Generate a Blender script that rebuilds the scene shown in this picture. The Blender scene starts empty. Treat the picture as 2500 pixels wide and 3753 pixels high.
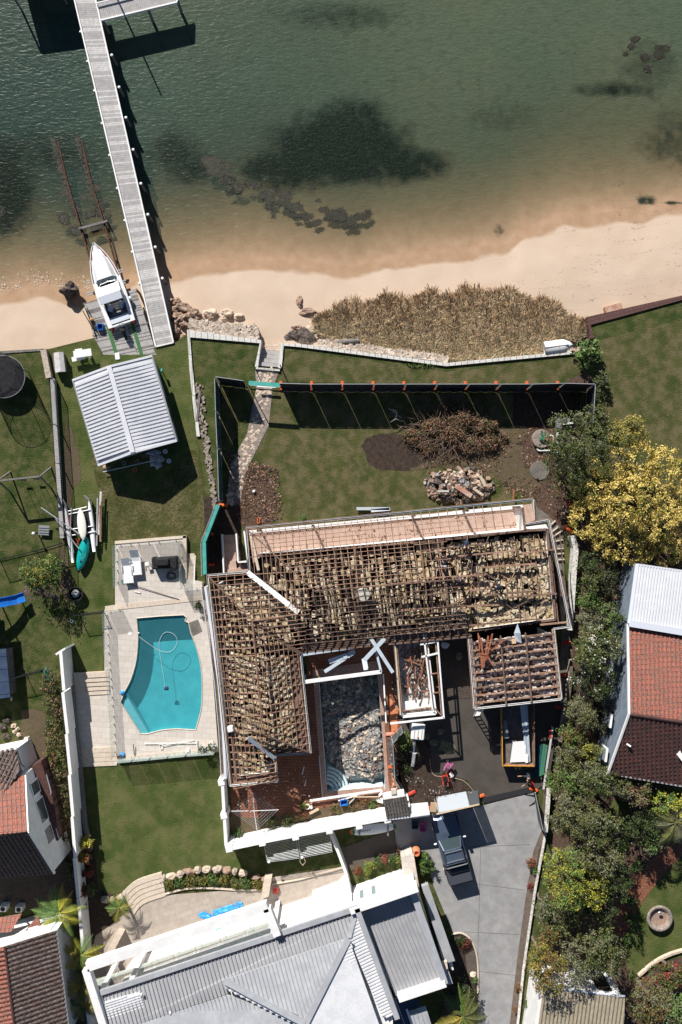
import bpy,math,random
import numpy as np
from mathutils import Vector,noise
R=math.radians
C=bpy.context.scene.collection
SC=bpy.context.scene
# ---------------------------------------------------------------- camera, sky, sun, exposure
SS=50.0  # photograph pixels per metre on the ground
HC=60.0  # height of the drone
cam_d=bpy.data.cameras.new('camera');cam=bpy.data.objects.new('camera',cam_d);C.objects.link(cam)
cam.location=(0,0,HC)
cam_d.sensor_fit='VERTICAL';cam_d.sensor_height=36.0;cam_d.lens=36.0*HC/75.06
cam_d.clip_end=500;SC.camera=cam
SUN_EL=R(33);SUN_DX,SUN_DY=0.418,-0.908
w=bpy.data.worlds.new('World');SC.world=w;w.use_nodes= True
nt=w.node_tree;bg=nt.nodes['Background']
sk=nt.nodes.new('ShaderNodeTexSky');sk.sky_type='NISHITA';sk.sun_disc= False;sk.dust_density=0.0;sk.air_density=0.8
sk.sun_elevation=SUN_EL;sk.sun_rotation=math.atan2(-SUN_DX,-SUN_DY)
nt.links.new(sk.outputs[0],bg.inputs[0]);bg.inputs[1].default_value=0.05
sd=bpy.data.lights.new('sun','SUN');sd.energy=5.0;sd.angle=R(0.5);sd.color=(1.0,0.955,0.885)
so=bpy.data.objects.new('sun',sd);C.objects.link(so)
sdir=Vector((SUN_DX*math.cos(SUN_EL),SUN_DY*math.cos(SUN_EL),-math.sin(SUN_EL)))
so.rotation_euler=sdir.to_track_quat('-Z','Y').to_euler();so.location=(-20,40,40)
SC.view_settings.view_transform='Standard';SC.view_settings.look='None'
SC.view_settings.exposure=0.55;SC.view_settings.gamma=1.0
def P(u,v,z=0.0):
 """ground-plan coordinates of a survey point (u, v) read at height z"""
 k=(HC-z)/HC
 return Vector(((u-1250.0)/SS*k,(1876.5-v)/SS*k,z))
def PP(pts,z=0.0): return [P(p[0],p[1],p[2] if len(p)>2 else z) for p in pts]
def lerp(a,b,t): return a+(b-a)*t
# ---------------------------------------------------------------- materials
MATS={}
def srgb(c): return tuple(((x/255.0)/12.92 if x/255.0<0.04045 else ((x/255.0+0.055)/1.055)**2.4) for x in c)+(1.0,)
def lin(c): return tuple(c)+(1.0,) if len(c)==3 else tuple(c)
def mat(name,c1,c2=None,scale=4,rough=0.85,metal=0.0,bump=0.0,bscale=30,c3=None,s3=25,f3=0.5,lo=0.4,hi=0.6,
  brick=None,rot=0.0,spec=0.3,wave=None,trans=0.0):
 """brick = (scale, width, height, mortar_colour, mortar_size); wave = (scale, depth)"""
 m=bpy.data.materials.new(name);m.use_nodes= True;MATS[name]=m
 n=m.node_tree.nodes;l=m.node_tree.links;b=n['Principled BSDF']
 b.inputs['Roughness'].default_value=rough;b.inputs['Metallic'].default_value=metal
 b.inputs['Specular IOR Level'].default_value=spec
 if trans:b.inputs['Transmission Weight'].default_value=trans
 tc=n.new('ShaderNodeTexCoord');mp=n.new('ShaderNodeMapping');l.new(tc.outputs['Object'],mp.inputs[0])
 mp.inputs['Rotation'].default_value=(0,0,rot)
 col= None
 def noise_ramp(sc,a,bcol,lo_,hi_,det=5):
  t=n.new('ShaderNodeTexNoise');t.inputs['Scale'].default_value=sc;t.inputs['Detail'].default_value=det
  t.inputs['Roughness'].default_value=0.6
  l.new(mp.outputs[0],t.inputs['Vector'])
  r=n.new('ShaderNodeValToRGB');r.color_ramp.elements[0].position=lo_;r.color_ramp.elements[1].position=hi_
  r.color_ramp.elements[0].color=lin(a);r.color_ramp.elements[1].color=lin(bcol)
  l.new(t.outputs['Fac'],r.inputs[0]); return r.outputs[0]
 if c2 is not None:col=noise_ramp(scale,c1,c2,lo,hi)
 if brick:
  t=n.new('ShaderNodeTexBrick');l.new(mp.outputs[0],t.inputs['Vector'])
  t.inputs['Scale'].default_value=brick[0];t.inputs['Brick Width'].default_value=brick[1]
  t.inputs['Row Height'].default_value=brick[2];t.inputs['Mortar'].default_value=lin(brick[3])
  t.inputs['Mortar Size'].default_value=brick[4];t.inputs['Mortar Smooth'].default_value=0.3
  t.inputs['Color1'].default_value=lin(c1);t.inputs['Color2'].default_value=lin(c2 if c2 else c1)
  if col is not None:
   mx=n.new('ShaderNodeMixRGB');mx.inputs[0].default_value=0.35
   l.new(t.outputs['Color'],mx.inputs[1]);l.new(col,mx.inputs[2]);
   mx2=n.new('ShaderNodeMixRGB');l.new(t.outputs['Fac'],mx2.inputs[0]);l.new(mx.outputs[0],mx2.inputs[1])
   mx2.inputs[2].default_value=lin(brick[3]);col=mx2.outputs[0]
  else:col=t.outputs['Color']
 if c3 is not None:
  c=noise_ramp(s3,(0,0,0),(1,1,1),0.42,0.62,3)
  mm=n.new('ShaderNodeMath');mm.operation='MULTIPLY';mm.inputs[1].default_value=f3;l.new(c,mm.inputs[0])
  mx=n.new('ShaderNodeMixRGB');l.new(mm.outputs[0],mx.inputs[0])
  if col is not None:l.new(col,mx.inputs[1])
  else:mx.inputs[1].default_value=lin(c1)
  mx.inputs[2].default_value=lin(c3);col=mx.outputs[0]
 if col is not None:l.new(col,b.inputs['Base Color'])
 else:b.inputs['Base Color'].default_value=lin(c1)
 if bump:
  t=n.new('ShaderNodeTexNoise');t.inputs['Scale'].default_value=bscale;t.inputs['Detail'].default_value=4
  l.new(mp.outputs[0],t.inputs['Vector'])
  bp=n.new('ShaderNodeBump');bp.inputs['Strength'].default_value=min(1,bump);bp.inputs['Distance'].default_value=0.05*max(1,bump)
  l.new(t.outputs['Fac'],bp.inputs['Height']);l.new(bp.outputs[0],b.inputs['Normal'])
 return m
def glassy(name,col,alpha,rough=0.05):
 m=bpy.data.materials.new(name);m.use_nodes= True;MATS[name]=m
 b=m.node_tree.nodes['Principled BSDF'];b.inputs['Base Color'].default_value=lin(col)
 b.inputs['Roughness'].default_value=rough;b.inputs['Alpha'].default_value=alpha
 return m
M=MATS
G1,G2=(0.026,0.046,0.012),(0.072,0.086,0.028)
mat('lawn',G1,G2,0.5,c3=(0.15,0.13,0.062),s3=1.3,f3=0.5,lo=0.28,hi=0.72,bump=1.2,bscale=9,rough=1,spec=0.05)
mat('lawn_dry',(0.066,0.068,0.024),(0.145,0.12,0.062),0.7,c3=(0.035,0.052,0.012),s3=5,f3=0.7,bump=1.2,bscale=10,rough=1,spec=0.05)
mat('lawn_lush',(0.038,0.064,0.016),(0.096,0.115,0.036),0.3,c3=(0.16,0.145,0.066),s3=0.8,f3=0.5,lo=0.28,hi=0.72,bump=1.2,bscale=11,rough=1,spec=0.05)
mat('lawn_site',(0.040,0.057,0.016),(0.098,0.096,0.037),0.5,c3=(0.18,0.14,0.085),s3=1.2,f3=0.55,lo=0.28,hi=0.72,bump=1.2,bscale=12,rough=1,spec=0.05)
mat('soil',(0.026,0.017,0.013),(0.058,0.038,0.028),3,c3=(0.13,0.1,0.08),s3=30,f3=0.35,bump=1.5,bscale=20,rough=1)
mat('mulch',(0.05,0.028,0.022),(0.11,0.062,0.045),5,c3=(0.2,0.14,0.1),s3=22,f3=0.5,bump=1.5,bscale=20,rough=1)
mat('litter',(0.11,0.075,0.05),(0.07,0.065,0.028),2.5,c3=(0.24,0.18,0.12),s3=20,f3=0.5,bump=1.5,bscale=20,rough=1)
mat('paver_cream',(0.52,0.465,0.41),(0.61,0.555,0.50),3,brick=(1.0,0.6,0.4,(0.36,0.30,0.25),0.008),rot=R(4),rough=0.7)
mat('paver_tan',(0.38,0.325,0.275),(0.45,0.39,0.335),3,brick=(1.0,0.6,0.4,(0.28,0.235,0.2),0.008),rot=R(-18),rough=0.8,c3=(0.3,0.25,0.21),s3=2,f3=0.4)
mat('stone_cream',(0.55,0.46,0.37),(0.63,0.54,0.45),5,rough=0.75,c3=(0.42,0.32,0.24),s3=8,f3=0.3)
mat('paver_red',(0.21,0.080,0.046),(0.27,0.115,0.068),3,brick=(1.0,0.26,0.22,(0.08,0.035,0.022),0.014),rot=R(2),c3=(0.05,0.03,0.02),s3=1.3,f3=0.25)
mat('paver_pink',(0.40,0.25,0.19),(0.46,0.30,0.24),4,brick=(1.0,0.4,0.3,(0.25,0.15,0.12),0.01),c3=(0.15,0.1,0.08),s3=6,f3=0.3)
mat('paver_brick',(0.06,0.045,0.038),(0.10,0.078,0.064),6,brick=(1.0,0.22,0.14,(0.03,0.024,0.02),0.015),rot=R(-5))
mat('paver_cobble',(0.10,0.082,0.068),(0.17,0.14,0.115),6,brick=(1.0,0.14,0.12,(0.05,0.04,0.034),0.016),rot=R(20))
mat('asphalt',(0.058,0.050,0.044),(0.082,0.070,0.061),0.8,c3=(0.10,0.086,0.075),s3=60,f3=0.5,bump=0.5,bscale=80)
mat('concrete',(0.27,0.268,0.272),(0.34,0.335,0.335),0.6,c3=(0.18,0.172,0.168),s3=1.6,f3=0.35,bump=0.2,bscale=60,lo=0.35,hi=0.65)
mat('concrete_dark',(0.13,0.12,0.11),(0.2,0.18,0.16),2,c3=(0.09,0.08,0.07),s3=9,f3=0.6,bump=0.4)
mat('verge',(0.14,0.115,0.095),(0.20,0.165,0.135),2,c3=(0.12,0.075,0.05),s3=12,f3=0.6,bump=0.8)
mat('white_paint',(0.80,0.79,0.78),(0.74,0.73,0.72),2,rough=0.6)
mat('wall_white',(0.78,0.77,0.76),(0.70,0.69,0.68),1.5,rough=0.8,bump=0.15,bscale=20)
mat('wall_worn',(0.74,0.73,0.70),(0.60,0.57,0.53),3,rough=0.9,c3=(0.16,0.14,0.12),s3=7,f3=0.5)
mat('kerb_white',(0.72,0.71,0.68),(0.60,0.58,0.54),5,brick=(1.0,0.45,3.0,(0.28,0.26,0.24),0.03),c3=(0.2,0.18,0.16),s3=9,f3=0.35)
mat('wall_blue',(0.15,0.19,0.24),(0.2,0.24,0.29),2)
mat('roof_metal',(0.345,0.355,0.385),(0.405,0.415,0.44),0.8,rough=0.5,spec=0.4,c3=(0.28,0.285,0.30),s3=2.5,f3=0.35)
mat('roof_metal_dull',(0.31,0.315,0.335),(0.36,0.36,0.375),1.0,rough=0.5)
mat('roof_white',(0.66,0.67,0.70),(0.76,0.76,0.78),1.2,rough=0.5,c3=(0.45,0.45,0.46),s3=9,f3=0.25)
mat('roof_boat',(0.55,0.56,0.60),(0.60,0.61,0.64),1.0,rough=0.5)
mat('roof_beige',(0.36,0.30,0.20),(0.42,0.36,0.25),2,rough=0.7,c3=(0.2,0.17,0.12),s3=3,f3=0.3)
def tile_mat(name,c1,c2,c3,rot):
 return mat(name,c1,c2,2.5,brick=(1.0,0.30,0.33,(0.03,0.018,0.015),0.012),rot=rot,c3=c3,s3=7,f3=0.75,rough=0.8)
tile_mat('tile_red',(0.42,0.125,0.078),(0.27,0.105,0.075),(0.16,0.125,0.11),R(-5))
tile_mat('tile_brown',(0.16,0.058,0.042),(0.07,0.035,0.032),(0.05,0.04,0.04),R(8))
tile_mat('tile_shaded',(0.04,0.03,0.032),(0.06,0.04,0.038),(0.08,0.06,0.055),R(17))
tile_mat('tile_old',(0.055,0.04,0.037),(0.11,0.055,0.045),(0.20,0.17,0.155),R(8))
mat('timber_grey',(0.36,0.345,0.34),(0.46,0.445,0.44),2.5,rough=0.9,c3=(0.24,0.225,0.215),s3=5,f3=0.5,lo=0.3,hi=0.7)
mat('timber_pale',(0.52,0.50,0.49),(0.60,0.58,0.57),2.5,rough=0.9,c3=(0.36,0.34,0.33),s3=6,f3=0.5)
mat('timber_dark',(0.17,0.155,0.15),(0.24,0.22,0.21),3,rough=0.95,c3=(0.1,0.09,0.085),s3=8,f3=0.6)
mat('timber_frame',(0.27,0.15,0.10),(0.42,0.27,0.19),1.5,rough=0.9,c3=(0.13,0.075,0.055),s3=9,f3=0.5)
mat('timber_old',(0.10,0.058,0.042),(0.19,0.12,0.09),3,rough=0.95,c3=(0.28,0.2,0.16),s3=9,f3=0.35)
mat('timber_red',(0.22,0.07,0.035),(0.33,0.13,0.075),3,rough=0.9)
mat('timber_raw',(0.52,0.40,0.28),(0.6,0.48,0.35),3,rough=0.9)
mat('floor_pink',(0.44,0.305,0.245),(0.52,0.375,0.305),2,brick=(1.0,3.0,0.16,(0.38,0.26,0.21),0.012),rot=R(70),c3=(0.30,0.2,0.16),s3=2.5,f3=0.25)
mat('ply',(0.62,0.42,0.26),(0.66,0.47,0.3),3)
mat('fascia_blue',(0.50,0.56,0.62),(0.42,0.48,0.54),3,rough=0.6)
mat('insul',(0.50,0.39,0.22),(0.72,0.64,0.49),0.9,rough=1,c3=(0.22,0.155,0.10),s3=4,f3=0.7,bump=1.2,bscale=14)
mat('insul_white',(0.56,0.50,0.45),(0.68,0.65,0.62),3,rough=1,c3=(0.3,0.23,0.19),s3=10,f3=0.5,bump=1.0,bscale=14)
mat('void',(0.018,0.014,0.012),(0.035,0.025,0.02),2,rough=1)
mat('rock',(0.30,0.20,0.145),(0.46,0.33,0.25),2.5,c3=(0.10,0.07,0.055),s3=4,f3=0.65,bump=1.2,bscale=6,rough=1)
mat('rock_pale',(0.56,0.45,0.35),(0.62,0.52,0.42),3,c3=(0.36,0.25,0.18),s3=6,f3=0.5,bump=1.0,bscale=8,rough=1)
mat('rock_dark',(0.052,0.04,0.036),(0.10,0.078,0.07),3,c3=(0.26,0.22,0.19),s3=6,f3=0.35,bump=1.2,bscale=6,rough=1)
mat('rock_sand',(0.27,0.19,0.15),(0.38,0.29,0.235),1.5,c3=(0.36,0.17,0.09),s3=1.8,f3=0.5,bump=0.8,bscale=9,rough=1)
mat('stone_wall',(0.42,0.36,0.30),(0.52,0.46,0.40),4,c3=(0.30,0.19,0.12),s3=6,f3=0.5,bump=1,bscale=7,rough=1)
mat('stone_flag',(0.24,0.20,0.175),(0.34,0.29,0.25),3,c3=(0.16,0.12,0.10),s3=8,f3=0.5,bump=0.8,bscale=9,rough=1)
mat('brick_dark',(0.11,0.05,0.045),(0.16,0.08,0.07),6,brick=(1.0,0.10,0.25,(0.05,0.03,0.03),0.02),rot=R(-14))
mat('brick_red',(0.40,0.16,0.10),(0.48,0.24,0.16),4,brick=(1.0,0.2,0.1,(0.3,0.2,0.16),0.012),rot=R(14),c3=(0.5,0.42,0.36),s3=2.5,f3=0.7)
mat('rubble',(0.05,0.052,0.056),(0.22,0.215,0.21),2.2,c3=(0.6,0.58,0.55),s3=7,f3=0.45,rough=1)
mat('rubble_brown',(0.18,0.10,0.07),(0.26,0.17,0.13),4,rough=1)
mat('metal_grey',(0.26,0.27,0.28),rough=0.5,metal=0.3)
mat('rib_shade',(0.27,0.275,0.29),rough=0.6)  # darker than the roof sheet: shadow lines of the seams put into the colour
mat('metal_dark',(0.03,0.03,0.033),rough=0.5)
mat('rust',(0.055,0.028,0.02),(0.11,0.052,0.035),5,rough=1)
mat('galv',(0.42,0.44,0.46),(0.5,0.52,0.54),4,rough=0.4,metal=0.4)
mat('black',(0.012,0.012,0.013),rough=0.7)
mat('black_fabric',(0.010,0.010,0.012),(0.020,0.020,0.022),5,rough=0.75,bump=0.6,bscale=9)
mat('cloth_dark',(0.012,0.016,0.02),(0.02,0.026,0.03),4,rough=0.9)
mat('cloth_teal',(0.012,0.055,0.062),(0.02,0.085,0.09),4,rough=0.8)
mat('teal_bright',(0.05,0.30,0.26),(0.08,0.36,0.31),3,rough=0.7)
mat('orange',(0.70,0.14,0.03),(0.6,0.11,0.025),4,rough=0.6)
mat('pink_fence',(0.68,0.28,0.2),rough=0.7)
mat('red',(0.5,0.045,0.03),rough=0.5)
mat('red_dark',(0.19,0.014,0.022),rough=0.5)
mat('yellow',(0.62,0.30,0.035),(0.5,0.22,0.03),4,rough=0.6)
mat('blue',(0.02,0.19,0.62),(0.02,0.15,0.5),2,rough=0.4)
mat('blue_tarp',(0.03,0.28,0.7),(0.08,0.4,0.8),4,rough=0.4,bump=1,bscale=6)
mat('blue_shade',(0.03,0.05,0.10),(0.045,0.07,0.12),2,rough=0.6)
mat('green_carpet',(0.045,0.14,0.05),(0.06,0.17,0.06),8,rough=1)
mat('green_bin',(0.05,0.18,0.12),rough=0.6)
mat('kayak',(0.0,0.30,0.29),(0.01,0.36,0.34),3,rough=0.35,spec=0.5)
mat('gel_white',(0.80,0.80,0.80),(0.76,0.76,0.77),2,rough=0.3,spec=0.5)
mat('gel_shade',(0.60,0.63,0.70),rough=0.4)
mat('board_cream',(0.76,0.74,0.66),rough=0.5)
mat('plastic_white',(0.75,0.75,0.75),rough=0.5)
mat('skin',(0.48,0.27,0.19),rough=0.6)
mat('car_navy',(0.075,0.10,0.15),(0.085,0.115,0.165),1,rough=0.3,metal=0.3,spec=0.6)
mat('chrome',(0.7,0.72,0.74),rough=0.25,metal=0.8)
mat('rubber',(0.02,0.02,0.02),rough=0.9)
mat('terracotta',(0.55,0.18,0.08),(0.6,0.24,0.12),4,rough=0.7)
mat('purple',(0.34,0.05,0.28),rough=0.6)
mat('purple_crate',(0.45,0.10,0.26),rough=0.6)
mat('gas',(0.5,0.47,0.42),rough=0.6)
mat('pool_shell',(0.15,0.47,0.50),(0.20,0.55,0.57),1.2,rough=0.6)
mat('pool_white',(0.52,0.64,0.66),(0.6,0.7,0.72),3,rough=0.6)
mat('hair',(0.02,0.013,0.01),rough=0.8)
mat('cloth_navy',(0.02,0.03,0.05),rough=0.9)
mat('cloth_grey',(0.05,0.055,0.07),rough=0.9)
mat('cloth_white',(0.6,0.62,0.66),rough=0.9)
mat('branch',(0.12,0.08,0.055),(0.24,0.17,0.13),3,rough=1)
mat('bark',(0.11,0.085,0.07),(0.2,0.165,0.14),6,rough=1)
mat('bark_pale',(0.42,0.40,0.38),(0.5,0.48,0.46),6,rough=1)
glassy('glass',(0.62,0.74,0.70),0.24);glassy('glass_dark',(0.04,0.06,0.065),0.9,0.08);glassy('netting',(0.01,0.01,0.012),0.38,0.9)
glassy('mesh_light',(0.42,0.46,0.5),1.0,0.8);glassy('cloth_mesh',(0.07,0.08,0.09),0.93,0.9)
glassy('glass_blue',(0.25,0.33,0.36),0.8,0.1)
def leafm(name,a,b,c,s=2.2):
 m=mat(name,a,b,s,rough=0.55,c3=c,s3=9,f3=0.6,spec=0.28,lo=0.35,hi=0.65); return m
leafm('leaf_green',(0.022,0.046,0.010),(0.052,0.085,0.018),(0.09,0.115,0.035))
leafm('leaf_olive',(0.055,0.072,0.016),(0.12,0.13,0.036),(0.19,0.185,0.07))
leafm('leaf_grey',(0.08,0.09,0.045),(0.155,0.155,0.085),(0.25,0.235,0.15))
leafm('leaf_lime',(0.16,0.20,0.018),(0.34,0.33,0.035),(0.50,0.42,0.07))
leafm('leaf_bright',(0.04,0.10,0.02),(0.10,0.19,0.035),(0.22,0.3,0.09))
leafm('leaf_brown',(0.10,0.058,0.022),(0.17,0.105,0.035),(0.27,0.14,0.04))
leafm('leaf_gold',(0.56,0.42,0.09),(0.76,0.58,0.16),(0.84,0.68,0.28))
leafm('leaf_goldgreen',(0.17,0.16,0.025),(0.34,0.27,0.05),(0.5,0.38,0.09))
leafm('leaf_dark',(0.018,0.03,0.010),(0.042,0.052,0.02),(0.075,0.075,0.035))
leafm('leaf_dead',(0.13,0.06,0.035),(0.24,0.125,0.075),(0.34,0.2,0.13))
leafm('leaf_red',(0.12,0.016,0.018),(0.22,0.03,0.03),(0.33,0.06,0.05))
leafm('leaf_yellow',(0.2,0.17,0.03),(0.4,0.3,0.05),(0.12,0.14,0.03))
leafm('flower_white',(0.5,0.48,0.4),(0.6,0.58,0.5),(0.65,0.62,0.5));leafm('flower_purple',(0.14,0.03,0.17),(0.26,0.07,0.28),(0.2,0.04,0.2))
leafm('dune_tan',(0.60,0.40,0.22),(0.82,0.62,0.40),(0.42,0.27,0.14),0.6)
leafm('dune_green',(0.17,0.145,0.07),(0.33,0.28,0.16),(0.50,0.40,0.26),0.7)
leafm('weed',(0.012,0.014,0.009),(0.032,0.031,0.020),(0.055,0.048,0.030))
# ---------------------------------------------------------------- mesh building
class MB:
 def __init__(s):s.v=[];s.f=[];s.m=[]
 def add(s,vs,fs,mi=0):
  o=len(s.v);s.v.extend([tuple(x) for x in vs]);s.f.extend([tuple(i+o for i in f) for f in fs]);s.m.extend([mi]*len(fs)); return s
 def poly(s,pts,mi=0): return s.add(pts,[tuple(range(len(pts)))],mi)
 def prism(s,top,zb,mi=0,mside=None):
  """top = list of 3D points, zb = bottom z (absolute)"""
  n=len(top);a=sum(top[i][0]*top[(i+1)%n][1]-top[(i+1)%n][0]*top[i][1] for i in range(n))
  if a<0:top=list(reversed(top))
  bot=[(p[0],p[1],zb) for p in top]
  s.add(list(top)+bot,[tuple(range(n)),tuple(range(2*n-1,n-1,-1))],mi)
  o=len(s.v)-2*n
  for i in range(n):
   j=(i+1)%n;s.f.append((o+i,o+n+i,o+n+j,o+j));s.m.append(mi if mside is None else mside)
  return s
 def box(s,c,d,rz=0.0,mi=0,tilt=0.0):
  ca,sa=math.cos(rz),math.sin(rz);vs=[]
  for dz in (-.5,.5):
   for dx,dy in ((-.5,-.5),(.5,-.5),(.5,.5),(-.5,.5)):
    x,y=dx*d[0],dy*d[1];vs.append((c[0]+x*ca-y*sa,c[1]+x*sa+y*ca,c[2]+dz*d[2]+tilt*dx*d[0]))
  return s.add(vs,[(3,2,1,0),(4,5,6,7),(0,1,5,4),(1,2,6,5),(2,3,7,6),(3,0,4,7)],mi)
 def bbox_(s,c,d,rz=0.0,b=0.03,mi=0):
  """box with chamfered vertical edges and a chamfered top"""
  ca,sa=math.cos(rz),math.sin(rz);hx,hy=d[0]/2,d[1]/2
  ring=[(hx,hy-b),(hx-b,hy),(-hx+b,hy),(-hx,hy-b),(-hx,-hy+b),(-hx+b,-hy),(hx-b,-hy),(hx,-hy+b)]
  def rr(k,z): return [(c[0]+x*k[0]*ca-y*k[1]*sa,c[1]+x*k[0]*sa+y*k[1]*ca,z) for x,y in ring]
  z0,z1=c[2]-d[2]/2,c[2]+d[2]/2;kk=(max(.1,1-b/hx),max(.1,1-b/hy))
  vs=rr((1,1),z0)+rr((1,1),z1-b)+rr(kk,z1);fs=[tuple(range(7,-1,-1)),tuple(range(16,24))]
  for k in (0,8):
   for i in range(8):j=(i+1)%8;fs.append((k+i,k+j,k+8+j,k+8+i))
  return s.add(vs,fs,mi)
 def bar(s,a,b,w,h=None,mi=0,up=None):
  a=Vector(a);b=Vector(b);h=w if h is None else h;d=b-a
  if d.length<1e-6: return s
  d.normalize();upv=Vector(up) if up is not None else (Vector((0,0,1)) if abs(d.z)<0.95 else Vector((0,1,0)))
  x=d.cross(upv).normalized()*(w/2);y=x.cross(d).normalized()*(h/2)
  vs=[a-x-y,a+x-y,a+x+y,a-x+y,b-x-y,b+x-y,b+x+y,b-x+y]
  return s.add(vs,[(0,1,2,3),(7,6,5,4),(0,4,5,1),(1,5,6,2),(2,6,7,3),(3,7,4,0)],mi)
 def tube(s,a,b,r,r2=None,n=8,mi=0):
  a=Vector(a);b=Vector(b);r2=r if r2 is None else r2;d=(b-a)
  if d.length<1e-6: return s
  d.normalize();t=Vector((0,0,1)) if abs(d.z)<0.9 else Vector((1,0,0));x=d.cross(t).normalized();y=d.cross(x)
  vs=[]
  for p,q in ((a,r),(b,r2)):
   for i in range(n):an=2*math.pi*i/n;vs.append(p+x*math.cos(an)*q+y*math.sin(an)*q)
  fs=[tuple(range(n)),tuple(range(2*n-1,n-1,-1))]+[(i,n+i,n+(i+1)%n,(i+1)%n) for i in range(n)]
  return s.add(vs,fs,mi)
 def path(s,pts,r,n=6,mi=0,r2=None):
  k=len(pts)-1
  for i in range(k):
   ra=r if r2 is None else lerp(r,r2,i/k);rb=r if r2 is None else lerp(r,r2,(i+1)/k);s.tube(pts[i],pts[i+1],ra,rb,n,mi)
  return s
 def lathe(s,c,prof,n=20,mi=0,sx=1.0,sy=1.0):
  """prof = [(r, z)...] bottom to top around the vertical axis at c"""
  o=len(s.v);k=len(prof)
  for r,z in prof:
   for i in range(n):an=2*math.pi*i/n;s.v.append((c[0]+math.cos(an)*r*sx,c[1]+math.sin(an)*r*sy,c[2]+z))
  for j in range(k-1):
   for i in range(n):s.f.append((o+j*n+i,o+j*n+(i+1)%n,o+(j+1)*n+(i+1)%n,o+(j+1)*n+i));s.m.append(mi)
  s.f.append(tuple(o+i for i in range(n-1,-1,-1)));s.f.append(tuple(o+(k-1)*n+i for i in range(n)));s.m+=[mi,mi]
  return s
 def rock(s,c,r,seed=0,sub=2,rough=0.28,rz=0.0,mi=0):
  V,F=ICO[sub];rn=random.Random(seed);off=Vector((rn.uniform(-50,50),rn.uniform(-50,50),rn.uniform(-50,50)))
  ca,sa=math.cos(rz),math.sin(rz);vs=[]
  for p in V:
   k=1+rough*2*noise.noise(p*1.3+off)+rough*noise.noise(p*3.1+off)
   x,y,z=p.x*r[0]*k,p.y*r[1]*k,p.z*r[2]*k;vs.append((c[0]+x*ca-y*sa,c[1]+x*sa+y*ca,c[2]+z))
  return s.add(vs,F,mi)
 def chunk(s,c,d,seed=0,mi=0,rz=None,tilt=.35):
  rn=random.Random(seed); from mathutils import Euler
  e=Euler((rn.uniform(-tilt,tilt),rn.uniform(-tilt,tilt),rn.uniform(0,3.14) if rz is None else rz)).to_matrix();vs=[]
  for z in (-.5,.5):
   for x,y in ((-.5,-.5),(.5,-.5),(.5,.5),(-.5,.5)):vs.append(Vector(c)+e@Vector(((x+rn.uniform(-.14,.14))*d[0],(y+rn.uniform(-.14,.14))*d[1],(z+rn.uniform(-.12,.12))*d[2])))
  return s.add(vs,[(3,2,1,0),(4,5,6,7),(0,1,5,4),(1,2,6,5),(2,3,7,6),(3,0,4,7)],mi)
 def mesh(s,name,mats,off):
  me=bpy.data.meshes.new(name);ox,oy,oz=off
  me.from_pydata([(x-ox,y-oy,z-oz) for x,y,z in s.v],[],s.f)
  for m in mats:me.materials.append(MATS[m])
  if len(mats)>1:me.polygons.foreach_set('material_index',s.m)
  me.update(); return me
def ico(sub):
 import bmesh
 bm=bmesh.new();bmesh.ops.create_icosphere(bm,subdivisions=sub,radius=1);V=[v.co.copy() for v in bm.verts]
 F=[tuple(v.index for v in f.verts) for f in bm.faces];bm.free(); return V,F
ICO={1:ico(1),2:ico(2),3:ico(3)}
LOC={}
def props(o,label=None,cat=None,group=None,kind=None):
 if label:o['label']=label
 if cat:o['category']=cat
 if group:o['group']=group
 if kind:o['kind']=kind
 return o
def base_of(mb):
 a=np.array(mb.v); return Vector((float((a[:,0].min()+a[:,0].max())/2),float((a[:,1].min()+a[:,1].max())/2),float(a[:,2].min())))
def ml(m): return [m] if isinstance(m,str) else list(m)
def single(name,mb,m,label=None,cat=None,group=None,kind=None,smooth=False):
 off=base_of(mb);me=mb.mesh(name,ml(m),off)
 if smooth:me.polygons.foreach_set('use_smooth',[True]*len(me.polygons))
 o=bpy.data.objects.new(name,me);C.objects.link(o);o.location=off;LOC[o.name]=off
 return props(o,label,cat,group,kind)
def struct(name,mb,m,smooth=False): return single(name,mb,m,kind='structure',smooth=smooth)
def thing(name,label,cat,loc,group=None):
 o=bpy.data.objects.new(name, None);C.objects.link(o);o.empty_display_size=0.2
 o.location=Vector(loc);LOC[o.name]=Vector(loc); return props(o,label,cat,group)
def part(name,mb,m,parent,label=None,kind=None,smooth=False):
 off=LOC[parent.name];me=mb.mesh(name,ml(m),off)
 if smooth:me.polygons.foreach_set('use_smooth',[True]*len(me.polygons))
 o=bpy.data.objects.new(name,me);C.objects.link(o);o.parent=parent;LOC[o.name]=off
 return props(o,label, None, None,kind)
def sheet(name,pts,z,m,thick=0.0):
 mb=MB();top=PP(pts,z)
 n=len(top);a=sum(top[i][0]*top[(i+1)%n][1]-top[(i+1)%n][0]*top[i][1] for i in range(n))
 if a<0:top=top[::-1]
 mb.poly(top); return struct(name,mb,m)
def copy_tree(o,parent=None):
 c=o.copy();C.objects.link(c);LOC[c.name]=LOC[o.name]
 if parent is not None:c.parent=parent
 for ch in list(o.children):copy_tree(ch,c)
 return c
def smooth_curve(pts,n=8):
 """Catmull-Rom through 2D or 3D points"""
 out=[];q=[pts[0]]+list(pts)+[pts[-1]]
 for i in range(1,len(q)-2):
  for k in range(n):
   t=k/n;out.append(tuple(0.5*((2*q[i][d])+(-q[i-1][d]+q[i+1][d])*t+(2*q[i-1][d]-5*q[i][d]+4*q[i+1][d]-q[i+2][d])*t*t+(-q[i-1][d]+3*q[i][d]-3*q[i+1][d]+q[i+2][d])*t**3) for d in range(len(q[0]))))
 out.append(tuple(pts[-1])); return out
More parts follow.
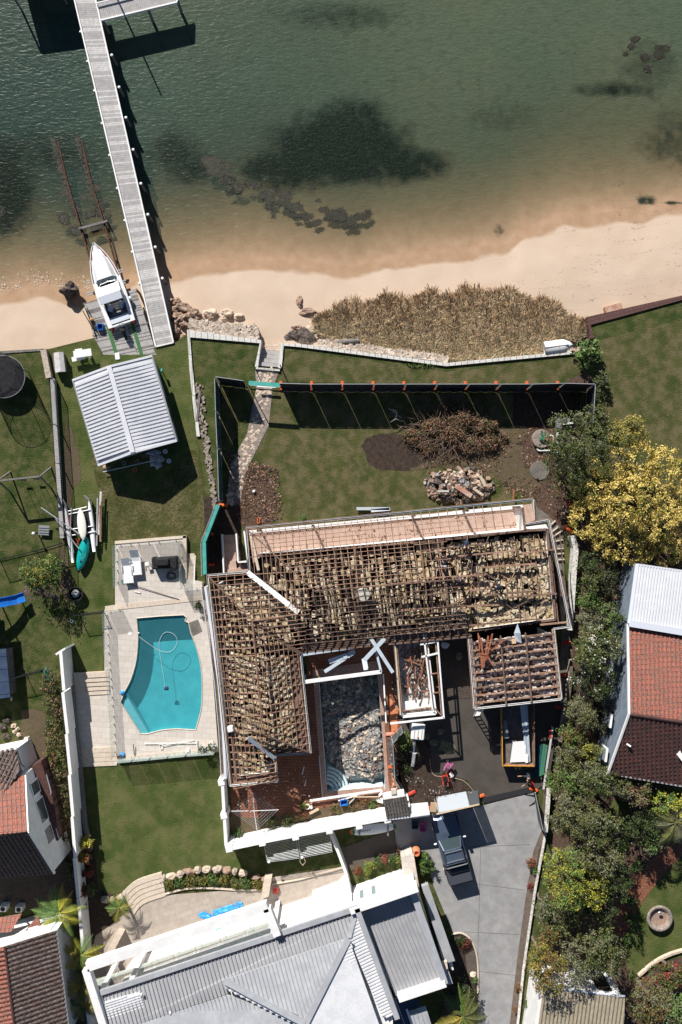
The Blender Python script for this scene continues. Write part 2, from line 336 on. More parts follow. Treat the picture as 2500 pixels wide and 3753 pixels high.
def clip_lines(poly,direction,spacing,phase=0.5):
 """segments of parallel lines inside a planar 3D polygon"""
 poly=[Vector(p) for p in poly];o=poly[0];n=Vector((0,0,0))
 for i in range(len(poly)):n+=poly[i].cross(poly[(i+1)%len(poly)])
 n.normalize();
 if n.z<0:n=-n
 e1=Vector(direction);e1=(e1-n*e1.dot(n)).normalized();e2=n.cross(e1).normalized()
 q=[((p-o).dot(e1),(p-o).dot(e2)) for p in poly];ys=[p[1] for p in q];segs=[]
 y=min(ys)+spacing*phase
 while y<max(ys):
  xs=[]
  for i in range(len(q)):
   a,b=q[i],q[(i+1)%len(q)]
   if (a[1]<=y<b[1]) or (b[1]<=y<a[1]):xs.append(a[0]+(y-a[1])/(b[1]-a[1])*(b[0]-a[0]))
  xs.sort()
  for k in range(0,len(xs)-1,2):
   if xs[k+1]-xs[k]>0.08:segs.append((o+e1*xs[k]+e2*y,o+e1*xs[k+1]+e2*y))
  y+=spacing
 return segs,n
def ribs(mb,poly,direction,spacing,w,h,mi=0,phase=0.5):
 segs,n=clip_lines(poly,direction,spacing,phase)
 for a,b in segs:mb.bar(a+n*h/2,b+n*h/2,w,h,mi,up=n)
 return mb
def tiled(mb,poly,direction,mi=0,sp=0.3,row=0.34):
 """clay-tile relief: rolls down the slope plus a lip at each course"""
 segs,n=clip_lines(poly,direction,sp)
 for a,b in segs:
  d=(b-a).normalized();x=n.cross(d)
  vs=[]
  for p in (a,b):vs+=[p-x*0.09+n*0.004,p-x*0.05+n*0.05,p+x*0.05+n*0.05,p+x*0.09+n*0.004]
  mb.add(vs,[(0,1,5,4),(1,2,6,5),(2,3,7,6),(0,4,7,3)],mi)
 d2=n.cross(Vector(direction))
 ribs(mb,poly,d2,row,0.05,0.03,mi)
 return mb
# ---------------------------------------------------------------- foliage
def mesh_np(name,V,F,mats,mi,off):
 """V (n,3), F (m,4 or 3) numpy"""
 me=bpy.data.meshes.new(name);V=V-np.array(off)[None,:];k=F.shape[1]
 me.vertices.add(len(V));me.vertices.foreach_set('co',V.astype(np.float32).ravel())
 me.loops.add(F.size);me.loops.foreach_set('vertex_index',F.astype(np.int32).ravel())
 me.polygons.add(len(F));me.polygons.foreach_set('loop_start',(np.arange(len(F))*k).astype(np.int32))
 me.polygons.foreach_set('loop_total',np.full(len(F),k,np.int32))
 for m in mats:me.materials.append(MATS[m])
 me.polygons.foreach_set('material_index',mi.astype(np.int32));me.update(calc_edges=True); return me
def leaves(lobes,n,size,seed,nm=1,aspect=2.0,clump=12,cr=0.22,upb=0.35,outw=0.5,shell=0.72,weights=None,zmin=None):
 """leaf-sized faces in clumps over a set of lobes (cx,cy,cz,rx,ry,rz); returns V,F,mi"""
 rg=np.random.default_rng(seed);L=np.array(lobes,float);wgt=(L[:,3]*L[:,4]);wgt/=wgt.sum()
 nc=max(3,n//clump);li=rg.choice(len(L),nc,p=wgt)
 d=rg.normal(size=(nc,3));d[:,2]=np.abs(d[:,2])*1.1-0.28;d/=np.linalg.norm(d,axis=1)[:, None]
 r=shell+(1.08-shell)*rg.random(nc)**0.7
 cc=L[li,:3]+d*L[li,3:6]*r[:, None]
 ci=rg.integers(0,nc,n);crs=cr*(0.6+0.8*rg.random(nc))
 p=cc[ci]+rg.normal(size=(n,3))*crs[ci][:, None]*np.array([0.6,0.6,0.42])
 if zmin is not None:p[:,2]=np.maximum(p[:,2],zmin+0.02+0.05*rg.random(n))
 nrm=d[ci]*outw+rg.normal(size=(n,3))*0.55;nrm[:,2]+=upb;nrm/=np.linalg.norm(nrm,axis=1)[:, None]
 t=rg.normal(size=(n,3))+d[ci]*0.6;t-=nrm*(t*nrm).sum(1)[:, None];t/=np.linalg.norm(t,axis=1)[:, None]+1e-9
 b=np.cross(nrm,t);s=size*(0.6+0.8*rg.random(n))[:, None]
 V=np.stack([p-t*s*0.5,p+b*s/aspect*0.5,p+t*s*0.5,p-b*s/aspect*0.5],1).reshape(-1,3)
 F=np.arange(4*n).reshape(n,4)
 cm=rg.choice(nm,nc,p=weights) if nm>1 else np.zeros(nc,int)
 mi=cm[ci]
 if nm>1:
  sw=rg.random(n)<0.22;mi=np.where(sw,rg.choice(nm,n,p=weights),mi)
 return V,F,mi
def crown_part(name,parent,VFM,mats,kind=None):
 V,F,mi=VFM;off=LOC[parent.name];me=mesh_np(name,V,F,mats,mi,off)
 o=bpy.data.objects.new(name,me);C.objects.link(o);o.parent=parent;LOC[o.name]=off
 if kind:o['kind']=kind
 return o
def rand_lobes(c,rx,ry,rz,n,seed):
 rn=random.Random(seed);out=[(c[0],c[1],c[2],rx*0.66,ry*0.66,rz*0.9)]
 for i in range(n):
  an=2*math.pi*(i+rn.uniform(-.3,.3))/n;q=rn.uniform(.42,.68);s=rn.uniform(.32,.48)
  out.append((c[0]+math.cos(an)*rx*q,c[1]+math.sin(an)*ry*q,c[2]+rn.uniform(-.35,.25)*rz,rx*s,ry*s,rz*rn.uniform(.45,.7)))
 return out
def tree(name,label,cat,u,v,rpx,zc,mats,seed,n=2600,size=0.16,rz=None,ry=None,group=None,weights=None,aspect=1.8,
         trunk='bark',nl=9,z0=0.0,clump=30,cr=0.22,base=None,shell=0.72,outw=0.5):
 c=P(u,v,zc);r=rpx/SS*(HC-zc)/HC;ryy=r if ry is None else ry/SS*(HC-zc)/HC;rz=r*0.7 if rz is None else rz
 b=Vector((c.x,c.y,z0)) if base is None else Vector(base)
 t=thing(name,label,cat,b,group);lobes=rand_lobes(c,r,ryy,rz,nl,seed)
 mb=MB();rn=random.Random(seed);fork=lerp(b,c,0.55)
 mb.path([b,lerp(b,fork,.5)+Vector((rn.uniform(-.1,.1),rn.uniform(-.1,.1),0)),fork],0.06+r*0.05,8,0,0.04+r*0.03)
 for L in lobes:
  e=Vector(L[:3]);mid=lerp(fork,e,.5)+Vector((0,0,-.12));mb.path([fork,mid,e+Vector((rn.uniform(-.2,.2),rn.uniform(-.2,.2),L[5]*.5))],0.03+r*0.018,6,0,0.015)
 part('trunk',mb,trunk,t)
 crown_part('crown',t,leaves(lobes,n,size,seed,len(mats),aspect,clump,cr,weights=weights,shell=shell,zmin=z0,outw=outw),mats)
 return t
def frond_mesh(mb,base,az,length,rise,droop,w,seed=0,nleaf=16,mi=0,split=True):
 """one palm frond: arched midrib with paired leaflets"""
 rn=random.Random(seed);d=Vector((math.cos(az),math.sin(az),0));sd_=Vector((-d.y,d.x,0));pts=[]
 for i in range(9):
  t=i/8;pts.append(Vector(base)+d*(length*t)+Vector((0,0,rise*math.sin(t*2.0)-droop*t*t)))
 mb.path(pts[::2],0.018,4,mi)
 for i in range(nleaf):
  t=0.12+0.86*i/(nleaf-1);k=t*8;a=min(7,int(k));p=lerp(pts[a],pts[a+1],k-a)
  ll=w*math.sin(math.pi*min(1,0.15+t*0.9))*rn.uniform(.85,1.1)+0.05
  for s in (-1,1):
   tip=p+sd_*(s*ll)+d*(ll*0.55)+Vector((0,0,-ll*0.35+rn.uniform(-.03,.03)));q=d*(length/nleaf*0.42)
   mb.add([p-q*.6,p+q*.9,tip],[(0,1,2)],mi)
def frondplant(name,label,cat,u,v,zc,length,nf,mats,seed,w=0.35,rise=0.4,droop=0.6,trunk_r=0.12,z0=0.0,group=None,trunk='bark',nleaf=16):
 c=P(u,v,zc);t=thing(name,label,cat,(c.x,c.y,z0),group)
 if zc-z0>0.15:part('trunk',MB().path([Vector((c.x,c.y,z0)),Vector((c.x,c.y,zc))],trunk_r,10,0,trunk_r*.8),trunk,t)
 rn=random.Random(seed);mb=MB()
 for i in range(nf):
  frond_mesh(mb,(c.x,c.y,zc),2*math.pi*i/nf+rn.uniform(-.3,.3),length*rn.uniform(.75,1.1),rise*rn.uniform(.5,1.3),droop*rn.uniform(.6,1.3),w,seed+i,nleaf,rn.randrange(len(mats)))
 part('fronds',mb,mats,t); return t
def shrub(name,label,cat,u,v,rpx,h,mats,seed,n=500,size=0.12,ry=None,group=None,weights=None,z0=0.0,aspect=2,cr=0.12,nl=5,stem=True):
 zc=z0+h*0.45;c=P(u,v,zc);r=rpx/SS;ryy=r if ry is None else ry/SS
 t=thing(name,label,cat,(c.x,c.y,z0),group);lobes=rand_lobes(c,r,ryy,h*0.55,nl,seed)
 if stem:
  mb=MB()
  for L in lobes:mb.tube((c.x,c.y,z0),L[:3],0.025,0.01,5)
  part('stem',mb,'bark',t)
 crown_part('foliage',t,leaves(lobes,n,size,seed,len(mats),aspect,10,cr,weights=weights,zmin=z0),mats); return t
# ================================================================ BEACH, SEABED AND WATER
WL=[(-600,1085),(0,1072),(100,1052),(190,1055),(300,1075),(420,1030),(560,990),(620,985),(760,960),(900,945),(1000,945),(1150,955),(1280,972),
      (1450,935),(1700,912),(1850,880),(1930,830),(2100,785),(2300,770),(2500,740),(3200,660)]
def wline(u):
 for i in range(len(WL)-1):
  if u<=WL[i+1][0]:
   a,b=WL[i],WL[i+1];t=max(0,(u-a[0])/(b[0]-a[0]));t=t*t*(3-2*t); return a[1]+(b[1]-a[1])*t
 return WL[-1][1]
WZ=-1.4
def bedz(u,v):
 d=(v-wline(u))/SS
 if d>0: return WZ+min(0.30,d*0.10)+min(0.12,max(0,d-3)*0.06)
 return WZ+d*0.13 if d>-6 else max(-3.6,WZ-0.78-(-d-6)*0.16)
def nz(x,y,s,k=0.0): return noise.noise(Vector((x*s,y*s,k)))
WEED=[(1250,540,290,165,.82),(1480,605,200,80,.65),(1060,620,200,100,.65),(1300,430,150,90,.6),(2380,250,130,100,.3),(2250,330,170,34,.5),(2480,520,150,130,.35),(640,560,110,90,.5),
  (700,620,120,70,.5),(0,690,160,210,.75),(180,560,220,90,.45),(1850,430,160,60,.22),(1830,850,26,30,.42),(2370,733,50,20,.6),(2470,745,80,10,.5),(1250,60,260,60,.35)]
def weedmask(u,v):
 m=0.0
 for a,b,rx,ry,s in WEED:
  q=((u-a)/rx)**2+((v-b)/ry)**2
  if q<4:m=max(m,s*max(0.0,1.15-q*(1+0.5*nz(u,v,0.012,a))))
 return min(1.0,m*(1+.35*nz(u,v,0.03,3)))
us=[-3000,-2200,-1500,-1000]+list(range(-600,-1,60))+list(range(0,2501,13))+list(range(2560,3101,60))+[3600,4400,5400];vs_=list(range(-4300,-700,400))+list(range(-700,-1,70))+list(range(0,1420,12))
nu,nv=len(us),len(vs_);Vb=[];wm=[];dp=[];tn=[]
for v in vs_:
 for u in us:
  z=bedz(u,v);z+=0.03*nz(u,v,0.01,7)+(0.02*nz(u,v,0.035,2) if v<wline(u)+40 else 0.012*nz(u,v,0.02,2))
  Vb.append(tuple(P(u,v,z)));wm.append(weedmask(u,v));dp.append(max(0,WZ-z))
  tn.append(0.5+0.5*math.tanh((u-1050+(v-250)*-0.9)/800+.35*nz(u,v,0.0022,9)))
Fb=[(j*nu+i,(j+1)*nu+i,(j+1)*nu+i+1,j*nu+i+1) for j in range(nv-1) for i in range(nu-1)]
def att(me,name,vals):a=me.attributes.new(name,'FLOAT','POINT');a.data.foreach_set('value',vals)
me=bpy.data.meshes.new('beach_sand');me.from_pydata(Vb,[],Fb);me.polygons.foreach_set('use_smooth',[True]*len(Fb));att(me,'weed',wm);att(me,'depth',[WZ-p[2] for p in Vb])
m=bpy.data.materials.new('sand');m.use_nodes= True;n=m.node_tree.nodes;l=m.node_tree.links;b=n['Principled BSDF'];b.inputs['Roughness'].default_value=0.95;b.inputs['Specular IOR Level'].default_value=0.1
def nd(nn,t,**k):
 x=nn.new(t)
 for a,v in k.items():setattr(x,a,v)
 return x
def ramp(nn,ll,src,stops):
 r=nn.new('ShaderNodeValToRGB');e=r.color_ramp.elements
 while len(e)<len(stops):e.new(0.5)
 for i,(p,c) in enumerate(stops):e[i].position=p;e[i].color=lin(c)
 ll.new(src,r.inputs[0]); return r.outputs[0]
def mixc(nn,ll,f,a,b_,mode='MIX'):
 x=nn.new('ShaderNodeMixRGB');x.blend_type=mode
 for i,s in ((0,f),(1,a),(2,b_)):
  if isinstance(s,(int,float)):x.inputs[i].default_value=s
  elif isinstance(s,tuple):x.inputs[i].default_value=lin(s)
  else:ll.new(s,x.inputs[i])
 return x.outputs[0]
def noisen(nn,ll,vec,sc,det=5,dist=0.0):
 t=nn.new('ShaderNodeTexNoise');t.inputs['Scale'].default_value=sc;t.inputs['Detail'].default_value=det;t.inputs['Distortion'].default_value=dist;ll.new(vec,t.inputs['Vector']); return t.outputs['Fac']
geo=nd(n,'ShaderNodeNewGeometry');pos=geo.outputs['Position']
ad=nd(n,'ShaderNodeAttribute',attribute_name='depth');aw=nd(n,'ShaderNodeAttribute',attribute_name='weed')
base=ramp(n,l,noisen(n,l,pos,0.5),[(0.35,(0.545,0.42,0.32)),(0.65,(0.585,0.46,0.36))])
base=mixc(n,l,noisen(n,l,pos,26,3),mixc(n,l,0.16,base,(0.3,0.2,0.14)),base)
# wet sand below the last high water
mr=nd(n,'ShaderNodeMapRange');mr.inputs['From Min'].default_value=-0.085;mr.inputs['From Max'].default_value=-0.055
na=nd(n,'ShaderNodeMath',operation='MULTIPLY_ADD');l.new(noisen(n,l,pos,0.7,3),na.inputs[0]);na.inputs[1].default_value=0.05;l.new(ad.outputs['Fac'],na.inputs[2]);l.new(na.outputs[0],mr.inputs['Value'])
wet=ramp(n,l,noisen(n,l,pos,1.3),[(0.3,(0.345,0.22,0.135)),(0.7,(0.41,0.275,0.18))])
col=mixc(n,l,mr.outputs[0],base,wet)
# driftlines of weed and twigs on the dry sand
wv=nd(n,'ShaderNodeTexNoise');wv.inputs['Scale'].default_value=0.55;wv.inputs['Detail'].default_value=2;mpp=nd(n,'ShaderNodeMapping');mpp.inputs['Rotation'].default_value=(0,0,R(-18));mpp.inputs['Scale'].default_value=(0.35,1.7,1)
l.new(pos,mpp.inputs[0]);l.new(mpp.outputs[0],wv.inputs['Vector'])
ln=ramp(n,l,wv.outputs['Fac'],[(0.485,(0,0,0)),(0.5,(1,1,1)),(0.508,(0,0,0))])
sp_=ramp(n,l,noisen(n,l,pos,7,4),[(0.5,(0,0,0)),(0.62,(1,1,1))]);ln2=mixc(n,l,1.0,ln,sp_,'MULTIPLY')
sx=nd(n,'ShaderNodeSeparateXYZ');l.new(pos,sx.inputs[0]);mx_=nd(n,'ShaderNodeMapRange');mx_.inputs['From Min'].default_value=9;mx_.inputs['From Max'].default_value=18;mx_.inputs['To Max'].default_value=0.75;l.new(sx.outputs['X'],mx_.inputs['Value'])
ln3=mixc(n,l,1.0,ln2,mx_.outputs[0],'MULTIPLY');col=mixc(n,l,ln3,col,(0.16,0.11,0.08))
# weed on the bed
wf=nd(n,'ShaderNodeMath',operation='MULTIPLY_ADD');l.new(noisen(n,l,pos,1.6,8),wf.inputs[0]);wf.inputs[1].default_value=0.9;l.new(aw.outputs['Fac'],wf.inputs[2])
wr=ramp(n,l,wf.outputs[0],[(0.62,(0,0,0)),(1.15,(1,1,1))]);col=mixc(n,l,wr,col,(0.028,0.036,0.024))
l.new(col,b.inputs['Base Color'])
bp=nd(n,'ShaderNodeBump');bp.inputs['Strength'].default_value=0.35;bp.inputs['Distance'].default_value=0.03;l.new(noisen(n,l,pos,8,5),bp.inputs['Height']);l.new(bp.outputs[0],b.inputs['Normal'])
MATS['sand']=m;me.materials.append(m);o=bpy.data.objects.new('beach_sand',me);C.objects.link(o);o['kind']='structure'
# water surface over the bed: tinted, murkier with depth, wind ripples
rows=[j for j in range(nv)];Vw=[];dw=[];ww=[];tw=[];idx={}
Fw=[]
for j in range(nv-1):
 for i in range(nu-1):
  q=[(j,i),(j+1,i),(j+1,i+1),(j,i+1)]
  if max(WZ-Vb[a*nu+c][2] for a,c in q)<-0.02: continue
  f=[]
  for a,c in q:
   if (a,c) not in idx:
    idx[(a,c)]=len(Vw);pu=P(us[c],vs_[a],WZ);Vw.append(tuple(pu));k=a*nu+c;dw.append(WZ-Vb[k][2]);ww.append(wm[k]);tw.append(tn[k])
   f.append(idx[(a,c)])
  Fw.append(tuple(f))
me=bpy.data.meshes.new('water');me.from_pydata(Vw,[],Fw);me.polygons.foreach_set('use_smooth',[True]*len(Fw));att(me,'depth',dw);att(me,'weed',ww);att(me,'tone',tw)
m=bpy.data.materials.new('sea_water');m.use_nodes= True;n=m.node_tree.nodes;l=m.node_tree.links;n.remove(n['Principled BSDF']);out=n['Material Output']
geo=nd(n,'ShaderNodeNewGeometry');pos=geo.outputs['Position']
ad=nd(n,'ShaderNodeAttribute',attribute_name='depth');aw=nd(n,'ShaderNodeAttribute',attribute_name='weed');at=nd(n,'ShaderNodeAttribute',attribute_name='tone')
mpw=nd(n,'ShaderNodeMapping');mpw.inputs['Rotation'].default_value=(0,0,R(28));mpw.inputs['Scale'].default_value=(1,2.6,1);l.new(pos,mpw.inputs[0])
rip=noisen(n,l,mpw.outputs[0],1.9,8,0.6);rip_glint=noisen(n,l,mpw.outputs[0],7,5,0.3)
f1=nd(n,'ShaderNodeMath',operation='MULTIPLY');f1.inputs[1].default_value=-1.15;l.new(ad.outputs['Fac'],f1.inputs[0])
f2=nd(n,'ShaderNodeMath',operation='EXPONENT');l.new(f1.outputs[0],f2.inputs[0]);f3=nd(n,'ShaderNodeMath',operation='SUBTRACT');f3.inputs[0].default_value=1.0;f3.use_clamp= True;l.new(f2.outputs[0],f3.inputs[1])
deepc=mixc(n,l,at.outputs['Fac'],(0.016,0.044,0.037),(0.105,0.124,0.076))
deepc=mixc(n,l,ramp(n,l,noisen(n,l,pos,0.12,3),[(0.35,(0,0,0)),(0.7,(0.6,0.6,0.6))]),deepc,(0.062,0.100,0.070))
shal=mixc(n,l,ramp(n,l,ad.outputs['Fac'],[(0.05,(0,0,0)),(0.85,(1,1,1))]),(0.20,0.175,0.11),deepc)
wfn=nd(n,'ShaderNodeMath',operation='MULTIPLY_ADD');l.new(noisen(n,l,pos,1.4,8),wfn.inputs[0]);wfn.inputs[1].default_value=0.7;l.new(aw.outputs['Fac'],wfn.inputs[2])
cw=mixc(n,l,ramp(n,l,wfn.outputs[0],[(0.36,(0,0,0)),(1.3,(0.97,0.97,0.97))]),shal,(0.010,0.018,0.013))
cw=mixc(n,l,ramp(n,l,rip,[(0.36,(0.74,0.74,0.74)),(0.66,(1.32,1.3,1.25))]),cw,cw) if False else mixc(n,l,1.0,cw,ramp(n,l,rip,[(0.34,(0.86,0.88,0.88)),(0.66,(1.0,1.0,1.0))]),'MULTIPLY')  # ripple light and dark multiplied into the water colour
cw=mixc(n,l,ramp(n,l,rip_glint,[(0.52,(0,0,0)),(0.75,(0.32,0.32,0.32))]),cw,(0.17,0.19,0.135))  # ripple glints painted as paler flecks in the diffuse colour
df=nd(n,'ShaderNodeBsdfDiffuse');l.new(cw,df.inputs[0]);tr=nd(n,'ShaderNodeBsdfTransparent');l.new(ramp(n,l,ad.outputs['Fac'],[(0.0,(1,1,1)),(0.7,(0.72,0.80,0.70))]),tr.inputs[0])
mx=nd(n,'ShaderNodeMixShader');l.new(f3.outputs[0],mx.inputs[0]);l.new(tr.outputs[0],mx.inputs[1]);l.new(df.outputs[0],mx.inputs[2])
gl=nd(n,'ShaderNodeBsdfGlossy');gl.inputs['Roughness'].default_value=0.3;bp=nd(n,'ShaderNodeBump');bp.inputs['Strength'].default_value=0.5;bp.inputs['Distance'].default_value=0.08;l.new(rip,bp.inputs['Height']);l.new(bp.outputs[0],gl.inputs['Normal']);
bp2=nd(n,'ShaderNodeBump');bp2.inputs['Strength'].default_value=0.4;bp2.inputs['Distance'].default_value=0.12;l.new(rip,bp2.inputs['Height']);l.new(bp2.outputs[0],df.inputs['Normal'])
mx2=nd(n,'ShaderNodeMixShader');mx2.inputs[0].default_value=0.010;l.new(mx.outputs[0],mx2.inputs[1]);l.new(gl.outputs[0],mx2.inputs[2]);l.new(mx2.outputs[0],out.inputs[0])
me.materials.append(m);MATS['sea_water']=m;o=bpy.data.objects.new('water',me);C.objects.link(o);o['kind']='structure'
# weed wracks lying in the shallows
def weedclumps(name,spots,seed,label,cat='seaweed',group=None):
 rg=random.Random(seed);lob=[]
 for (u,v,r) in spots:z=min(bedz(u,v),WZ-.0)+0.02;c=P(u,v,z);lob+=[(c.x+rg.gauss(0,.007*r),c.y+rg.gauss(0,.005*r),c.z,r/SS*rg.uniform(.2,.7),r/SS*rg.uniform(.15,.5),0.1) for q in range(5)]
 V,F,mi=leaves(lob,int(sum(s_[2] for s_ in spots)*42),0.10,seed,1,1.5,12,0.13,shell=0.0);V[:,2]=WZ+.008+.05*np.abs(V[:,2]-WZ)%.03
 me=mesh_np(name,V,F,['weed'],mi,(0,0,0));o=bpy.data.objects.new(name,me);C.objects.link(o);props(o,label,cat,group,'stuff')
wr_=smooth_curve([(770,600),(815,660),(870,690),(930,705),(1000,725),(1065,745),(1090,770),(1120,800)],3);rn=random.Random(5)
weedclumps('seaweed',[(p[0]+rn.uniform(-18,18),p[1]+rn.uniform(-18,18),rn.uniform(12,34)) for p in wr_]+[(1190+i*30,815-abs(i-3)*8+rn.uniform(-14,14),rn.uniform(16,32)) for i in range(6)]+[(1160,822,18),(1145,700,12),(990,770,12)],11,'long wrack of dark seaweed in the shallows off the dune')
weedclumps('seaweed',[(2300,190,14),(2285,215,12),(2340,250,18),(2380,245,26),(2400,220,20),(2350,290,14),(2270,235,8)],12,'dark seaweed patch at the far right of the bay')
weedclumps('seaweed',[(245,820,30),(285,850,22),(345,800,24),(375,770,18),(300,780,12),(320,740,10),(355,850,20),(240,640,12),(400,800,10),(255,725,10),(370,705,12)]+[(218+i*4.6,545+i*18,7) for i in range(15)]+[(306+i*4.4,545+i*18,7) for i in range(15)],13,'dark seaweed tangled round the slipway rails')
weedclumps('seaweed',[(0,800,26),(10,780,20),(5,640,12)],14,'dark seaweed at the left edge of the bay')
mb=MB();rn=random.Random(12)
for i in range(150):
 u=rn.uniform(0,330);v=wline(u)-abs(rn.gauss(0,26))-4+8*math.sin(u*.03);c=P(u,v,WZ+.015);s=rn.uniform(.015,.04);mb.chunk(c,(s*rn.uniform(1,3),s,.01),i,0, None,.05)
o=single('foam',mb,'plastic_white','thin specks of foam along the edge of the water','foam', None,'stuff')
# ================================================================ LAND
G0=-1.8
shore=[(-3000,1360),(-700,1310),(0,1287),(150,1278),(178,1279),(345,1238),(378,1300),(575,1300),(560,1275),(640,1258),(687,1222),(955,1252),(941,1345),(1025,1351),(1034,1264),
         (1100,1268),(1637,1338),(2105,1294),(2168,1262),(2157,1174),(2500,1090),(5400,390),(5400,6400),(-3000,6400)]
GROUND_HOLES= True
def wob(pts,amp=4,seed=0,n=6):
 """organic edge"""
 rn=random.Random(seed);out=smooth_curve(list(pts)+[pts[0]],n)[:-1]
 return [(p[0]+rn.uniform(-amp,amp)*.7+4*math.sin(i*.45+seed),p[1]+rn.uniform(-amp,amp)*.7) for i,p in enumerate(out)]
sheet('lawn_boat_yard',[(560,1275),(640,1258),(690,1235),(705,1500),(735,1700),(745,1990),(420,1990),(415,2230),(375,2240),(378,2460),(270,2460),(245,2070),(215,1500),(205,1285),(345,1240),(378,1300),(575,1300)],0.008,'lawn_lush')
sheet('lawn_dry_patch',wob([(590,1750),(720,1650),(745,1830),(740,1960),(640,1990),(430,1990),(400,1900),(350,1780),(345,1650),(420,1760),(500,1830)],5,2),0.016,'lawn_dry')
sheet('lawn_terrace',[(1036,1290),(1100,1290),(1637,1362),(2100,1312),(2150,1340),(2080,1400),(2060,1412),(1036,1400)],0.010,'lawn_site')
sheet('lawn_site',[(800,1425),(2130,1425),(2130,1720),(1960,1850),(900,1945),(860,1900),(890,1700),(1000,1480),(900,1480),(830,1700),(810,1700)],0.012,'lawn_site')
sheet('lawn_right',[(2180,1250),(2560,1160),(2560,1950),(2160,1900),(2230,1700),(2190,1400)],0.010,'lawn_site')
sheet('lawn_lower',[(305,2800),(812,2765),(835,3115),(880,3160),(880,3215),(720,3190),(600,3225),(450,3270),(330,3290)],0.012,'lawn_lush')
sheet('lawn_neighbour_dry',wob([(75,2600),(170,2620),(170,2760),(215,2820),(225,3050),(160,2850),(90,2760)],5,8),0.014,'litter')
sheet('soil_bed',wob([(1330,1640),(1345,1605),(1400,1590),(1520,1600),(1700,1640),(1700,1690),(1540,1720),(1400,1720),(1345,1690)],4,4),0.02,'soil')
sheet('leaf_litter',wob([(1500,1720),(1560,1690),(1700,1620),(1860,1560),(1960,1580),(2010,1700),(1990,1850),(1950,1840),(1880,1790),(1840,1760),(1700,1720)],9,6),0.024,'litter')
sheet('soil_bed',wob([(1935,1575),(2040,1560),(2070,1700),(2100,1860),(2080,1950),(2030,1930),(1960,1830),(1990,1760),(1915,1700),(1920,1620)],6,5),0.03,'mulch')
sheet('soil_bed',wob([(845,1700),(890,1710),(960,1715),(1000,1790),(1015,1880),(980,1925),(900,1940),(870,1850)],6,7),0.022,'mulch')
sheet('soil_bed',[(746,1822),(800,1820),(880,1840),(882,1960),(895,2090),(760,2105),(752,1990)],0.028,'soil')
sheet('soil_bed',wob([(2080,1400),(2150,1365),(2170,1410),(2165,1510),(2150,1560),(2140,1412),(2085,1412)],3,9),0.02,'mulch')
sheet('soil_bed',[(1880,1425),(2130,1425),(2120,1580),(1880,1580)],0.016,'soil')
sheet('bare_soil_strip',wob([(268,1640),(285,1640),(297,1700),(292,1760),(270,1800),(262,1900),(240,2000),(265,2100),(255,2200),(225,2150),(222,1990),(240,1900),(232,1700),(240,1560),(262,1560)],3,12),0.022,'litter')
sheet('earth_right',[(2080,1850),(2560,1900),(2560,3800),(1990,3800),(2030,2900),(2090,2100)],0.012,'mulch')
# paths
single('stone_strip',MB().bar(P(733,1432,.1),P(722,1545,.1),.16,.12),'timber_dark','dark grey timber sleeper lying beside the white wall','sleeper')
mb=MB();rn=random.Random(8)
for i in range(120):
 t=i/120;u,v=lerp(728,790,t**1.1)+rn.uniform(-15,15)*(1-t*.6),1410+455*t;mb.chunk(P(u,v,.04),(rn.uniform(.12,.28),rn.uniform(.1,.22),.10),i,0, None,.2)
single('stone_strip',mb,'stone_flag','narrow strip of rough stones running down between the white wall and the site fence','stone edging', None,'stuff')
fl=[(935,1348),(1027,1352),(1000,1420),(985,1560),(900,1730),(880,1850),(830,1850),(845,1700),(905,1590),(940,1420)]
sheet('stone_path',fl,0.034,'stone_flag')
flg=MB();rn=random.Random(3)
for i in range(150):
 t=rn.random();k=t*3.999;q=[(980,1350),(968,1440),(935,1590),(872,1720),(850,1850)];a=q[int(k)];b=q[int(k)+1];f=k-int(k)
 u=lerp(a[0],b[0],f)+rn.uniform(-34,34)*(0.85 if t<.4 else .75);v=lerp(a[1],b[1],f);c=P(u,v,.05);flg.rock((c.x,c.y,0.035),(rn.uniform(.10,.2),rn.uniform(.09,.15),.035),i,1,.25,rn.uniform(0,3))
single('flagstones',flg,'rock_pale','weathered crazy flagstone path running from the beach steps into the site','path',kind='stuff')
def scatter(name,polys,n,cols,size,seed,label,z=.03):
 rn=random.Random(seed);mb=MB();us_=[p[0] for q in polys for p in q];k=0
 def inside(p,q):
  c_= False
  for i in range(len(q)):
   a,b=q[i],q[i-1]
   if (a[1]>p[1])!=(b[1]>p[1]) and p[0]<(b[0]-a[0])*(p[1]-a[1])/(b[1]-a[1])+a[0]:c_= not c_
  return c_
 while k<n:
  q=rn.choice(polys);p=(rn.uniform(min(x[0] for x in q),max(x[0] for x in q)),rn.uniform(min(x[1] for x in q),max(x[1] for x in q)))
  if not inside(p,q) or nz(p[0],p[1],.013,seed)+rn.uniform(-.35,.35)<-.05: continue
  s=rn.uniform(*size);c=P(p[0],p[1],z);mb.chunk(c,(s*rn.uniform(1,2.4),s,s*.4),k,rn.randrange(len(cols)), None,.3);k+=1
 return single(name,mb,cols,label,name.replace('_',' '), None,'stuff')
scatter('fallen_leaves',[[(1500,1600),(2060,1560),(2090,1930),(1950,1830),(1560,1740)],[(820,1650),(1020,1720),(1040,1900),(880,1930)]],1900,['leaf_dead','mulch','soil','soil','leaf_brown','rock_sand'],(.03,.09),5,'fallen leaves, clods and chips strewn over the torn up lawn of the site',.04)
scatter('fallen_leaves',[[(1010,1440),(2000,1440),(1960,1830),(1000,1900)],[(700,1700),(740,1990),(430,1990),(400,1800)],[(320,2830),(800,2800),(860,3180),(400,3240)],[(0,1500),(180,1500),(200,2000),(0,2050)]],700,['leaf_dead','mulch','soil'],(.015,.035),6,'small dry leaves dotted over the lawns',.03)
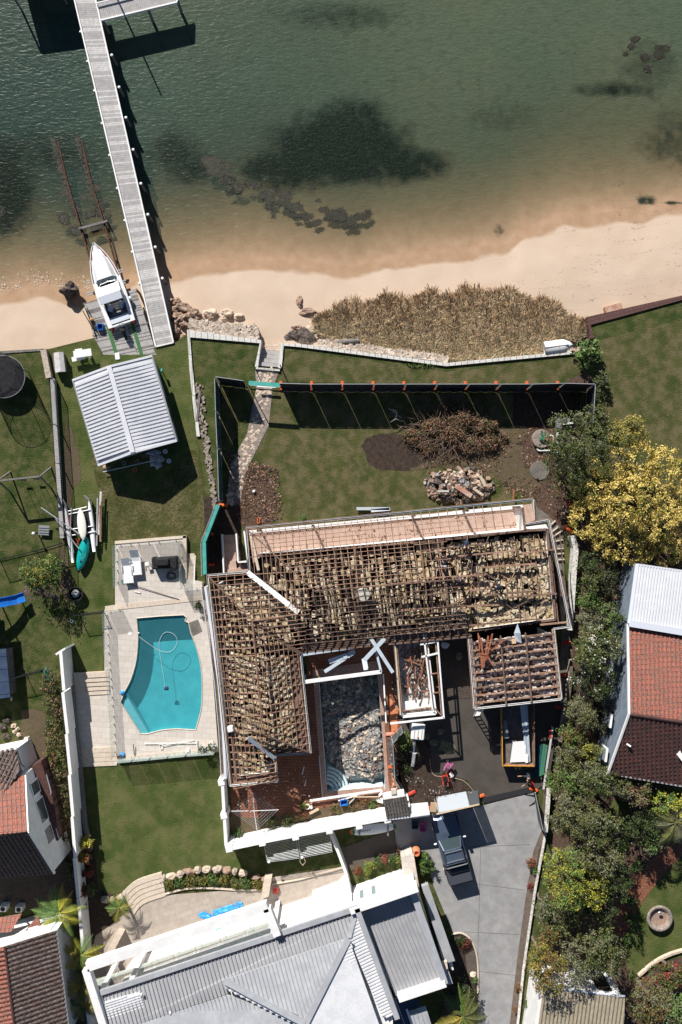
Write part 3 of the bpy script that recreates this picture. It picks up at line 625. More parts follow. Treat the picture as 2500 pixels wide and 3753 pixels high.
single('brick_slab',MB().prism(PP([(2216,1125),(2277,1108),(2284,1136),(2224,1154)],-.55),-1.3),'brick_red','square slab of worn red bricks on the sand against the dark brick wall','brick slab')
# seawalls
def capwall(name,pts,z,w,zb,m,mside,label,cat='wall',group=None,h=0.10):
 """wall built as one run: body + cap, along 2D points read at z"""
 t=thing(name,label,cat,P(pts[0][0],pts[0][1],z)*1.0,group);LOC[t.name]=t.location.copy()
 a=MB();b=MB();q=PP(pts,z)
 L=[];Rr=[]
 for i,p in enumerate(q):
  d=(q[min(i+1,len(q)-1)]-q[max(i-1,0)]);d.z=0;d.normalize();n_=Vector((-d.y,d.x,0))
  if 0<i<len(q)-1:
   d1=(q[i]-q[i-1]).normalized();n1=Vector((-d1.y,d1.x,0));k=1/max(0.4,n_.dot(n1))
  else:k=1
  L.append(p+n_*(w/2*k));Rr.append(p-n_*(w/2*k))
 b.prism(L+Rr[::-1],z-h)
 ins=[lerp(x,y,0.06) for x,y in zip(L,Rr)]+[lerp(x,y,0.94) for x,y in zip(L,Rr)][::-1]
 a.prism([Vector((p.x,p.y,z-h)) for p in ins],zb)
 part('body',a,mside,t);part('cap',b,m,t); return t
capwall('sea_wall',[(690,1660),(688,1500),(672,1240-16),(690,1222)],0.25,0.20,-0.5,'kerb_white','kerb_white','white kerb wall running down the left side of the terrace lawn') if False else None
capwall('garden_wall',[(727,1600),(712,1470),(700,1350),(691,1222),(955,1252),(940,1345)],0.14,0.24,-1.3,'kerb_white','wall_worn','white painted wall round the small lawn left of the beach steps')
capwall('garden_wall',[(1026,1350),(1035,1262),(1100,1266),(1637,1336),(2105,1291)],0.14,0.24,-1.3,'kerb_white','wall_worn','long white sea wall bent behind the dune grass')
capwall('garden_wall',[(2170,1240),(2159,1176),(2560,1076)],0.12,0.26,-1.3,'brick_dark','brick_dark','dark brick wall edging the lawn on the right')
capwall('garden_wall',[(-60,1296),(0,1292),(150,1282)],0.06,0.16,-1.2,'timber_dark','concrete_dark','low grey wall between the beach and the trampoline lawn')
# battered stone face on the beach
def stonewall(name,poly,z0,n,r,seed,label,m='stone_wall'):
 rn=random.Random(seed);mb=MB();q=poly
 for i in range(n):
  s,t=rn.random(),rn.random();a=lerp(Vector(q[0]),Vector(q[1]),s);b=lerp(Vector(q[3]),Vector(q[2]),s);p=lerp(a,b,t);c=P(p.x,p.y,lerp(z0,-.1,t));rr=r*rn.uniform(.7,1.3)
  mb.chunk(c,(rr*2.3,rr*1.9,rr*1.2),i+seed*100,0, None,.3)
 mb.prism([P(q[0][0],q[0][1],z0-.05),P(q[1][0],q[1][1],z0-.05),P(q[2][0],q[2][1],-.12),P(q[3][0],q[3][1],-.12)],-1.7)
 return single(name,mb,m,label,'stone wall')
stonewall('stone_wall',[(692,1170),(944,1196),(950,1244),(694,1218)],-0.5,190,.115,1,'battered rubble stone wall with orange and pale stones below the white wall')
stonewall('stone_wall',[(1170,1242),(1640,1305),(1640,1328),(1170,1268)],-0.55,170,.10,2,'grey rubble stone footing below the dune grass')
# beach steps
st=thing('beach_steps','worn stone steps going down to the sand between two white walls','steps',P(985,1300,-.6))
for i in range(6):
 v0=1340-i*15;z=-0.12-i*0.16;part('step',MB().prism(PP([(944+i,v0),(1024+i*.8,v0+6),(1027+i,v0-14+6),(947+i,v0-14)],z),-1.6),'timber_grey' if i<4 else 'rock_pale',st)
mb=MB();mb.bar(P(938,1350,.12),P(1026,1357,.12),.14,.1);single('threshold',mb,'kerb_white','white sill across the top of the beach steps','sill')
# rail posts by the steps
for k,(u,v) in enumerate([(929,1336),(1030,1346)]):
 mb=MB();mb.tube(P(u,v,0),P(u,v,0)+Vector((0,0,1.0)),0.04,n=8);single('gate_post',mb,'metal_dark',['short black gate post left of the beach steps','short black gate post right of the beach steps'][k],'post')
# ================================================================ JETTY
JZ=0.06
def jl(v): return 275+(v-0)*(574-275)/1272.0
jt=thing('jetty','long narrow grey timber jetty running out from the beach','jetty',P(600,1250,0))
rn=random.Random(2)
A0,A1=P(262,-50,JZ),P(571,1271,JZ);B0,B1=P(340,-50,JZ),P(636,1256,JZ)
mbs=[MB(),MB()];NB=190
for i in range(NB):
 t0,t1=i/NB,(i+0.93)/NB
 mbs[0 if rn.random()<.6 else 1].prism([lerp(A0,A1,t0)+Vector((0,0,rn.uniform(-.004,.004))),lerp(B0,B1,t0),lerp(B0,B1,t1),lerp(A0,A1,t1)],JZ-.05)
mb=MB();
for q,mi in ((mbs[0],0),(mbs[1],1)):mb.add(q.v,q.f,mi)
part('deck',mb,['timber_grey','timber_pale'],jt)
for k,(a,b) in enumerate([(A0,A1),(B0,B1)]):part('edge_beam',MB().bar(a,b,.10,.16),'white_paint',jt)
part('end_beam',MB().bar(P(571,1271,JZ),P(636,1256,JZ),.08,.12),'white_paint',jt)
part('joists',MB().bar(lerp(A0,B0,.3)-Vector((0,0,.16)),lerp(A1,B1,.3)-Vector((0,0,.16)),.08,.2).bar(lerp(A0,B0,.7)-Vector((0,0,.16)),lerp(A1,B1,.7)-Vector((0,0,.16)),.08,.2),'timber_dark',jt)
for v in [200,318,430,548,673,787,907,1022]:
 t=(v+50)/1310.0;c=lerp(B0,B1,t)+Vector((.24,0,0));c.z=JZ-.05
 part('pile',MB().tube((c.x,c.y,-3.2),(c.x,c.y,JZ-.12),.1,n=10),'timber_dark',jt);part('pile_cap',MB().lathe((c.x,c.y,JZ-.12),[(.10,0),(.11,.03),(.09,.06),(.03,.08)],10),'white_paint',jt)
for v in [113,222,330,450,567,688,806,922,1037]:
 t=(v+50)/1321.0;c=lerp(A0,A1,t)+Vector((-.12,0,0))
 part('pile',MB().tube((c.x,c.y,-3.2),(c.x,c.y,JZ-.12),.09,n=10),'timber_dark',jt);part('pile_cap',MB().lathe((c.x,c.y,JZ-.12),[(.09,0),(.10,.03),(.08,.06),(.03,.08)],10),'white_paint',jt)
jp=thing('jetty_platform','wider grey platform branching off the far end of the jetty','platform',P(500,30,0))
mb=MB();a0,a1,b0,b1=P(352,10,JZ+.01),P(652,-58,JZ+.01),P(369,74,JZ+.01),P(650,7,JZ+.01)
for i in range(46):mb.prism([lerp(a0,a1,i/46),lerp(a0,a1,(i+.93)/46),lerp(b0,b1,(i+.93)/46),lerp(b0,b1,i/46)],JZ-.04)
part('deck',mb,'timber_grey',jp);part('edge_beam',MB().bar(b0-Vector((0,0.04,0)),b1-Vector((0,0.04,0)),.10,.18),'white_paint',jp);part('edge_beam',MB().bar(b1,a1,.10,.18),'white_paint',jp)
part('rail',MB().bar(P(352,12,.25),P(480,-20,.25),.07,.07),'white_paint',jp)
for u,v in [(545,38),(652,4),(380,80)]:c=P(u,v,0);part('pile',MB().tube((c.x,c.y,-3.4),(c.x,c.y,JZ-.06),.11,n=10),'timber_dark',jp)
# unseen roof added beyond the top edge so its shade falls on the water
ps=thing('unseen_shade_roof','boat shelter roof beyond the top edge beside the jetty','shelter',P(150,-120,-1))
zr=1.0;ca=[P(-70,-420,zr),P(130,-420,zr),P(205,-62,zr),P(32,-38,zr)]
part('roof',MB().prism(ca,zr-.1),'timber_dark',ps)
for p in ca:part('post',MB().tube((p.x,p.y,-3),(p.x,p.y,zr-.1),.08),'timber_dark',ps)
mp_=thing('mooring_pole','tall mooring pole whose thin shade crosses the water','pole',P(455,-10,-1.4));
c=P(403,-60,WZ);part('pole',MB().tube((c.x,c.y,-3),(c.x+0,c.y,4.6),.075,.06),'galv',mp_)
# ================================================================ SLIPWAY, DECK AND BOAT
for k,pts in enumerate([[(213,520,-1.44),(240,640,-1.37),(268,740,-1.34),(290,815,-1.25),(330,950,-1.05)],[(300,515,-1.44),(330,650,-1.37),(357,740,-1.34),(385,830,-1.2),(420,950,-1.0),(468,1120,-.75)]]):
 mb=MB();q=[P(*p) for p in pts]
 for i in range(len(q)-1):mb.bar(q[i],q[i+1],.11,.16)
 for i in range(0,len(q)):mb.tube(q[i]-Vector((0,0,.8)),q[i],.05)
 single('slipway_rail',mb,'rust',['rusty left rail of the boat slipway','rusty right rail of the boat slipway running under the boat'][k],'rail')
mb=MB().bar(P(293,838,-1.05),P(393,811,-1.05),.16,.14);
for u,v in ((293,838),(391,811)):c=P(u,v,-1.05);mb.tube((c.x,c.y,-2),(c.x,c.y,-.95),.09,n=8)
single('slipway_crossbeam',mb,'timber_dark','grey crossbeam on two stub piles over the slipway rails','beam')
for k,(u,v,l_) in enumerate([(440,990,26),(452,1030,20),(325,1030,16),(330,1072,30),(456,1060,16)]):
 c=P(u,v,-.9);single('cradle_arm',MB().box((c.x,c.y,-.9),(l_/50,.09,.09),R(15)).box((c.x+.03,c.y-.17,-.9),(l_/50*.8,.09,.09),R(15)),'timber_grey',['pale stub arm on the right of the boat, nearest the bow','pale stub arm on the right of the boat below the first','pale stub arm left of the boat beside the windscreen','pale stub arm sticking out left of the canopy','short pale stub on the right of the boat by the deck'][k],'cradle arm')
dk=thing('slipway_deck','weathered grey timber deck under the stern of the motorboat','deck',P(440,1200,-.3));DZ=-.12
a0,a1,b0,b1=P(308,1112,DZ),P(375,1346,DZ),P(498,1060,DZ),P(578,1306,DZ);mb=MB();rn=random.Random(6)
for i in range(62):
 t0,t1=i/62,(i+.92)/62;s=0 if t0>.05 else .0
 for k in range(3):
  e0,e1=k/3+.003,(k+1)/3-.003;mb.prism([lerp(lerp(a0,a1,t),lerp(b0,b1,t),e) for t,e in ((t0,e0),(t0,e1),(t1,e1),(t1,e0))],DZ-.05,rn.choice([0,0,1]))
part('planks',mb,['timber_grey','timber_dark'],dk)
part('bearer',MB().bar(a0-Vector((-.3,0,.15)),a1-Vector((-.3,0,.15)),.12,.2),'timber_dark',dk);part('bearer',MB().bar(b0-Vector((.2,0,.15)),b1-Vector((.2,0,.15)),.12,.2),'timber_dark',dk)
for p in (a0,b0,lerp(b0,b1,.5),lerp(a0,a1,.5)):part('pile',MB().tube((p.x,p.y,-1.8),(p.x,p.y,DZ-.1),.09),'timber_dark',dk)
for k,(u0,v0,u1,v1) in enumerate([(393,1190,436,1330),(478,1165,520,1304)]):
 single('carpet_strip',MB().bar(P(u0,v0,-.09),P(u1,v1,-.09),.24,.03),'green_carpet',['sunlit green carpet strip on the left of the slipway deck','green carpet strip on the right of the slipway deck in the shade of the boat'][k],'carpet strip')
c=P(431,1306,0);single('storage_box',MB().bbox_((c.x,c.y,-.0),(.34,.5,.16),R(8),.03),'plastic_white','small white box on the sunlit green strip','box')
c=P(463,1222,0);single('motor_stand_board',MB().bar(P(455,1195,-.07),P(466,1232,-.07),.42,.04),'roof_metal','pale board lying under the outboard motor','board')
for i,(a,b) in enumerate([((303,1138),(352,1225)),((312,1130),(345,1205)),((338,1190),(352,1238)),((345,1188),(362,1228)),((326,1160),(350,1210)),((318,1128),(366,1220))]):
 single('pole',MB().tube(P(a[0],a[1],-.0),P(b[0],b[1],-.02),.035,.03,6),'black','black pole in the jumble beside the slipway deck','pole','black poles jumbled beside the slipway deck')
c=P(336,1171,.05);single('buoy',MB().rock((c.x,c.y,.02),(.14,.13,.13),1,2,.02),'yellow','round orange yellow float among the black poles','float',smooth=True)
c=P(369,1199,0);mb=MB()
for s,d in (((-.2,0),(.03,.4)),((.2,0),(.03,.4)),((0,-.2),(.43,.03)),((0,.2),(.43,.03))):mb.box((c.x+s[0],c.y+s[1],.05),(d[0],d[1],.28))
mb.box((c.x,c.y,-.06),(.4,.4,.03));t=thing('crate','bright blue open crate on the slipway deck left of the stern','crate',(c.x,c.y,-.08));part('shell',mb,'blue',t);part('contents',MB().rock((c.x,c.y,.0),(.13,.1,.06),2,1),'black',t)
# --- motorboat
bt=thing('motorboat','white cabin motorboat with red striped bow parked on the slipway','motorboat',P(390,1040,-1.0))
ax0,ax1=P(345,893,.45),P(446,1188,.45);ax0.z=ax1.z=0;axd=(ax1-ax0).normalized();axn=Vector((-axd.y,axd.x,0));BL=(ax1-ax0).length
prof=[(0,.02),(.05,.22),(.12,.45),(.22,.68),(.34,.86),(.48,.97),(.62,1.0),(.8,.98),(1.0,.93)];HBW=1.07
def bw(t):
 for i in range(len(prof)-1):
  if t<=prof[i+1][0]:a,b=prof[i],prof[i+1]; return lerp(a[1],b[1],(t-a[0])/(b[0]-a[0]))*HBW
 return prof[-1][1]*HBW
def bp_(t,s,z):p=ax0+axd*(BL*t)+axn*(bw(t)*s); return Vector((p.x,p.y,z))
def sheer(t): return .62-.22*min(1,t*1.3)
ts=[i/24 for i in range(25)]
mb=MB();secs=[]
for t in ts:
 zg=sheer(t);tk=max(t,.02)
 secs.append([bp_(t,1,zg),bp_(t,.97,zg-.25),bp_(t+(.02 if t<.1 else 0),.72,-.45),bp_(t+(.05 if t<.2 else 0),.05,-.72+.3*max(0,.15-t)/.15),bp_(t+(.05 if t<.2 else 0),-.05,-.72+.3*max(0,.15-t)/.15),bp_(t+(.02 if t<.1 else 0),-.72,-.45),bp_(t,-.97,zg-.25),bp_(t,-1,zg)])
o_=len(mb.v)
for s_ in secs:mb.v.extend([tuple(p) for p in s_])
for i in range(24):
 for k in range(7):mb.f.append((i*8+k,i*8+k+1,i*8+8+k+1,i*8+8+k));mb.m.append(0)
mb.f.append(tuple(24*8+k for k in range(8)));mb.m.append(0)
part('hull',mb,'gel_white',bt,smooth=True)
# deck: stripe band then white foredeck, coaming, cockpit sole
def band(sa,sb,t0,t1,dz,n=16,z=None):
 m_=MB()
 for i in range(n):
  ta,tb=lerp(t0,t1,i/n),lerp(t0,t1,(i+1)/n)
  m_.add([bp_(ta,sa(ta),sheer(ta)+dz),bp_(tb,sa(tb),sheer(tb)+dz),bp_(tb,sb(tb),sheer(tb)+dz),bp_(ta,sb(ta),sheer(ta)+dz)],[(0,1,2,3)])
 return m_
part('rub_rail',MB().path([bp_(t,1.0,sheer(t)) for t in ts],.035,6).path([bp_(t,-1.0,sheer(t)) for t in ts],.035,6),'gel_white',bt)
for s in (1,-1):part('red_stripe',band(lambda t:s*(.97), lambda t:s*(.68 if t<.18 else .88),.03,.42 if s>0 else .3,.006),'red_dark',bt)
part('foredeck',band(lambda t:.9, lambda t:-.9,0.02,.47,-.01),'gel_white',bt)
mb=MB()
for i in range(10):
 ta,tb=lerp(.09,.45,i/10),lerp(.09,.45,(i+1)/10);za,zb_=.62+.30*math.sin(min(1,i/7)*1.57),.62+.30*math.sin(min(1,(i+1)/7)*1.57)
 mb.add([bp_(ta,.78,sheer(ta)),bp_(tb,.78,sheer(tb)),bp_(tb,.55,zb_),bp_(ta,.55,za),bp_(ta,-.55,za),bp_(tb,-.55,zb_),bp_(tb,-.78,sheer(tb)),bp_(ta,-.78,sheer(ta))],[(0,1,2,3),(3,2,5,4),(4,5,6,7)])
part('cabin_top',mb,'gel_white',bt)
for s in (1,-1):part('side_deck',band(lambda t:s*.99, lambda t:s*.70,.45,1.0,.004),'gel_white',bt)
mb=MB();mb.add([bp_(.45,.72,-.2),bp_(.97,.72,-.2),bp_(.97,-.72,-.2),bp_(.45,-.72,-.2)],[(0,1,2,3)])
for s in (1,-1):mb.add([bp_(.45,.72*s,.42),bp_(.97,.72*s,.42),bp_(.97,.72*s,-.2),bp_(.45,.72*s,-.2)],[(0,1,2,3)])
part('cockpit',mb,'metal_dark',bt)
ws=[bp_(.535,-.86,.55),bp_(.475,-.45,.55),bp_(.462,.12,.55),bp_(.475,.62,.55),bp_(.505,.80,.55)];wt=[bp_(.575,-.78,1.0),bp_(.515,-.40,1.02),bp_(.51,.12,1.04),bp_(.52,.58,1.04),bp_(.55,.72,1.0)]
for i in range(4):
 if i==3:part('windscreen_frame',MB().path(wt,.03,5),'gel_white',bt);
 pane=part('windscreen',MB().add([ws[i],ws[i+1],wt[i+1],wt[i]],[(0,1,2,3)]),'glass_blue',bt);part('frame',MB().bar(ws[i+1],wt[i+1],.05,.05),'gel_white',bt) if i<3 else None
def top(t0,t1,z0,z1,m,s0=.80):
 m_=MB();a=[bp_(t0,s0,z0),bp_(t1,s0,z1),bp_(t1,-s0-.04,z1),bp_(t0,-s0-.04,z0)];m_.add(a+[p-Vector((0,0,.05)) for p in a],[(0,1,2,3),(7,6,5,4),(0,4,5,1),(1,5,6,2),(2,6,7,3),(3,7,4,0)]); return m_
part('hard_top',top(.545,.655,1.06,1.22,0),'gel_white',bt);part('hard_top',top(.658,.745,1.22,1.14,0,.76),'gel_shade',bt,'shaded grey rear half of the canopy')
for t_ in (.6,.74):
 for s in (1,-1):part('top_post',MB().tube(bp_(t_,.78*s,.4),bp_(t_,.76*s,1.15),.02),'chrome',bt)
for s in (.38,-.42):p=bp_(.77,s,.1);part('seat',MB().bbox_((p.x,p.y,.12),(.36,.5,.36),R(-18),.05),'gel_shade',bt)
part('bench',MB().bar(bp_(.93,.7,.28),bp_(.93,-.7,.28),.45,.34),'gel_shade',bt);part('floor_line',MB().bar(bp_(.75,0,-.17),bp_(.9,0,-.17),.03,.03),'gel_white',bt)
part('transom',MB().bar(bp_(.99,.95,.1),bp_(.99,-.95,.1),.12,.6),'gel_white',bt)
for s in (.84,-.84):p=bp_(1.0,s,.3);part('corner_pod',MB().bbox_((p.x,p.y,.2),(.3,.34,.34),R(-18),.05),'red_dark',bt)
om=part('outboard_motor',MB().bar(bp_(1.0,.0,.42),bp_(1.09,-.06,.48),.32,.34),'black',bt);part('cowling',MB().rock(bp_(1.02,0,.62),(.22,.16,.16),3,2,.05),'metal_grey',om,smooth=True);part('motor_leg',MB().bar(bp_(1.08,-.05,.3),bp_(1.17,-.12,.0),.16,.2),'black',om)
part('bow_rail',MB().path([bp_(.02,0,.95),bp_(.1,.5,.95),bp_(.22,.62,.92)],.014,5).path([bp_(.02,0,.95),bp_(.1,-.5,.95),bp_(.22,-.62,.92)],.014,5),'chrome',bt)
c=P(474,1093,.3);single('fender',MB().rock((c.x,c.y,.2),(.17,.17,.17),1,3,.015),'gel_white','round white fender ball hung on the right side of the motorboat','fender',smooth=True)
# ================================================================ ROCKS, DINGHY, DUNE
def rockthing(u,v,ru,rv,h,seed,m,label,z=-1.1,rz=0.0,group=None,name='rock',rough=.3):
 c=P(u,v,z+h*.5);k=(HC-z)/HC/SS
 return single(name,MB().rock((c.x,c.y,z+h*.25),(ru*k,rv*k,h*.75),seed,3,rough,rz),m,label,'rock',group)
rockthing(252,1058,33,26,.75,5,'rock_dark','lone craggy dark rock on the sand left of the motorboat')
rl=[(642,1105,20,14,.4,'rock','flat rock at the top of the cluster beside the jetty'),(665,1130,30,18,.6,'rock','large brown rock beside the jetty'),(700,1155,34,24,.7,'rock','big cracked brown rock between jetty and stone wall'),
      (650,1165,24,20,.6,'rock','rock in the shade of the jetty'),(675,1190,26,16,.5,'rock_sand','orange brown rock at the foot of the white wall corner'),(645,1215,18,26,.5,'rock_sand','orange rock wedged beside the landward end of the jetty'),(660,1240,22,14,.3,'rock_sand','low sandy rock above the end of the jetty'),
      (772,1150,25,18,.45,'rock_pale','pale rounded rock on the sand above the stone wall'),(835,1150,24,15,.4,'rock_pale','pale humped rock, left piece of the pair above the stone wall'),(875,1160,20,13,.35,'rock_pale','pale humped rock, right piece of the pair above the stone wall'),
      (822,1168,14,9,.25,'rock_pale','smallest pale rock above the stone wall'),(1098,1108,11,22,.2,'rock','thin upright shard of rock left of the dune'),(1130,1143,30,15,.3,'rock','mottled rock left of the dune grass'),(1165,1165,20,12,.3,'rock_pale','small pale rock at the left tip of the dune grass'),
      (1080,1230,36,24,.3,'rock_dark','left dark flat rock above the white sea wall'),(1120,1232,34,28,.35,'rock_dark','right dark flat rock above the white sea wall'),(1088,1200,18,12,.25,'rock_sand','sandy rock on top of the dark flat rocks'),(1145,1195,24,22,.2,'rock_pale','sandy ledge between the dark rocks and the dune')]
for i,(u,v,a,b,h,m_,lb) in enumerate(rl):rockthing(u,v,a,b,h,20+i,m_,lb)
c0,c1=P(1238,1256,-.5),P(1316,1248,-.45);single('log',MB().tube(c0,c1,.19,.16,12),'timber_dark','grey driftwood log below the dune grass','log');single('plank',MB().bar(P(1222,1246,-.6),P(1278,1244,-.6),.07,.04),'timber_pale','pale bleached plank beside the driftwood log','plank')
# overturned dinghy
dg=thing('dinghy','white dinghy lying upside down on the sea wall','dinghy',P(2045,1270,-.2));mb=MB();N_=14
q0,q1=P(1996,1276,.2),P(2100,1262,.2);dx=(q1-q0).normalized();dn=Vector((-dx.y,dx.x,0));DL=(q1-q0).length;secs=[]
for i in range(N_+1):
 t=i/N_;wv_=.50*(min(1,(1-t)/.3)**.6 if t>.7 else 1.0)+.01;p=q0+dx*(DL*t);zt=.35-(.15*max(0,t-.7)/.3)
 secs.append([Vector((p.x,p.y,0))+dn*(wv_*s)+Vector((0,0,z)) for s,z in ((-1,-.15),(-.95,.12),(-.6,zt-.06),(-.1,zt),(.1,zt),(.6,zt-.06),(.95,.12),(1,-.15))])
for s_ in secs:mb.v.extend([tuple(p) for p in s_])
for i in range(N_):
 for k in range(7):mb.f.append((i*8+k,i*8+k+1,i*8+8+k+1,i*8+8+k));mb.m.append(0)
mb.f.append(tuple(range(8)));mb.m.append(0)
part('hull',mb,'gel_white',dg,smooth=True);part('keel',MB().bar(q0+Vector((0,0,.17)),q0+dx*DL*.85+Vector((0,0,.14)),.03,.05),'metal_grey',dg)
for t_ in (.14,.52):part('strap_mark',MB().path([s_+Vector((0,0,.012)) for s_ in secs[int(t_*N_)]],.02,4),'timber_raw',dg)
# dune grass
rg=np.random.default_rng(8);NG=46000
top_=[(1165,1165),(1200,1125),(1280,1105),(1400,1085),(1520,1075),(1650,1060),(1760,1048),(1850,1055),(1930,1075),(2020,1105),(2090,1145),(2140,1180),(2160,1200)]
bot_=[(1165,1215),(1200,1240),(1330,1262),(1420,1280),(1500,1300),(1620,1330),(1700,1322),(1850,1310),(1985,1298),(2000,1245),(2110,1245),(2150,1225),(2160,1215)]
u=rg.uniform(1165,2160,NG);tv=np.interp(u,[p[0] for p in top_],[p[1] for p in top_])+24+13*np.sin(u*.043)+8*np.sin(u*.11)+5*np.sin(u*.31);bv=np.interp(u,[p[0] for p in bot_],[p[1] for p in bot_]);s=rg.random(NG)
cl=np.round(u/16)*16+np.round(s*14)*37;v=tv+(bv-tv)*s+rg.normal(size=NG)*4
ph=np.sin(u*.11+np.sin(v*.07)*2)*np.sin(v*.13+1.3*np.sin(u*.05));keep=(ph>-.35)|(rg.random(NG)<.35);u,v,s,ph=u[keep],v[keep],s[keep],ph[keep];n_=len(u)
zb=-1.05+.35*s;k=(HC-zb)/HC;X=(u-1250)/SS*k;Y=(1876.5-v)/SS*k;hgt=(.12+.42*rg.random(n_)**1.5)*(1-.35*s)*(.8+.3*ph)
la=1.6+1.0*ph+rg.normal(size=n_)*.7;lean=.32+.36*rg.random(n_);b0=np.stack([X,Y,zb],1);t1=b0+np.stack([np.cos(la)*lean,np.sin(la)*lean,hgt],1)
wd=np.stack([-np.sin(la),np.cos(la),np.zeros(n_)],1)*(.024+.03*rg.random(n_))[:, None];V=np.stack([b0-wd,b0+wd,t1+wd*.3,t1-wd*.3],1).reshape(-1,3);F=np.arange(4*n_).reshape(n_,4)
mi=((rg.random(n_)<(.12+.45*s))|(ph<-.3)).astype(int)
me=mesh_np('dune_grass',V,F,['dune_tan','dune_green'],mi,(0,0,0));o=bpy.data.objects.new('dune_grass',me);C.objects.link(o);props(o,'tall dry dune grass along the beach in front of the sea wall','dune grass', None,'stuff')
struct('dune',MB().prism([P(p[0],p[1]+(26+8*math.sin(i*2.3) if i<13 else -2),-1.02+(.28 if i>=13 else 0)) for i,p in enumerate(top_+bot_[::-1])],-1.7),'mulch')
# ================================================================ LEFT GARDENS
def zpt(u,v,z0,dz):p=P(u,v,z0); return Vector((p.x,p.y,z0+dz))
def rectpts(u,v,L,W,ang):
 """plan rectangle round (u, v) in px, ang degrees clockwise in plan"""
 a=R(ang);ca,sa=math.cos(a),math.sin(a); return [(u+x*ca-y*sa,v+x*sa+y*ca) for x,y in ((-L/2,-W/2),(L/2,-W/2),(L/2,W/2),(-L/2,W/2))]
# boathouse
bh=thing('boathouse','small boathouse with a pale corrugated gable roof on the left lawn','boathouse',P(460,1500,0))
NW,NR,NE=P(267,1394,1.45),P(400,1344,2.3),P(558,1305,1.75);SW,SR,SE=P(360,1705,1.45),P(487,1658,2.5),P(648,1615,1.75)
for nm,poly in (('roof',[NW,NR,SR,SW]),('roof',[NR,NE,SE,SR])):
 mb=MB();mb.add(poly+[p-Vector((0,0,.05)) for p in poly],[(0,1,2,3),(7,6,5,4),(0,4,5,1),(1,5,6,2),(2,6,7,3),(3,7,4,0)])
 ribs(mb,[lerp(p,sum(poly,Vector())/4,.07) for p in poly],poly[1]-poly[0],0.262,0.15,0.10,0,.6);part(nm,mb,'roof_boat',bh)
part('ridge_cap',MB().bar(NR+Vector((0,0,.05)),SR+Vector((0,0,.05)),.34,.07),'roof_boat',bh)
for a,b in ((NW,SW),(NE,SE)):part('gutter',MB().bar(a,b,.10,.1),'metal_grey',bh)
for a,b in ((NW,NR),(NR,NE),(SW,SR),(SR,SE)):part('barge_board',MB().bar(a,b,.16,.12),'roof_boat',bh)
ins=[lerp(p,(NW+NE+SW+SE)/4,.05) for p in (NW,NE,SE,SW)]
part('wall',MB().prism([Vector((p.x,p.y,1.35)) for p in ins],0),'fascia_blue',bh)
e0,e1=ins[1],ins[2]
for k,t in enumerate((.45,.62)):a=lerp(e0,e1,t);b=lerp(e0,e1,t+.14);w_=part('window',MB().bar(Vector((a.x+.03,a.y,.85)),Vector((b.x+.03,b.y,.85)),.05,.6),'white_paint',bh);part('pane',MB().bar(Vector((a.x+.07,a.y,.85)),Vector((b.x+.07,b.y,.85)),.04,.48),'glass_dark',w_)
# rubbish behind the boathouse
c=P(575,1680,0);rg_=random.Random(3)
mb=MB();
for i in range(9):mb.rock((c.x+rg_.uniform(-.35,.35),c.y+rg_.uniform(-.55,.5),.18),(.28,.24,.16),i,2,.5)
single('plastic_sheeting',mb,'roof_metal','crumpled clear and silver plastic sheeting in the shade behind the boathouse','plastic sheet')
for k,(u,v,m_,lb) in enumerate([(607,1655,'plastic_white','tall white pot behind the boathouse'),(620,1690,'plastic_white','round white bucket behind the boathouse'),(455,1698,'metal_grey','grey pot behind the boathouse near its middle'),(495,1722,'terracotta','dark terracotta pot below the pipe behind the boathouse'),(388,1712,'rock_sand','sandstone block at the back left corner of the boathouse')]):
 c=P(u,v,.2);single('garden_pot' if k<4 else 'stone_block',MB().lathe((c.x,c.y,0),[(.1,0),(.16,.25),(.18,.3),(.14,.3),(.12,.1)],12) if k<4 else MB().rock((c.x,c.y,.1),(.25,.2,.18),4,2),m_,lb,'pot' if k<4 else 'stone block')
single('pipe',MB().tube(P(378,1730,.3),P(585,1683,.5),.035),'fascia_blue','long pale pipe lying behind the boathouse','pipe')
for k,(u,v) in enumerate([(500,1690),(530,1670)]):c=P(u,v,.1);single('brick_block',MB().box((c.x,c.y,.1),(.5,.3,.2),.3),'timber_old',['brown block behind the boathouse, nearer the pipe','brown block behind the boathouse, nearer the wall'][k],'block')
# hose reel
c=P(590,1358,.7);single('hose_reel',MB().tube((c.x,c.y,.6),(c.x+.1,c.y,.6),.16,n=12).tube((c.x,c.y,0),(c.x,c.y,.6),.03),'teal_bright','teal hose reel at the front corner of the boathouse','hose reel')
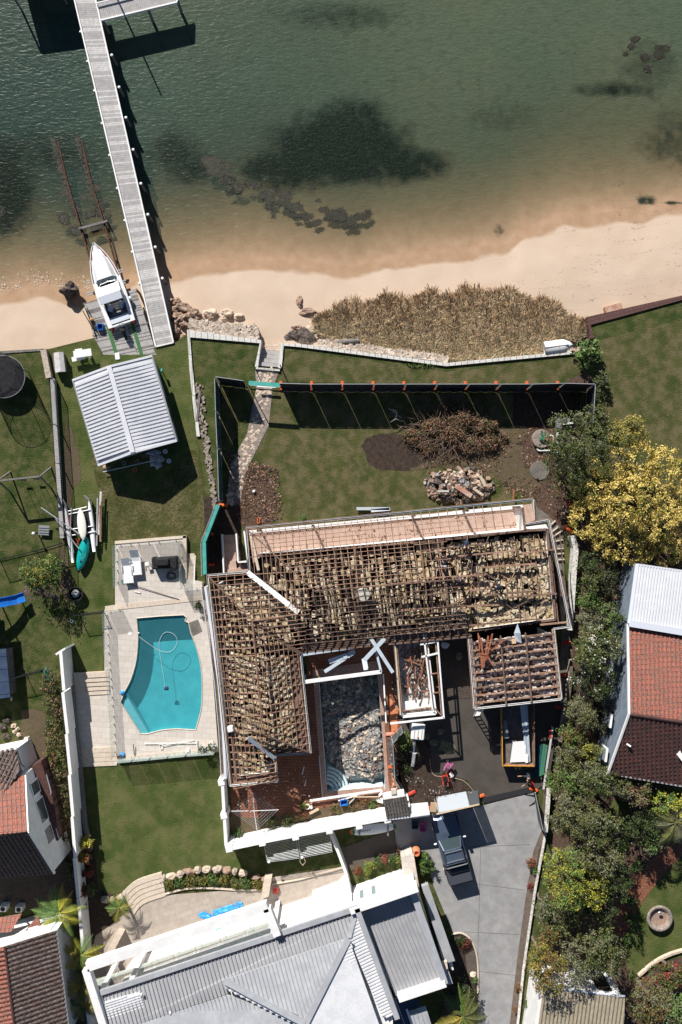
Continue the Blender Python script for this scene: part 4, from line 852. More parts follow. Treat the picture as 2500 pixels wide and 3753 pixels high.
# left boundary: low masonry wall with railing fence
pts=[(150,1282,.2),(170,1385,.45),(192,1390,.45),(200,1500,.45),(222,1790,.45),(228,1940,.45)]
wl=thing('boundary_wall','long low grey retaining wall under the metal railing on the left','wall',P(200,1600,0));
mb=MB();q=[P(160,1282,.35),P(180,1385,.35)];mb.bar(q[0]-Vector((0,0,.15)),q[1]-Vector((0,0,.15)),.42,.5);part('rubble_length',mb,'stone_wall',wl)
for i in range(4):
 a,b=P(192+i*8.8,1388+i*146,.45),P(192+(i+1)*8.8,1388+(i+1)*146,.45);part('wall_length',MB().bar(a-Vector((0,0,.2)),b-Vector((0,0,.2)),.30,.42),'timber_grey',wl)
def railfence(name,pts,h,z0,label,m='metal_dark',gap=.11,posts=True,cat='fence',top=.035):
 q=[P(p[0],p[1],z0) for p in pts];t=thing(name,label,cat,q[0])
 rails=MB();bars_=MB();
 for i in range(len(q)-1):
  a,b=q[i],q[i+1];up=Vector((0,0,h));rails.bar(a+up,b+up,top,.03).bar(a+Vector((0,0,.1)),b+Vector((0,0,.1)),.03,.03);L=(b-a).length;k=int(L/gap)
  for j in range(1,k):p=lerp(a,b,j/k);bars_.bar(p+Vector((0,0,.1)),p+up,.014,.014)
  if posts:
   kk=max(1,int(round(L/2.4)))
   for j in range(kk+(1 if i==len(q)-2 else 0)):p=lerp(a,b,j/kk);part('post',MB().bar(p,p+up+Vector((0,0,.04)),.05,.05),m,t)
 part('rails',rails,m,t);part('bars',bars_,m,t, None,'stuff'); return t
railfence('metal_fence',[(200,1395),(212,1560),(222,1700),(232,1830),(238,1960),(240,2070)],1.2,.2,'black metal railing fence on the low grey boundary wall',gap=.12)
railfence('metal_fence',[(0,2052),(135,2020),(238,1990)],1.2,0,'black pool fence across the neighbour lawn above the flowering bush')
railfence('metal_fence',[(290,2250),(385,2238)],1.2,0,'short black pool fence above the sprinkler beside the pool deck')
railfence('metal_fence',[(0,2490),(95,2468),(168,2450)],1.2,0,'sagging black fence with green netting at the hedge')
c=P(170,2475,.6);single('netting',MB().bar(P(166,2452,.6),P(185,2490,.4),.05,.8),'teal_bright','bright green netting caught at the top end of the hedge','netting')
# stone bench / chest beside wall
c=P(216,1328,.5);cb=thing('garden_chest','grey weathered chest with a pitched lid beside the wall','chest',(c.x,c.y,0));part('body',MB().bbox_((c.x,c.y,.3),(.75,1.3,.6),R(6),.03),'timber_dark',cb)
a,b,r_=P(197,1293,.65),P(232,1290,.65),P(215,1290,.8);a2,b2,r2=P(203,1366,.65),P(240,1362,.65),P(222,1362,.8);part('lid',MB().add([a,r_,b,b2,r2,a2],[(0,1,4,5),(1,2,3,4),(0,2,1),(5,4,3),(0,5,3,2)]),'timber_pale',cb)
# picnic table
pt_=thing('garden_table','white garden table with two attached benches on the boat yard lawn','table',P(300,1308,0))
part('bench',MB().bar(P(264,1318,.45),P(312,1306,.45),.34,.06),'plastic_white',pt_);part('table_top',MB().bar(P(270,1300,.72),P(335,1290,.72),.52,.06),'plastic_white',pt_);part('bench',MB().bar(P(276,1288,.45),P(302,1284,.45),.3,.06),'plastic_white',pt_)
for u,v in ((283,1306),(322,1298)):c=P(u,v,.7);part('leg',MB().box((c.x,c.y,.34),(.08,.35,.7)),'plastic_white',pt_)
# trampoline
tc_=P(14,1381,.85);tr=thing('trampoline','round black trampoline with a safety net at the left edge','trampoline',(tc_.x,tc_.y,0));r0=1.52
part('mat',MB().lathe((tc_.x,tc_.y,.83),[(r0,0),(r0,.02)],40),'black_fabric',tr)
def ring(c,r,z,rad,n=40): return MB().path([Vector((c.x+math.cos(i/n*6.2832)*r,c.y+math.sin(i/n*6.2832)*r,z)) for i in range(n+1)],rad,6)
part('frame_ring',ring(tc_,r0,.86,.035),'chrome',tr);part('net_hoop',ring(tc_,r0*.98,2.55,.015),'metal_dark',tr)
net=MB();
for i in range(72):an=i/72*6.2832;d=Vector((math.cos(an),math.sin(an),0))*r0;net.bar(Vector((tc_.x,tc_.y,.86))+d,Vector((tc_.x,tc_.y,2.55))+d*.98,.012,.012)
for z in [.86+.1*k for k in range(17)]:net.path([Vector((tc_.x+math.cos(i/36*6.2832)*r0,tc_.y+math.sin(i/36*6.2832)*r0,z)) for i in range(37)],.005,3)
part('safety_net',net,'metal_dark',tr)
for i in range(6):
 an=i/6*6.2832+.3;d=Vector((math.cos(an),math.sin(an),0));part('pole',MB().tube(Vector((tc_.x,tc_.y,0))+d*(r0+.05),Vector((tc_.x,tc_.y,2.6))+d*(r0+.02),.022),'metal_dark',tr);part('leg',MB().tube(Vector((tc_.x,tc_.y,.82))+d*r0,Vector((tc_.x,tc_.y,0))+d*r0*.98,.025),'chrome',tr)
# swing set
sw=thing('swing_set','grey timber swing set on the neighbour lawn','swing set',P(70,1765,0));za=2.1;t0,t1=P(-8,1762,za),P(146,1746,za)
part('crossbar',MB().bar(t0,t1,.12,.12),'timber_dark',sw)
for e in (t0,t1):
 for s in (-1,1):part('leg',MB().bar(e,Vector((e.x+.05,e.y+s*.75,0)),.09,.09),'timber_dark',sw)
for t in (.38,.7):
 a=lerp(t0,t1,t)-Vector((.15,0,0));b=a+Vector((.42,0,0));st_=part('seat',MB().bar(Vector((a.x,a.y,.45)),Vector((b.x,b.y,.45)),.16,.03),'rubber',sw);part('chain',MB().tube(a,Vector((a.x,a.y,.45)),.014,n=4).tube(b,Vector((b.x,b.y,.45)),.014,n=4),'metal_dark',st_)
c=P(161,1943,.25);single('plastic_mat',MB().box((c.x,c.y,.25),(.78,.72,.03),R(-4)).box((c.x,c.y,.29),(.7,.05,.04),R(-4)).box((c.x,c.y+.18,.29),(.7,.05,.04),R(-4)).box((c.x,c.y-.18,.29),(.7,.05,.04),R(-4)),'metal_grey','dark grey slatted square by the foot of the swing shade','mat')
c=P(123,1955,.9);tp=thing('garden_tap','white topped tap post near the slatted grey square','tap',(c.x,c.y,0));part('post',MB().tube((c.x,c.y,0),(c.x,c.y,.9),.05),'metal_dark',tp);part('head',MB().rock((c.x,c.y,.92),(.12,.12,.1),1,2,.05),'plastic_white',tp)
# catamaran
cat_=thing('catamaran','white sailing catamaran with twin hulls parked on the left lawn','catamaran',P(290,1930,0))
def slim(a,b,wdt,h,tipa=.3,tipb=.85,n=12):
 mb=MB();a=Vector(a);b=Vector(b);d=(b-a).normalized();nn_=Vector((-d.y,d.x,0)).normalized();ss=[]
 for i in range(n+1):
  t=i/n;k=min(1,.12+.88*math.sin(math.pi*min(1,t/(2*tipb)))) if t<tipb else max(.1,(1-t)/(1-tipb)*1);k=k if t>.0 else tipa
  k=max(.1,math.sin(math.pi*(t*.88+.12))**.55) if True else k;p=lerp(a,b,t);ss.append([p+nn_*(wdt/2*k*s)+Vector((0,0,z)) for s,z in ((-1,0),(-.95,-h*.5),(0,-h),(.95,-h*.5),(1,0),(.5,.05),(-.5,.05))])
 for s in ss:mb.v.extend([tuple(p) for p in s])
 for i in range(n):
  for k in range(7):mb.f.append((i*7+k,i*7+(k+1)%7,i*7+7+(k+1)%7,i*7+7+k));mb.m.append(0)
 mb.f.append(tuple(range(7)));mb.f.append(tuple(n*7+k for k in range(6,-1,-1)));mb.m+=[0,0]; return mb
part('hull',slim(P(266,2062,.5),P(238,1848,.5),.30,.4),'gel_white',cat_,smooth=True);part('hull',slim(P(345,2022,.5),P(326,1828,.5),.36,.4),'gel_white',cat_,smooth=True)
for a,b in (((248,1874),(318,1858)),((262,1962),(350,1948)),((248,1942),(340,1928)),((252,1885),(330,1868))):part('crossbeam',MB().tube(P(a[0],a[1],.6),P(b[0],b[1],.6),.04),'gel_white',cat_)
part('trampoline_deck',MB().poly([P(262,1876,.56),P(322,1866,.56),P(336,1945,.56),P(270,1958,.56)]),'black_fabric',cat_)
part('mast',MB().tube(P(150,1860,1.1),P(292,1958,.8),.045,.05),'galv',cat_);part('boom',MB().tube(P(204,1902,1.0),P(290,2012,.75),.04),'galv',cat_);part('spar',MB().tube(P(261,1860,.72),P(258,1960,.72),.03).tube(P(258,1960,.72),P(271,2026,.6),.03),'galv',cat_)
for a,b in (((230,1830),(241,1850)),((308,1815),(326,1830))):part('rudder',MB().bar(P(a[0],a[1],.55),P(b[0],b[1],.5),.12,.05),'metal_grey',cat_)
part('rope',MB().path([P(254,1890,.66),P(256,1905,.66),P(254,1930,.64),P(258,1965,.6)],.02,5).path([P(278,1974,.5),P(286,1984,.5),P(282,1996,.5),P(296,1970,.5)],.025,5),'red',cat_)
def boardmesh(a,b,wdt,th=.08,pw=.6,n=16):
 mb=MB();a=Vector(a);b=Vector(b);d=(b-a).normalized();nn_=Vector((-d.y,d.x,0)).normalized();ss=[]
 for i in range(n+1):
  t=i/n;k=max(.05,(4*t*(1-t))**pw);p=lerp(a,b,t);ss.append([p+nn_*(wdt/2*k*s)+Vector((0,0,z)) for s,z in ((-1,0),(-.7,-th/2),(.7,-th/2),(1,0),(.8,th/2),(-.8,th/2))])
 for s in ss:mb.v.extend([tuple(p) for p in s])
 for i in range(n):
  for k in range(6):mb.f.append((i*6+k,i*6+(k+1)%6,i*6+6+(k+1)%6,i*6+6+k));mb.m.append(0)
 return mb
single('surfboard',boardmesh(P(294,1865,.78),P(306,1980,.78),.66),'board_cream','cream paddle board lying across the catamaran','surfboard',smooth=True)
ky=thing('kayak','teal sit on kayak leaning behind the catamaran','kayak',P(302,2030,.2));part('hull',boardmesh(P(318,1968,.45),P(290,2090,.3),.80,.34,.55),'kayak',ky,smooth=True)
for u,v in ((306,2026),(297,2058),(315,2000)):c=P(u,v,.5);part('hatch',MB().lathe((c.x,c.y,.50),[(.09,0),(.08,.03)],12),'black',ky)
part('cockpit_rim',MB().path(smooth_curve([P(312,1998,.54),P(318,2012,.54),P(310,2040,.52),P(298,2048,.52),P(300,2020,.54),P(312,1998,.54)],4),.03,5),'teal_bright',ky)
for k,(a,b,w_,m_,lb) in enumerate([((370,1801),(362,1960),.15,'timber_pale','widest pale plank in the stack right of the catamaran'),((357,1826),(355,2000),.08,'roof_metal','thin pale batten on the left of the plank stack'),((364,1850),(368,1985),.10,'timber_frame','brown plank in the stack right of the catamaran'),((371,1840),(370,1955),.07,'timber_old','dark plank at the right of the stack by the catamaran')]):
 single('plank',MB().bar(P(a[0],a[1],.42+.03*k),P(b[0],b[1],.4+.03*k),w_,.05),m_,lb,'plank')
for k,v in enumerate((1880,1950)):single('trestle',MB().bar(P(352,v,.34),P(374,v-2,.34),.06,.06).tube(P(352,v,.3),P(352,v,0),.02).tube(P(374,v,.3),P(374,v,0),.02),'galv',['small trestle under the top of the plank stack','small trestle under the lower part of the plank stack'][k],'trestle')
# flowering bush, round tub, sprinkler
fb=shrub('flowering_bush','green bush with purple flowers at the end of the blue slide','bush',150,2100,66,3.6,['leaf_green','leaf_bright','leaf_yellow'],21,2600,.15,62,weights=[.4,.35,.25],nl=8,cr=.2)
lob=[(P(u,v,1.3).x,P(u,v,1.3).y,1.3,.45,.4,.4) for u,v in ((110,2165),(150,2160),(190,2165),(215,2150),(130,2180),(200,2185))]
crown_part('flowers',fb,leaves(lob,260,.09,5,1,1.4,5,.12),['flower_purple'])
for k,(u,v,r_) in enumerate(((215,2080,30),(95,2100,30))):shrub('flowering_bush',['pale green shoot on the right shoulder of the purple flowered bush','small bush on the left of the purple flowered bush'][k],'bush',u,v,r_,1.3,['leaf_bright','leaf_olive'],31+k,600,.14,nl=4)
c=P(277,2177,.5);tb=thing('fire_tub','round black tub with a shiny lid on the grass','tub',(c.x,c.y,0));part('bowl',MB().lathe((c.x,c.y,0),[(.35,0),(.52,.3),(.54,.5),(.46,.5),(.4,.25)],24),'black',tb,smooth=False);part('lid',MB().lathe((c.x-.02,c.y+.02,.42),[(.3,0),(.26,.08),(.1,.12)],20),'metal_grey',tb);part('hose',ring(Vector((c.x+.05,c.y+.1,0)),.12,.56,.02,16),'plastic_white',tb)
c=P(263,2277,.03);single('sprinkler',ring(Vector((c.x,c.y,0)),.11,.04,.03,14).bar((c.x-.28,c.y-.02,.04),(c.x-.1,c.y,.04),.05,.04),'fascia_blue','small pale ring sprinkler on the shaded grass','sprinkler')
# slide and play tower (mostly beyond the left edge), shed
sl=thing('slide','bright blue plastic slide coming in from the left edge','slide',P(40,2200,0));mb=MB();pts=[(-75,2222,1.75),(-20,2212,1.45),(30,2203,1.05),(60,2197,.75),(90,2187,.62)]
q=[P(*p) for p in pts]
for i in range(4):
 d=(q[i+1]-q[i]);n_=Vector((-d.y,d.x,0)).normalized()*.32;a,b=q[i],q[i+1];mb.add([a-n_,b-n_,b+n_,a+n_],[(0,1,2,3)]);mb.bar(a-n_+Vector((0,0,.06)),b-n_+Vector((0,0,.06)),.05,.16);mb.bar(a+n_+Vector((0,0,.06)),b+n_+Vector((0,0,.06)),.05,.16)
part('chute',mb,'blue',sl);c=q[-2];part('leg',MB().tube((c.x,c.y,0),(c.x,c.y,.7),.04),'metal_dark',sl)
pf=thing('play_tower','timber play tower beyond the left edge that the slide hangs from','play tower',P(-110,2230,0));part('platform',MB().prism(PP([(-170,2180),(-75,2170),(-68,2270),(-160,2285)],1.7),1.58),'timber_dark',pf);part('panel',MB().prism(PP([(-168,2182),(-80,2174),(-73,2266),(-158,2282)],1.55),0),'timber_dark',pf);part('roof',MB().prism(PP([(-170,2170),(-85,2160),(-75,2270),(-160,2285)],3.0),2.9),'blue_shade',pf)
for u,v in ((-165,2185),(-85,2175),(-78,2262),(-155,2278)):c=P(u,v,2.9);part('post',MB().tube((c.x,c.y,0),(c.x,c.y,2.9),.06),'timber_dark',pf)
sh=thing('garden_shed','low dark blue roofed shed at the left edge below the slide','shed',P(10,2480,0));top_s=PP([(-90,2385),(22,2378),(38,2555),(-80,2572)],1.35)
part('roof',ribs(MB().prism(top_s,1.25),top_s,top_s[1]-top_s[0],.9,.03,.03),'blue_shade',sh);part('wall',MB().prism([Vector((p.x,p.y,1.25)) for p in [lerp(p,sum(top_s,Vector())/4,.06) for p in top_s]],0),'timber_dark',sh)
c=P(40,2562,.3);single('bottle',MB().rock((c.x,c.y,.2),(.06,.16,.06),1,2,.05),'gel_shade','pale oblong bottle on the ground below the shed','bottle')
for k,(u,v,r_) in enumerate(((50,2660,9),(62,2672,8),(53,2682,8),(68,2692,9),(20,2700,14),(25,2640,12),(8,2665,12))):rockthing(u,v,r_,r_*.8,.28,70+k,'rock_pale' if k<4 else 'rock_dark','garden rock in the loose heap above the gable house',0.0,0,'rocks heaped above the gable house','garden_rock')
for k,(a,b) in enumerate((((105,2800),(150,2776)),((100,2792),(128,2778)))):
 t=thing('gas_cylinder',['tall grey gas cylinder by the gable wall, lower one','grey gas cylinder by the gable wall, upper one'][k],'gas cylinder',P(a[0],a[1],0));c=P(a[0]+8,a[1],.5);part('tank',MB().lathe((c.x,c.y,0),[(.12,0),(.19,.08),(.19,1.0),(.12,1.15),(.05,1.2)],16),'gas',t,smooth=False);part('collar',MB().lathe((c.x,c.y,1.15),[(.1,0),(.1,.12)],12),'gas',t)
c=P(98,2708,.4);single('pipe_vent',ring(Vector((c.x,c.y,0)),.13,.5,.05,14).tube((c.x,c.y,0),(c.x,c.y,.5),.1),'board_cream','cream ringed vent pipe beside the gable house','vent pipe')
# hedge
hd=thing('hedge','long dark leafy hedge against the white boundary wall','hedge',P(195,2750,0));lob=[]
rn=random.Random(9)
for i in range(26):t=i/25;u=lerp(198,228,t)+rn.uniform(-8,8);v=lerp(2470,3075,t);c=P(u,v,.7);lob.append((c.x,c.y,.75,.62+.15*rn.random(),.46,.6))
for i in range(8):c=P(200+rn.uniform(-25,10),2490+i*40,.5);lob.append((c.x,c.y,.45,.4,.4,.4))
crown_part('foliage',hd,leaves(lob,8500,.13,4,3,1.8,12,.14,weights=[.4,.4,.2],zmin=0),['leaf_dark','leaf_olive','leaf_dead'])
# white boundary wall with stepped tops
bw_=thing('boundary_wall','tall white stepped boundary wall between the hedge and the pool garden','wall',P(300,2900,0))
segs=[((220,2390),(232,2530),2.0),((228,2538),(245,2688),1.95),((241,2692),(256,2838),2.0),((252,2842),(265,2990),2.05),((262,2994),(273,3140),1.9),((270,3144),(284,3290),1.6),((283,3295),(291,3330),1.55),((289,3335),(300,3460),1.6),((300,3462),(318,3700),1.6),((318,3700),(330,3800),1.6)]
for a,b,z in segs:
 p,q=P(a[0]+3,a[1],z),P(b[0]+3,b[1],z);s_=part('wall_panel',MB().bar(Vector((p.x,p.y,z/2)),Vector((q.x,q.y,z/2)),.18,z),'wall_white',bw_);part('cap',MB().bar(Vector((p.x,p.y,z+.02)),Vector((q.x,q.y,z+.02)),.22,.05),'white_paint',s_)
part('end_panel',MB().bar(P(223,2390,1)*1.0+Vector((-.02,.0,0)),P(256,2368,1),.14,2.0),'wall_white',bw_)
# dwarf wall at its foot
capwall('garden_wall',[(258,2490),(272,2640),(290,2800),(310,3030),(330,3120)],.45,.24,0,'timber_dark','concrete_dark','low dark stone garden edge at the foot of the white boundary wall')
# ================================================================ GABLE HOUSE, LEFT EDGE
def gable_house(): pass
gh=thing('brick_house','house with a red tiled gable roof and white end wall at the left edge','house',P(60,3000,0))
Np,Ep,Sp=P(93,2842,4.0),P(103,3048,6.4),P(198,3200,4.0);dW=Vector((-1,-.10,0));LW=9
poly=[Np,Ep,Ep+dW*LW,Np+dW*LW];part('roof',tiled(MB().poly(poly),poly,Np-Ep),'tile_red',gh,'sunlit red tiled slope');poly=[Ep,Sp,Sp+dW*LW,Ep+dW*LW];part('roof',tiled(MB().poly(poly),poly,Sp-Ep),'tile_shaded',gh,'dark shaded tiled slope')  # one roof: the slope off the sun has its shade in a darker tile colour
g0,g1,g2=[p+dW*.12-Vector((0,0,.1)) for p in (Np,Ep,Sp)]
part('gable_wall',MB().add([g0,g1,g2,Vector((g2.x,g2.y,0)),Vector((g0.x,g0.y,0))]+[p+dW*.3 for p in (g0,g1,g2,Vector((g2.x,g2.y,0)),Vector((g0.x,g0.y,0)))],[(4,3,2,1,0),(5,6,7,8,9),(0,5,9,4),(2,3,8,7)]),'wall_white',gh)
for a,b in ((Np,Ep),(Ep,Sp)):part('barge_board',MB().bar(a+Vector((.04,0,0)),b+Vector((.04,0,0)),.10,.16),'white_paint',gh)
dd=(g2-g0);dd.z=0;dd.normalize()
for k,(t_,L_) in enumerate(((.7,1.0),(2.0,1.7),(4.0,1.2))):
 a=g0+dd*t_;a=Vector((a.x+.06,a.y,3.0));b=a+dd*L_;f_=part('window',MB().bar(a,b,.12,1.3),'white_paint',gh);part('pane',MB().bar(a+dd*.1+Vector((.05,.01,0)),b-dd*.1+Vector((.05,.01,0)),.06,1.1),'glass_dark',f_)
# front lean-to in old dark tiles, upper left
q_=[P(-160,2790,3.0),P(60,2742,3.0),P(72,2822,4.2),P(-20,2965,4.9),P(-160,3000,4.9)];part('roof',tiled(MB().poly(q_),q_,Vector((.2,1,0))),'tile_old',gh,'old black and grey tiled slope');part('wall',MB().prism([Vector((p.x,p.y,2.9)) for p in [P(-160,2792,2.9),P(56,2748,2.9),P(90,2850,2.9),P(-160,2990,2.9)]],0),'wall_white',gh)
part('gutter',MB().bar(P(-10,2758,3.05),P(62,2742,3.05),.14,.1),'gel_white',gh);part('downpipe',MB().path([P(60,2745,3.0),P(78,2800,3.0),P(90,2812,3.0)],.05),'metal_grey',gh)
# annex roof at the wall foot
an_=[P(98,2822,2.5),P(150,2792,2.2),P(188,2905,2.1),P(205,2990,2.1),P(215,3080,2.1),P(172,3090,2.5),P(135,2955,2.6)];part('annex_roof',MB().prism(an_,2.0),'tile_brown',gh);part('annex_wall',MB().prism([Vector((p.x-.05,p.y,2.0)) for p in an_],0),'brick_dark',gh)
part('gutter',MB().path([P(170,2838,2.1),P(188,2905,2.1),P(176,2925,2.1),P(190,2980,2.1)],.035),'galv',gh);part('downpipe',MB().path([P(205,3035,2.1),P(215,3072,2.1)],.035),'galv',gh)
part('annex_wall',MB().prism(PP([(170,3092),(190,3065),(203,3118),(186,3140)],2.6),0),'wall_white',gh)
# bottom-left house
h2=thing('brick_house','house with rows of dark clay tiles in the bottom left corner','house',P(100,3600,0))
rt,rb,et,eb=P(17,3470,5.0),P(62,3830,5.0),P(208,3410,3.6),P(262,3830,3.6);wt_,wb_=P(-260,3540,3.6),P(-200,3830,3.6)
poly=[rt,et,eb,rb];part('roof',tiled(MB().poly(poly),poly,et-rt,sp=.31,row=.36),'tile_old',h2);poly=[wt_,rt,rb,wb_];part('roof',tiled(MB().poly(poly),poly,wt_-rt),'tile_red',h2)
part('gutter',MB().bar(et,eb,.12,.1),'metal_grey',h2);part('ridge_cap',MB().tube(rt,rb,.1),'tile_brown',h2)
part('gable_wall',MB().add([rt-Vector((0,0,.06)),et-Vector((0,0,.06)),Vector((et.x,et.y,0)),Vector((wt_.x,wt_.y,0)),wt_-Vector((0,0,.06))],[(0,1,2,3,4)]),'wall_white',h2)
part('wall',MB().prism([Vector((p.x,p.y,3.4)) for p in (et+Vector((-.5,-.05,0)),eb+Vector((-.5,0,0)),wb_,wt_+Vector((0,-.05,0)))],0),'wall_white',h2)
h3=thing('porch_roof','small red tiled porch between the two left houses','porch',P(40,3390,0));q_=[P(-60,3372,2.2),P(80,3348,2.2),P(40,3415,2.7),P(-60,3425,2.7)];part('roof',tiled(MB().poly(q_),q_,Vector((0,1,0))),'tile_red',h3);q_=[P(138,3355,2.2),P(150,3400,2.2),P(95,3425,2.4),P(92,3412,2.4)];part('roof',MB().prism(q_,2.1),'tile_red',h3);part('skylight',MB().bar(P(105,3410,2.5),P(142,3400,2.5),.3,.08),'white_paint',h3)
part('post',MB().tube(P(70,3355,0),P(70,3355,2.1),.06),'white_paint',h3)
for k,(u,v) in enumerate(((12,3330),(70,3332))):
 c=P(u,v,.6);t=thing('air_conditioner',['air conditioner unit in the shade at the far left edge','air conditioner unit right of its twin below the gable house'][k],'air conditioner',(c.x,c.y,0));part('case',MB().bbox_((c.x,c.y,.35),(.5,.42,.7),0,.03),'plastic_white',t);part('fan',MB().lathe((c.x,c.y,.70),[(.17,0),(.16,.02)],16),'black',t)
sheet('side_path',[(-100,3220),(215,3110),(268,3120),(275,3300),(285,3420),(200,3420),(100,3320),(-100,3330)],.02,'paver_brick')
# ================================================================ POOL TERRACE
TZ=.30
tri=[(422,1985),(672,1965),(682,1962),(684,2120),(740,2135),(745,2200),(760,2200),(800,2760),(700,2773),(428,2796),(290,2806),(262,2468),(378,2456),(383,2235),(425,2232)]
pool=smooth_curve([(500,2266),(672,2254),(678,2275),(692,2283)],2)+smooth_curve([(700,2320),(722,2378),(738,2450),(742,2530),(738,2600),(718,2674)],3)+smooth_curve([(716,2676),(650,2672),(590,2677),(540,2690),(515,2689)],3)+[(442,2575),(448,2560)]+smooth_curve([(455,2538),(480,2490),(500,2420),(506,2340),(503,2290)],3)
spa=[(690,2281),(725,2270),(742,2315),(738,2318),(712,2330),(704,2322)]
import bmesh
def slab_hole(outer,hole,z,m,name):
 """paved slab with an opening"""
 bm=bmesh.new();
 def loop(pts):
  vs=[bm.verts.new(P(p[0],p[1],z)) for p in pts]; return [bm.edges.new((vs[i],vs[(i+1)%len(vs)])) for i in range(len(vs))]
 e=loop(outer)+loop(hole);bmesh.ops.triangle_fill(bm,use_beauty=True,edges=e,normal=(0,0,1))
 for f in bm.faces:
  if f.normal.z<0:f.normal_flip()
 me=bpy.data.meshes.new(name);bm.to_mesh(me);bm.free();me.materials.append(MATS[m]);o=bpy.data.objects.new(name,me);C.objects.link(o);o['kind']='structure'; return o
low_=[(378,2456),(262,2468),(290,2806),(428,2796)]
hole=pool[:pool.index(pool[0])+1] and pool
# merge spa into pool outline: insert after the third corner
cut=[p for p in pool];
outer=[(383,2235),(422,2232),(422,1985),(682,1963),(684,2120),(745,2135),(745,2200),(760,2200),(800,2757),(428,2790),(400,2470),(383,2462)]
slab_hole(outer,pool,TZ,'paver_cream','pool_terrace')
# terrace retaining sides
mb=MB()
for i in range(len(outer)):
 a,b=P(*outer[i],TZ),P(*outer[(i+1)%len(outer)],TZ);mb.add([a,b,Vector((b.x,b.y,-.1)),Vector((a.x,a.y,-.1))],[(0,1,2,3)])
struct('terrace_edge',mb,'stone_cream')
gph=[P(p[0],p[1],TZ) for p in pool]
rim=[(1145,2455),(1395,2420),(1425,2870),(1430,2905),(1185,2930),(1178,2880)];hol=smooth_curve([(1170,2500),(1270,2486),(1383,2472)],2)+smooth_curve([(1386,2480),(1412,2860),(1404,2882)],3)+smooth_curve([(1395,2884),(1300,2892),(1215,2900)],2)+smooth_curve([(1205,2898),(1196,2870),(1170,2520)],3)
def ground(outer,holes,z,name,m):
 bm=bmesh.new();e=[]
 for lp in [outer]+holes:
  vs=[]
  for p in lp:
   if vs and (vs[-1].co.xy-Vector((p[0],p[1]))).length<.01: continue
   vs.append(bm.verts.new((p[0],p[1],z)))
  if (vs[0].co-vs[-1].co).length<.01:bm.verts.remove(vs.pop())
  e+=[bm.edges.new((vs[i],vs[(i+1)%len(vs)])) for i in range(len(vs))]
 bmesh.ops.triangle_fill(bm,use_beauty=True,edges=e,normal=(0,0,1))
 for f in bm.faces:
  if f.normal.z<0:f.normal_flip()
 return bm
bm=ground(PP(shore,0),[gph,[P(p[0],p[1],.085) for p in hol]],0,'','')
me=bpy.data.meshes.new('lawn_ground');bm.to_mesh(me);bm.free();me.materials.append(MATS['lawn']);o=bpy.data.objects.new('lawn_ground',me);C.objects.link(o);o['kind']='structure'
mb=MB();q=PP(shore,0)
for i in range(len(q)):a,b=q[i],q[(i+1)%len(q)];mb.add([a,b,Vector((b.x,b.y,G0)),Vector((a.x,a.y,G0))],[(0,1,2,3)])
struct('ground_edge',mb,'soil')
# lawn slab must not fill the pool: basin floor stands above ground level inside a raised rim is avoided by the shallow shell
ps_=thing('swimming_pool','turquoise freeform swimming pool with a robot cleaner','swimming pool',P(600,2470,0))
mb=MB();wl_=[]
for i in range(len(pool)):
 a,b=P(*pool[i],TZ),P(*pool[(i+1)%len(pool)],TZ);mb.add([a,b,Vector((b.x,b.y,-1.4)),Vector((a.x,a.y,-1.4))],[(3,2,1,0)])
part('shell_wall',mb,'pool_shell',ps_);part('floor',MB().poly([Vector((p.x,p.y,-.62-.075*(p.y+15.5))) for p in gph]),'pool_shell',ps_)
m=bpy.data.materials.new('pool_water');m.use_nodes= True;n=m.node_tree.nodes;l=m.node_tree.links;n.remove(n['Principled BSDF']);geo=nd(n,'ShaderNodeNewGeometry')
df=nd(n,'ShaderNodeBsdfDiffuse');pc=ramp(n,l,noisen(n,l,geo.outputs['Position'],.5,5),[(.3,(0.06,0.28,0.32)),(.7,(0.09,0.34,0.38))]);l.new(mixc(n,l,ramp(n,l,noisen(n,l,geo.outputs['Position'],9,4),[(.4,(0,0,0)),(.65,(.35,.35,.35))]),pc,(0.09,.42,.47)),df.inputs[0])
tr_=nd(n,'ShaderNodeBsdfTransparent');tr_.inputs[0].default_value=(.55,.9,.95,1);x1=nd(n,'ShaderNodeMixShader');x1.inputs[0].default_value=.30;l.new(tr_.outputs[0],x1.inputs[1]);l.new(df.outputs[0],x1.inputs[2])
g_=nd(n,'ShaderNodeBsdfGlossy');g_.inputs['Roughness'].default_value=.05;x2=nd(n,'ShaderNodeMixShader');x2.inputs[0].default_value=.03;l.new(x1.outputs[0],x2.inputs[1]);l.new(g_.outputs[0],x2.inputs[2]);l.new(x2.outputs[0],n['Material Output'].inputs[0])
bpn=nd(n,'ShaderNodeBump');bpn.inputs['Strength'].default_value=.3;l.new(noisen(n,l,geo.outputs['Position'],3,3),bpn.inputs['Height']);l.new(bpn.outputs[0],g_.inputs['Normal']);MATS['pool_water']=m
part('water',MB().poly([Vector((p.x,p.y,.19)) for p in gph]),'pool_water',ps_)
part('coping',MB().path([P(p[0],p[1],TZ+.005) for p in pool+pool[:1]],.045,4),'stone_cream',ps_)
part('deep_ledge',MB().prism(PP([(448,2555),(462,2545),(545,2688),(512,2690),(442,2577)],.13),-.4),'pool_white',ps_)
part('shade_ledge',MB().prism(PP([(692,2283),(726,2270),(742,2314),(706,2332),(700,2318)],TZ+.012),TZ-.02),'concrete_dark',ps_)
hs=[(507,2332),(540,2356),(585,2385),(625,2388),(648,2360),(646,2335),(628,2320),(605,2318),(588,2340),(583,2370),(590,2420),(600,2480),(605,2518)]
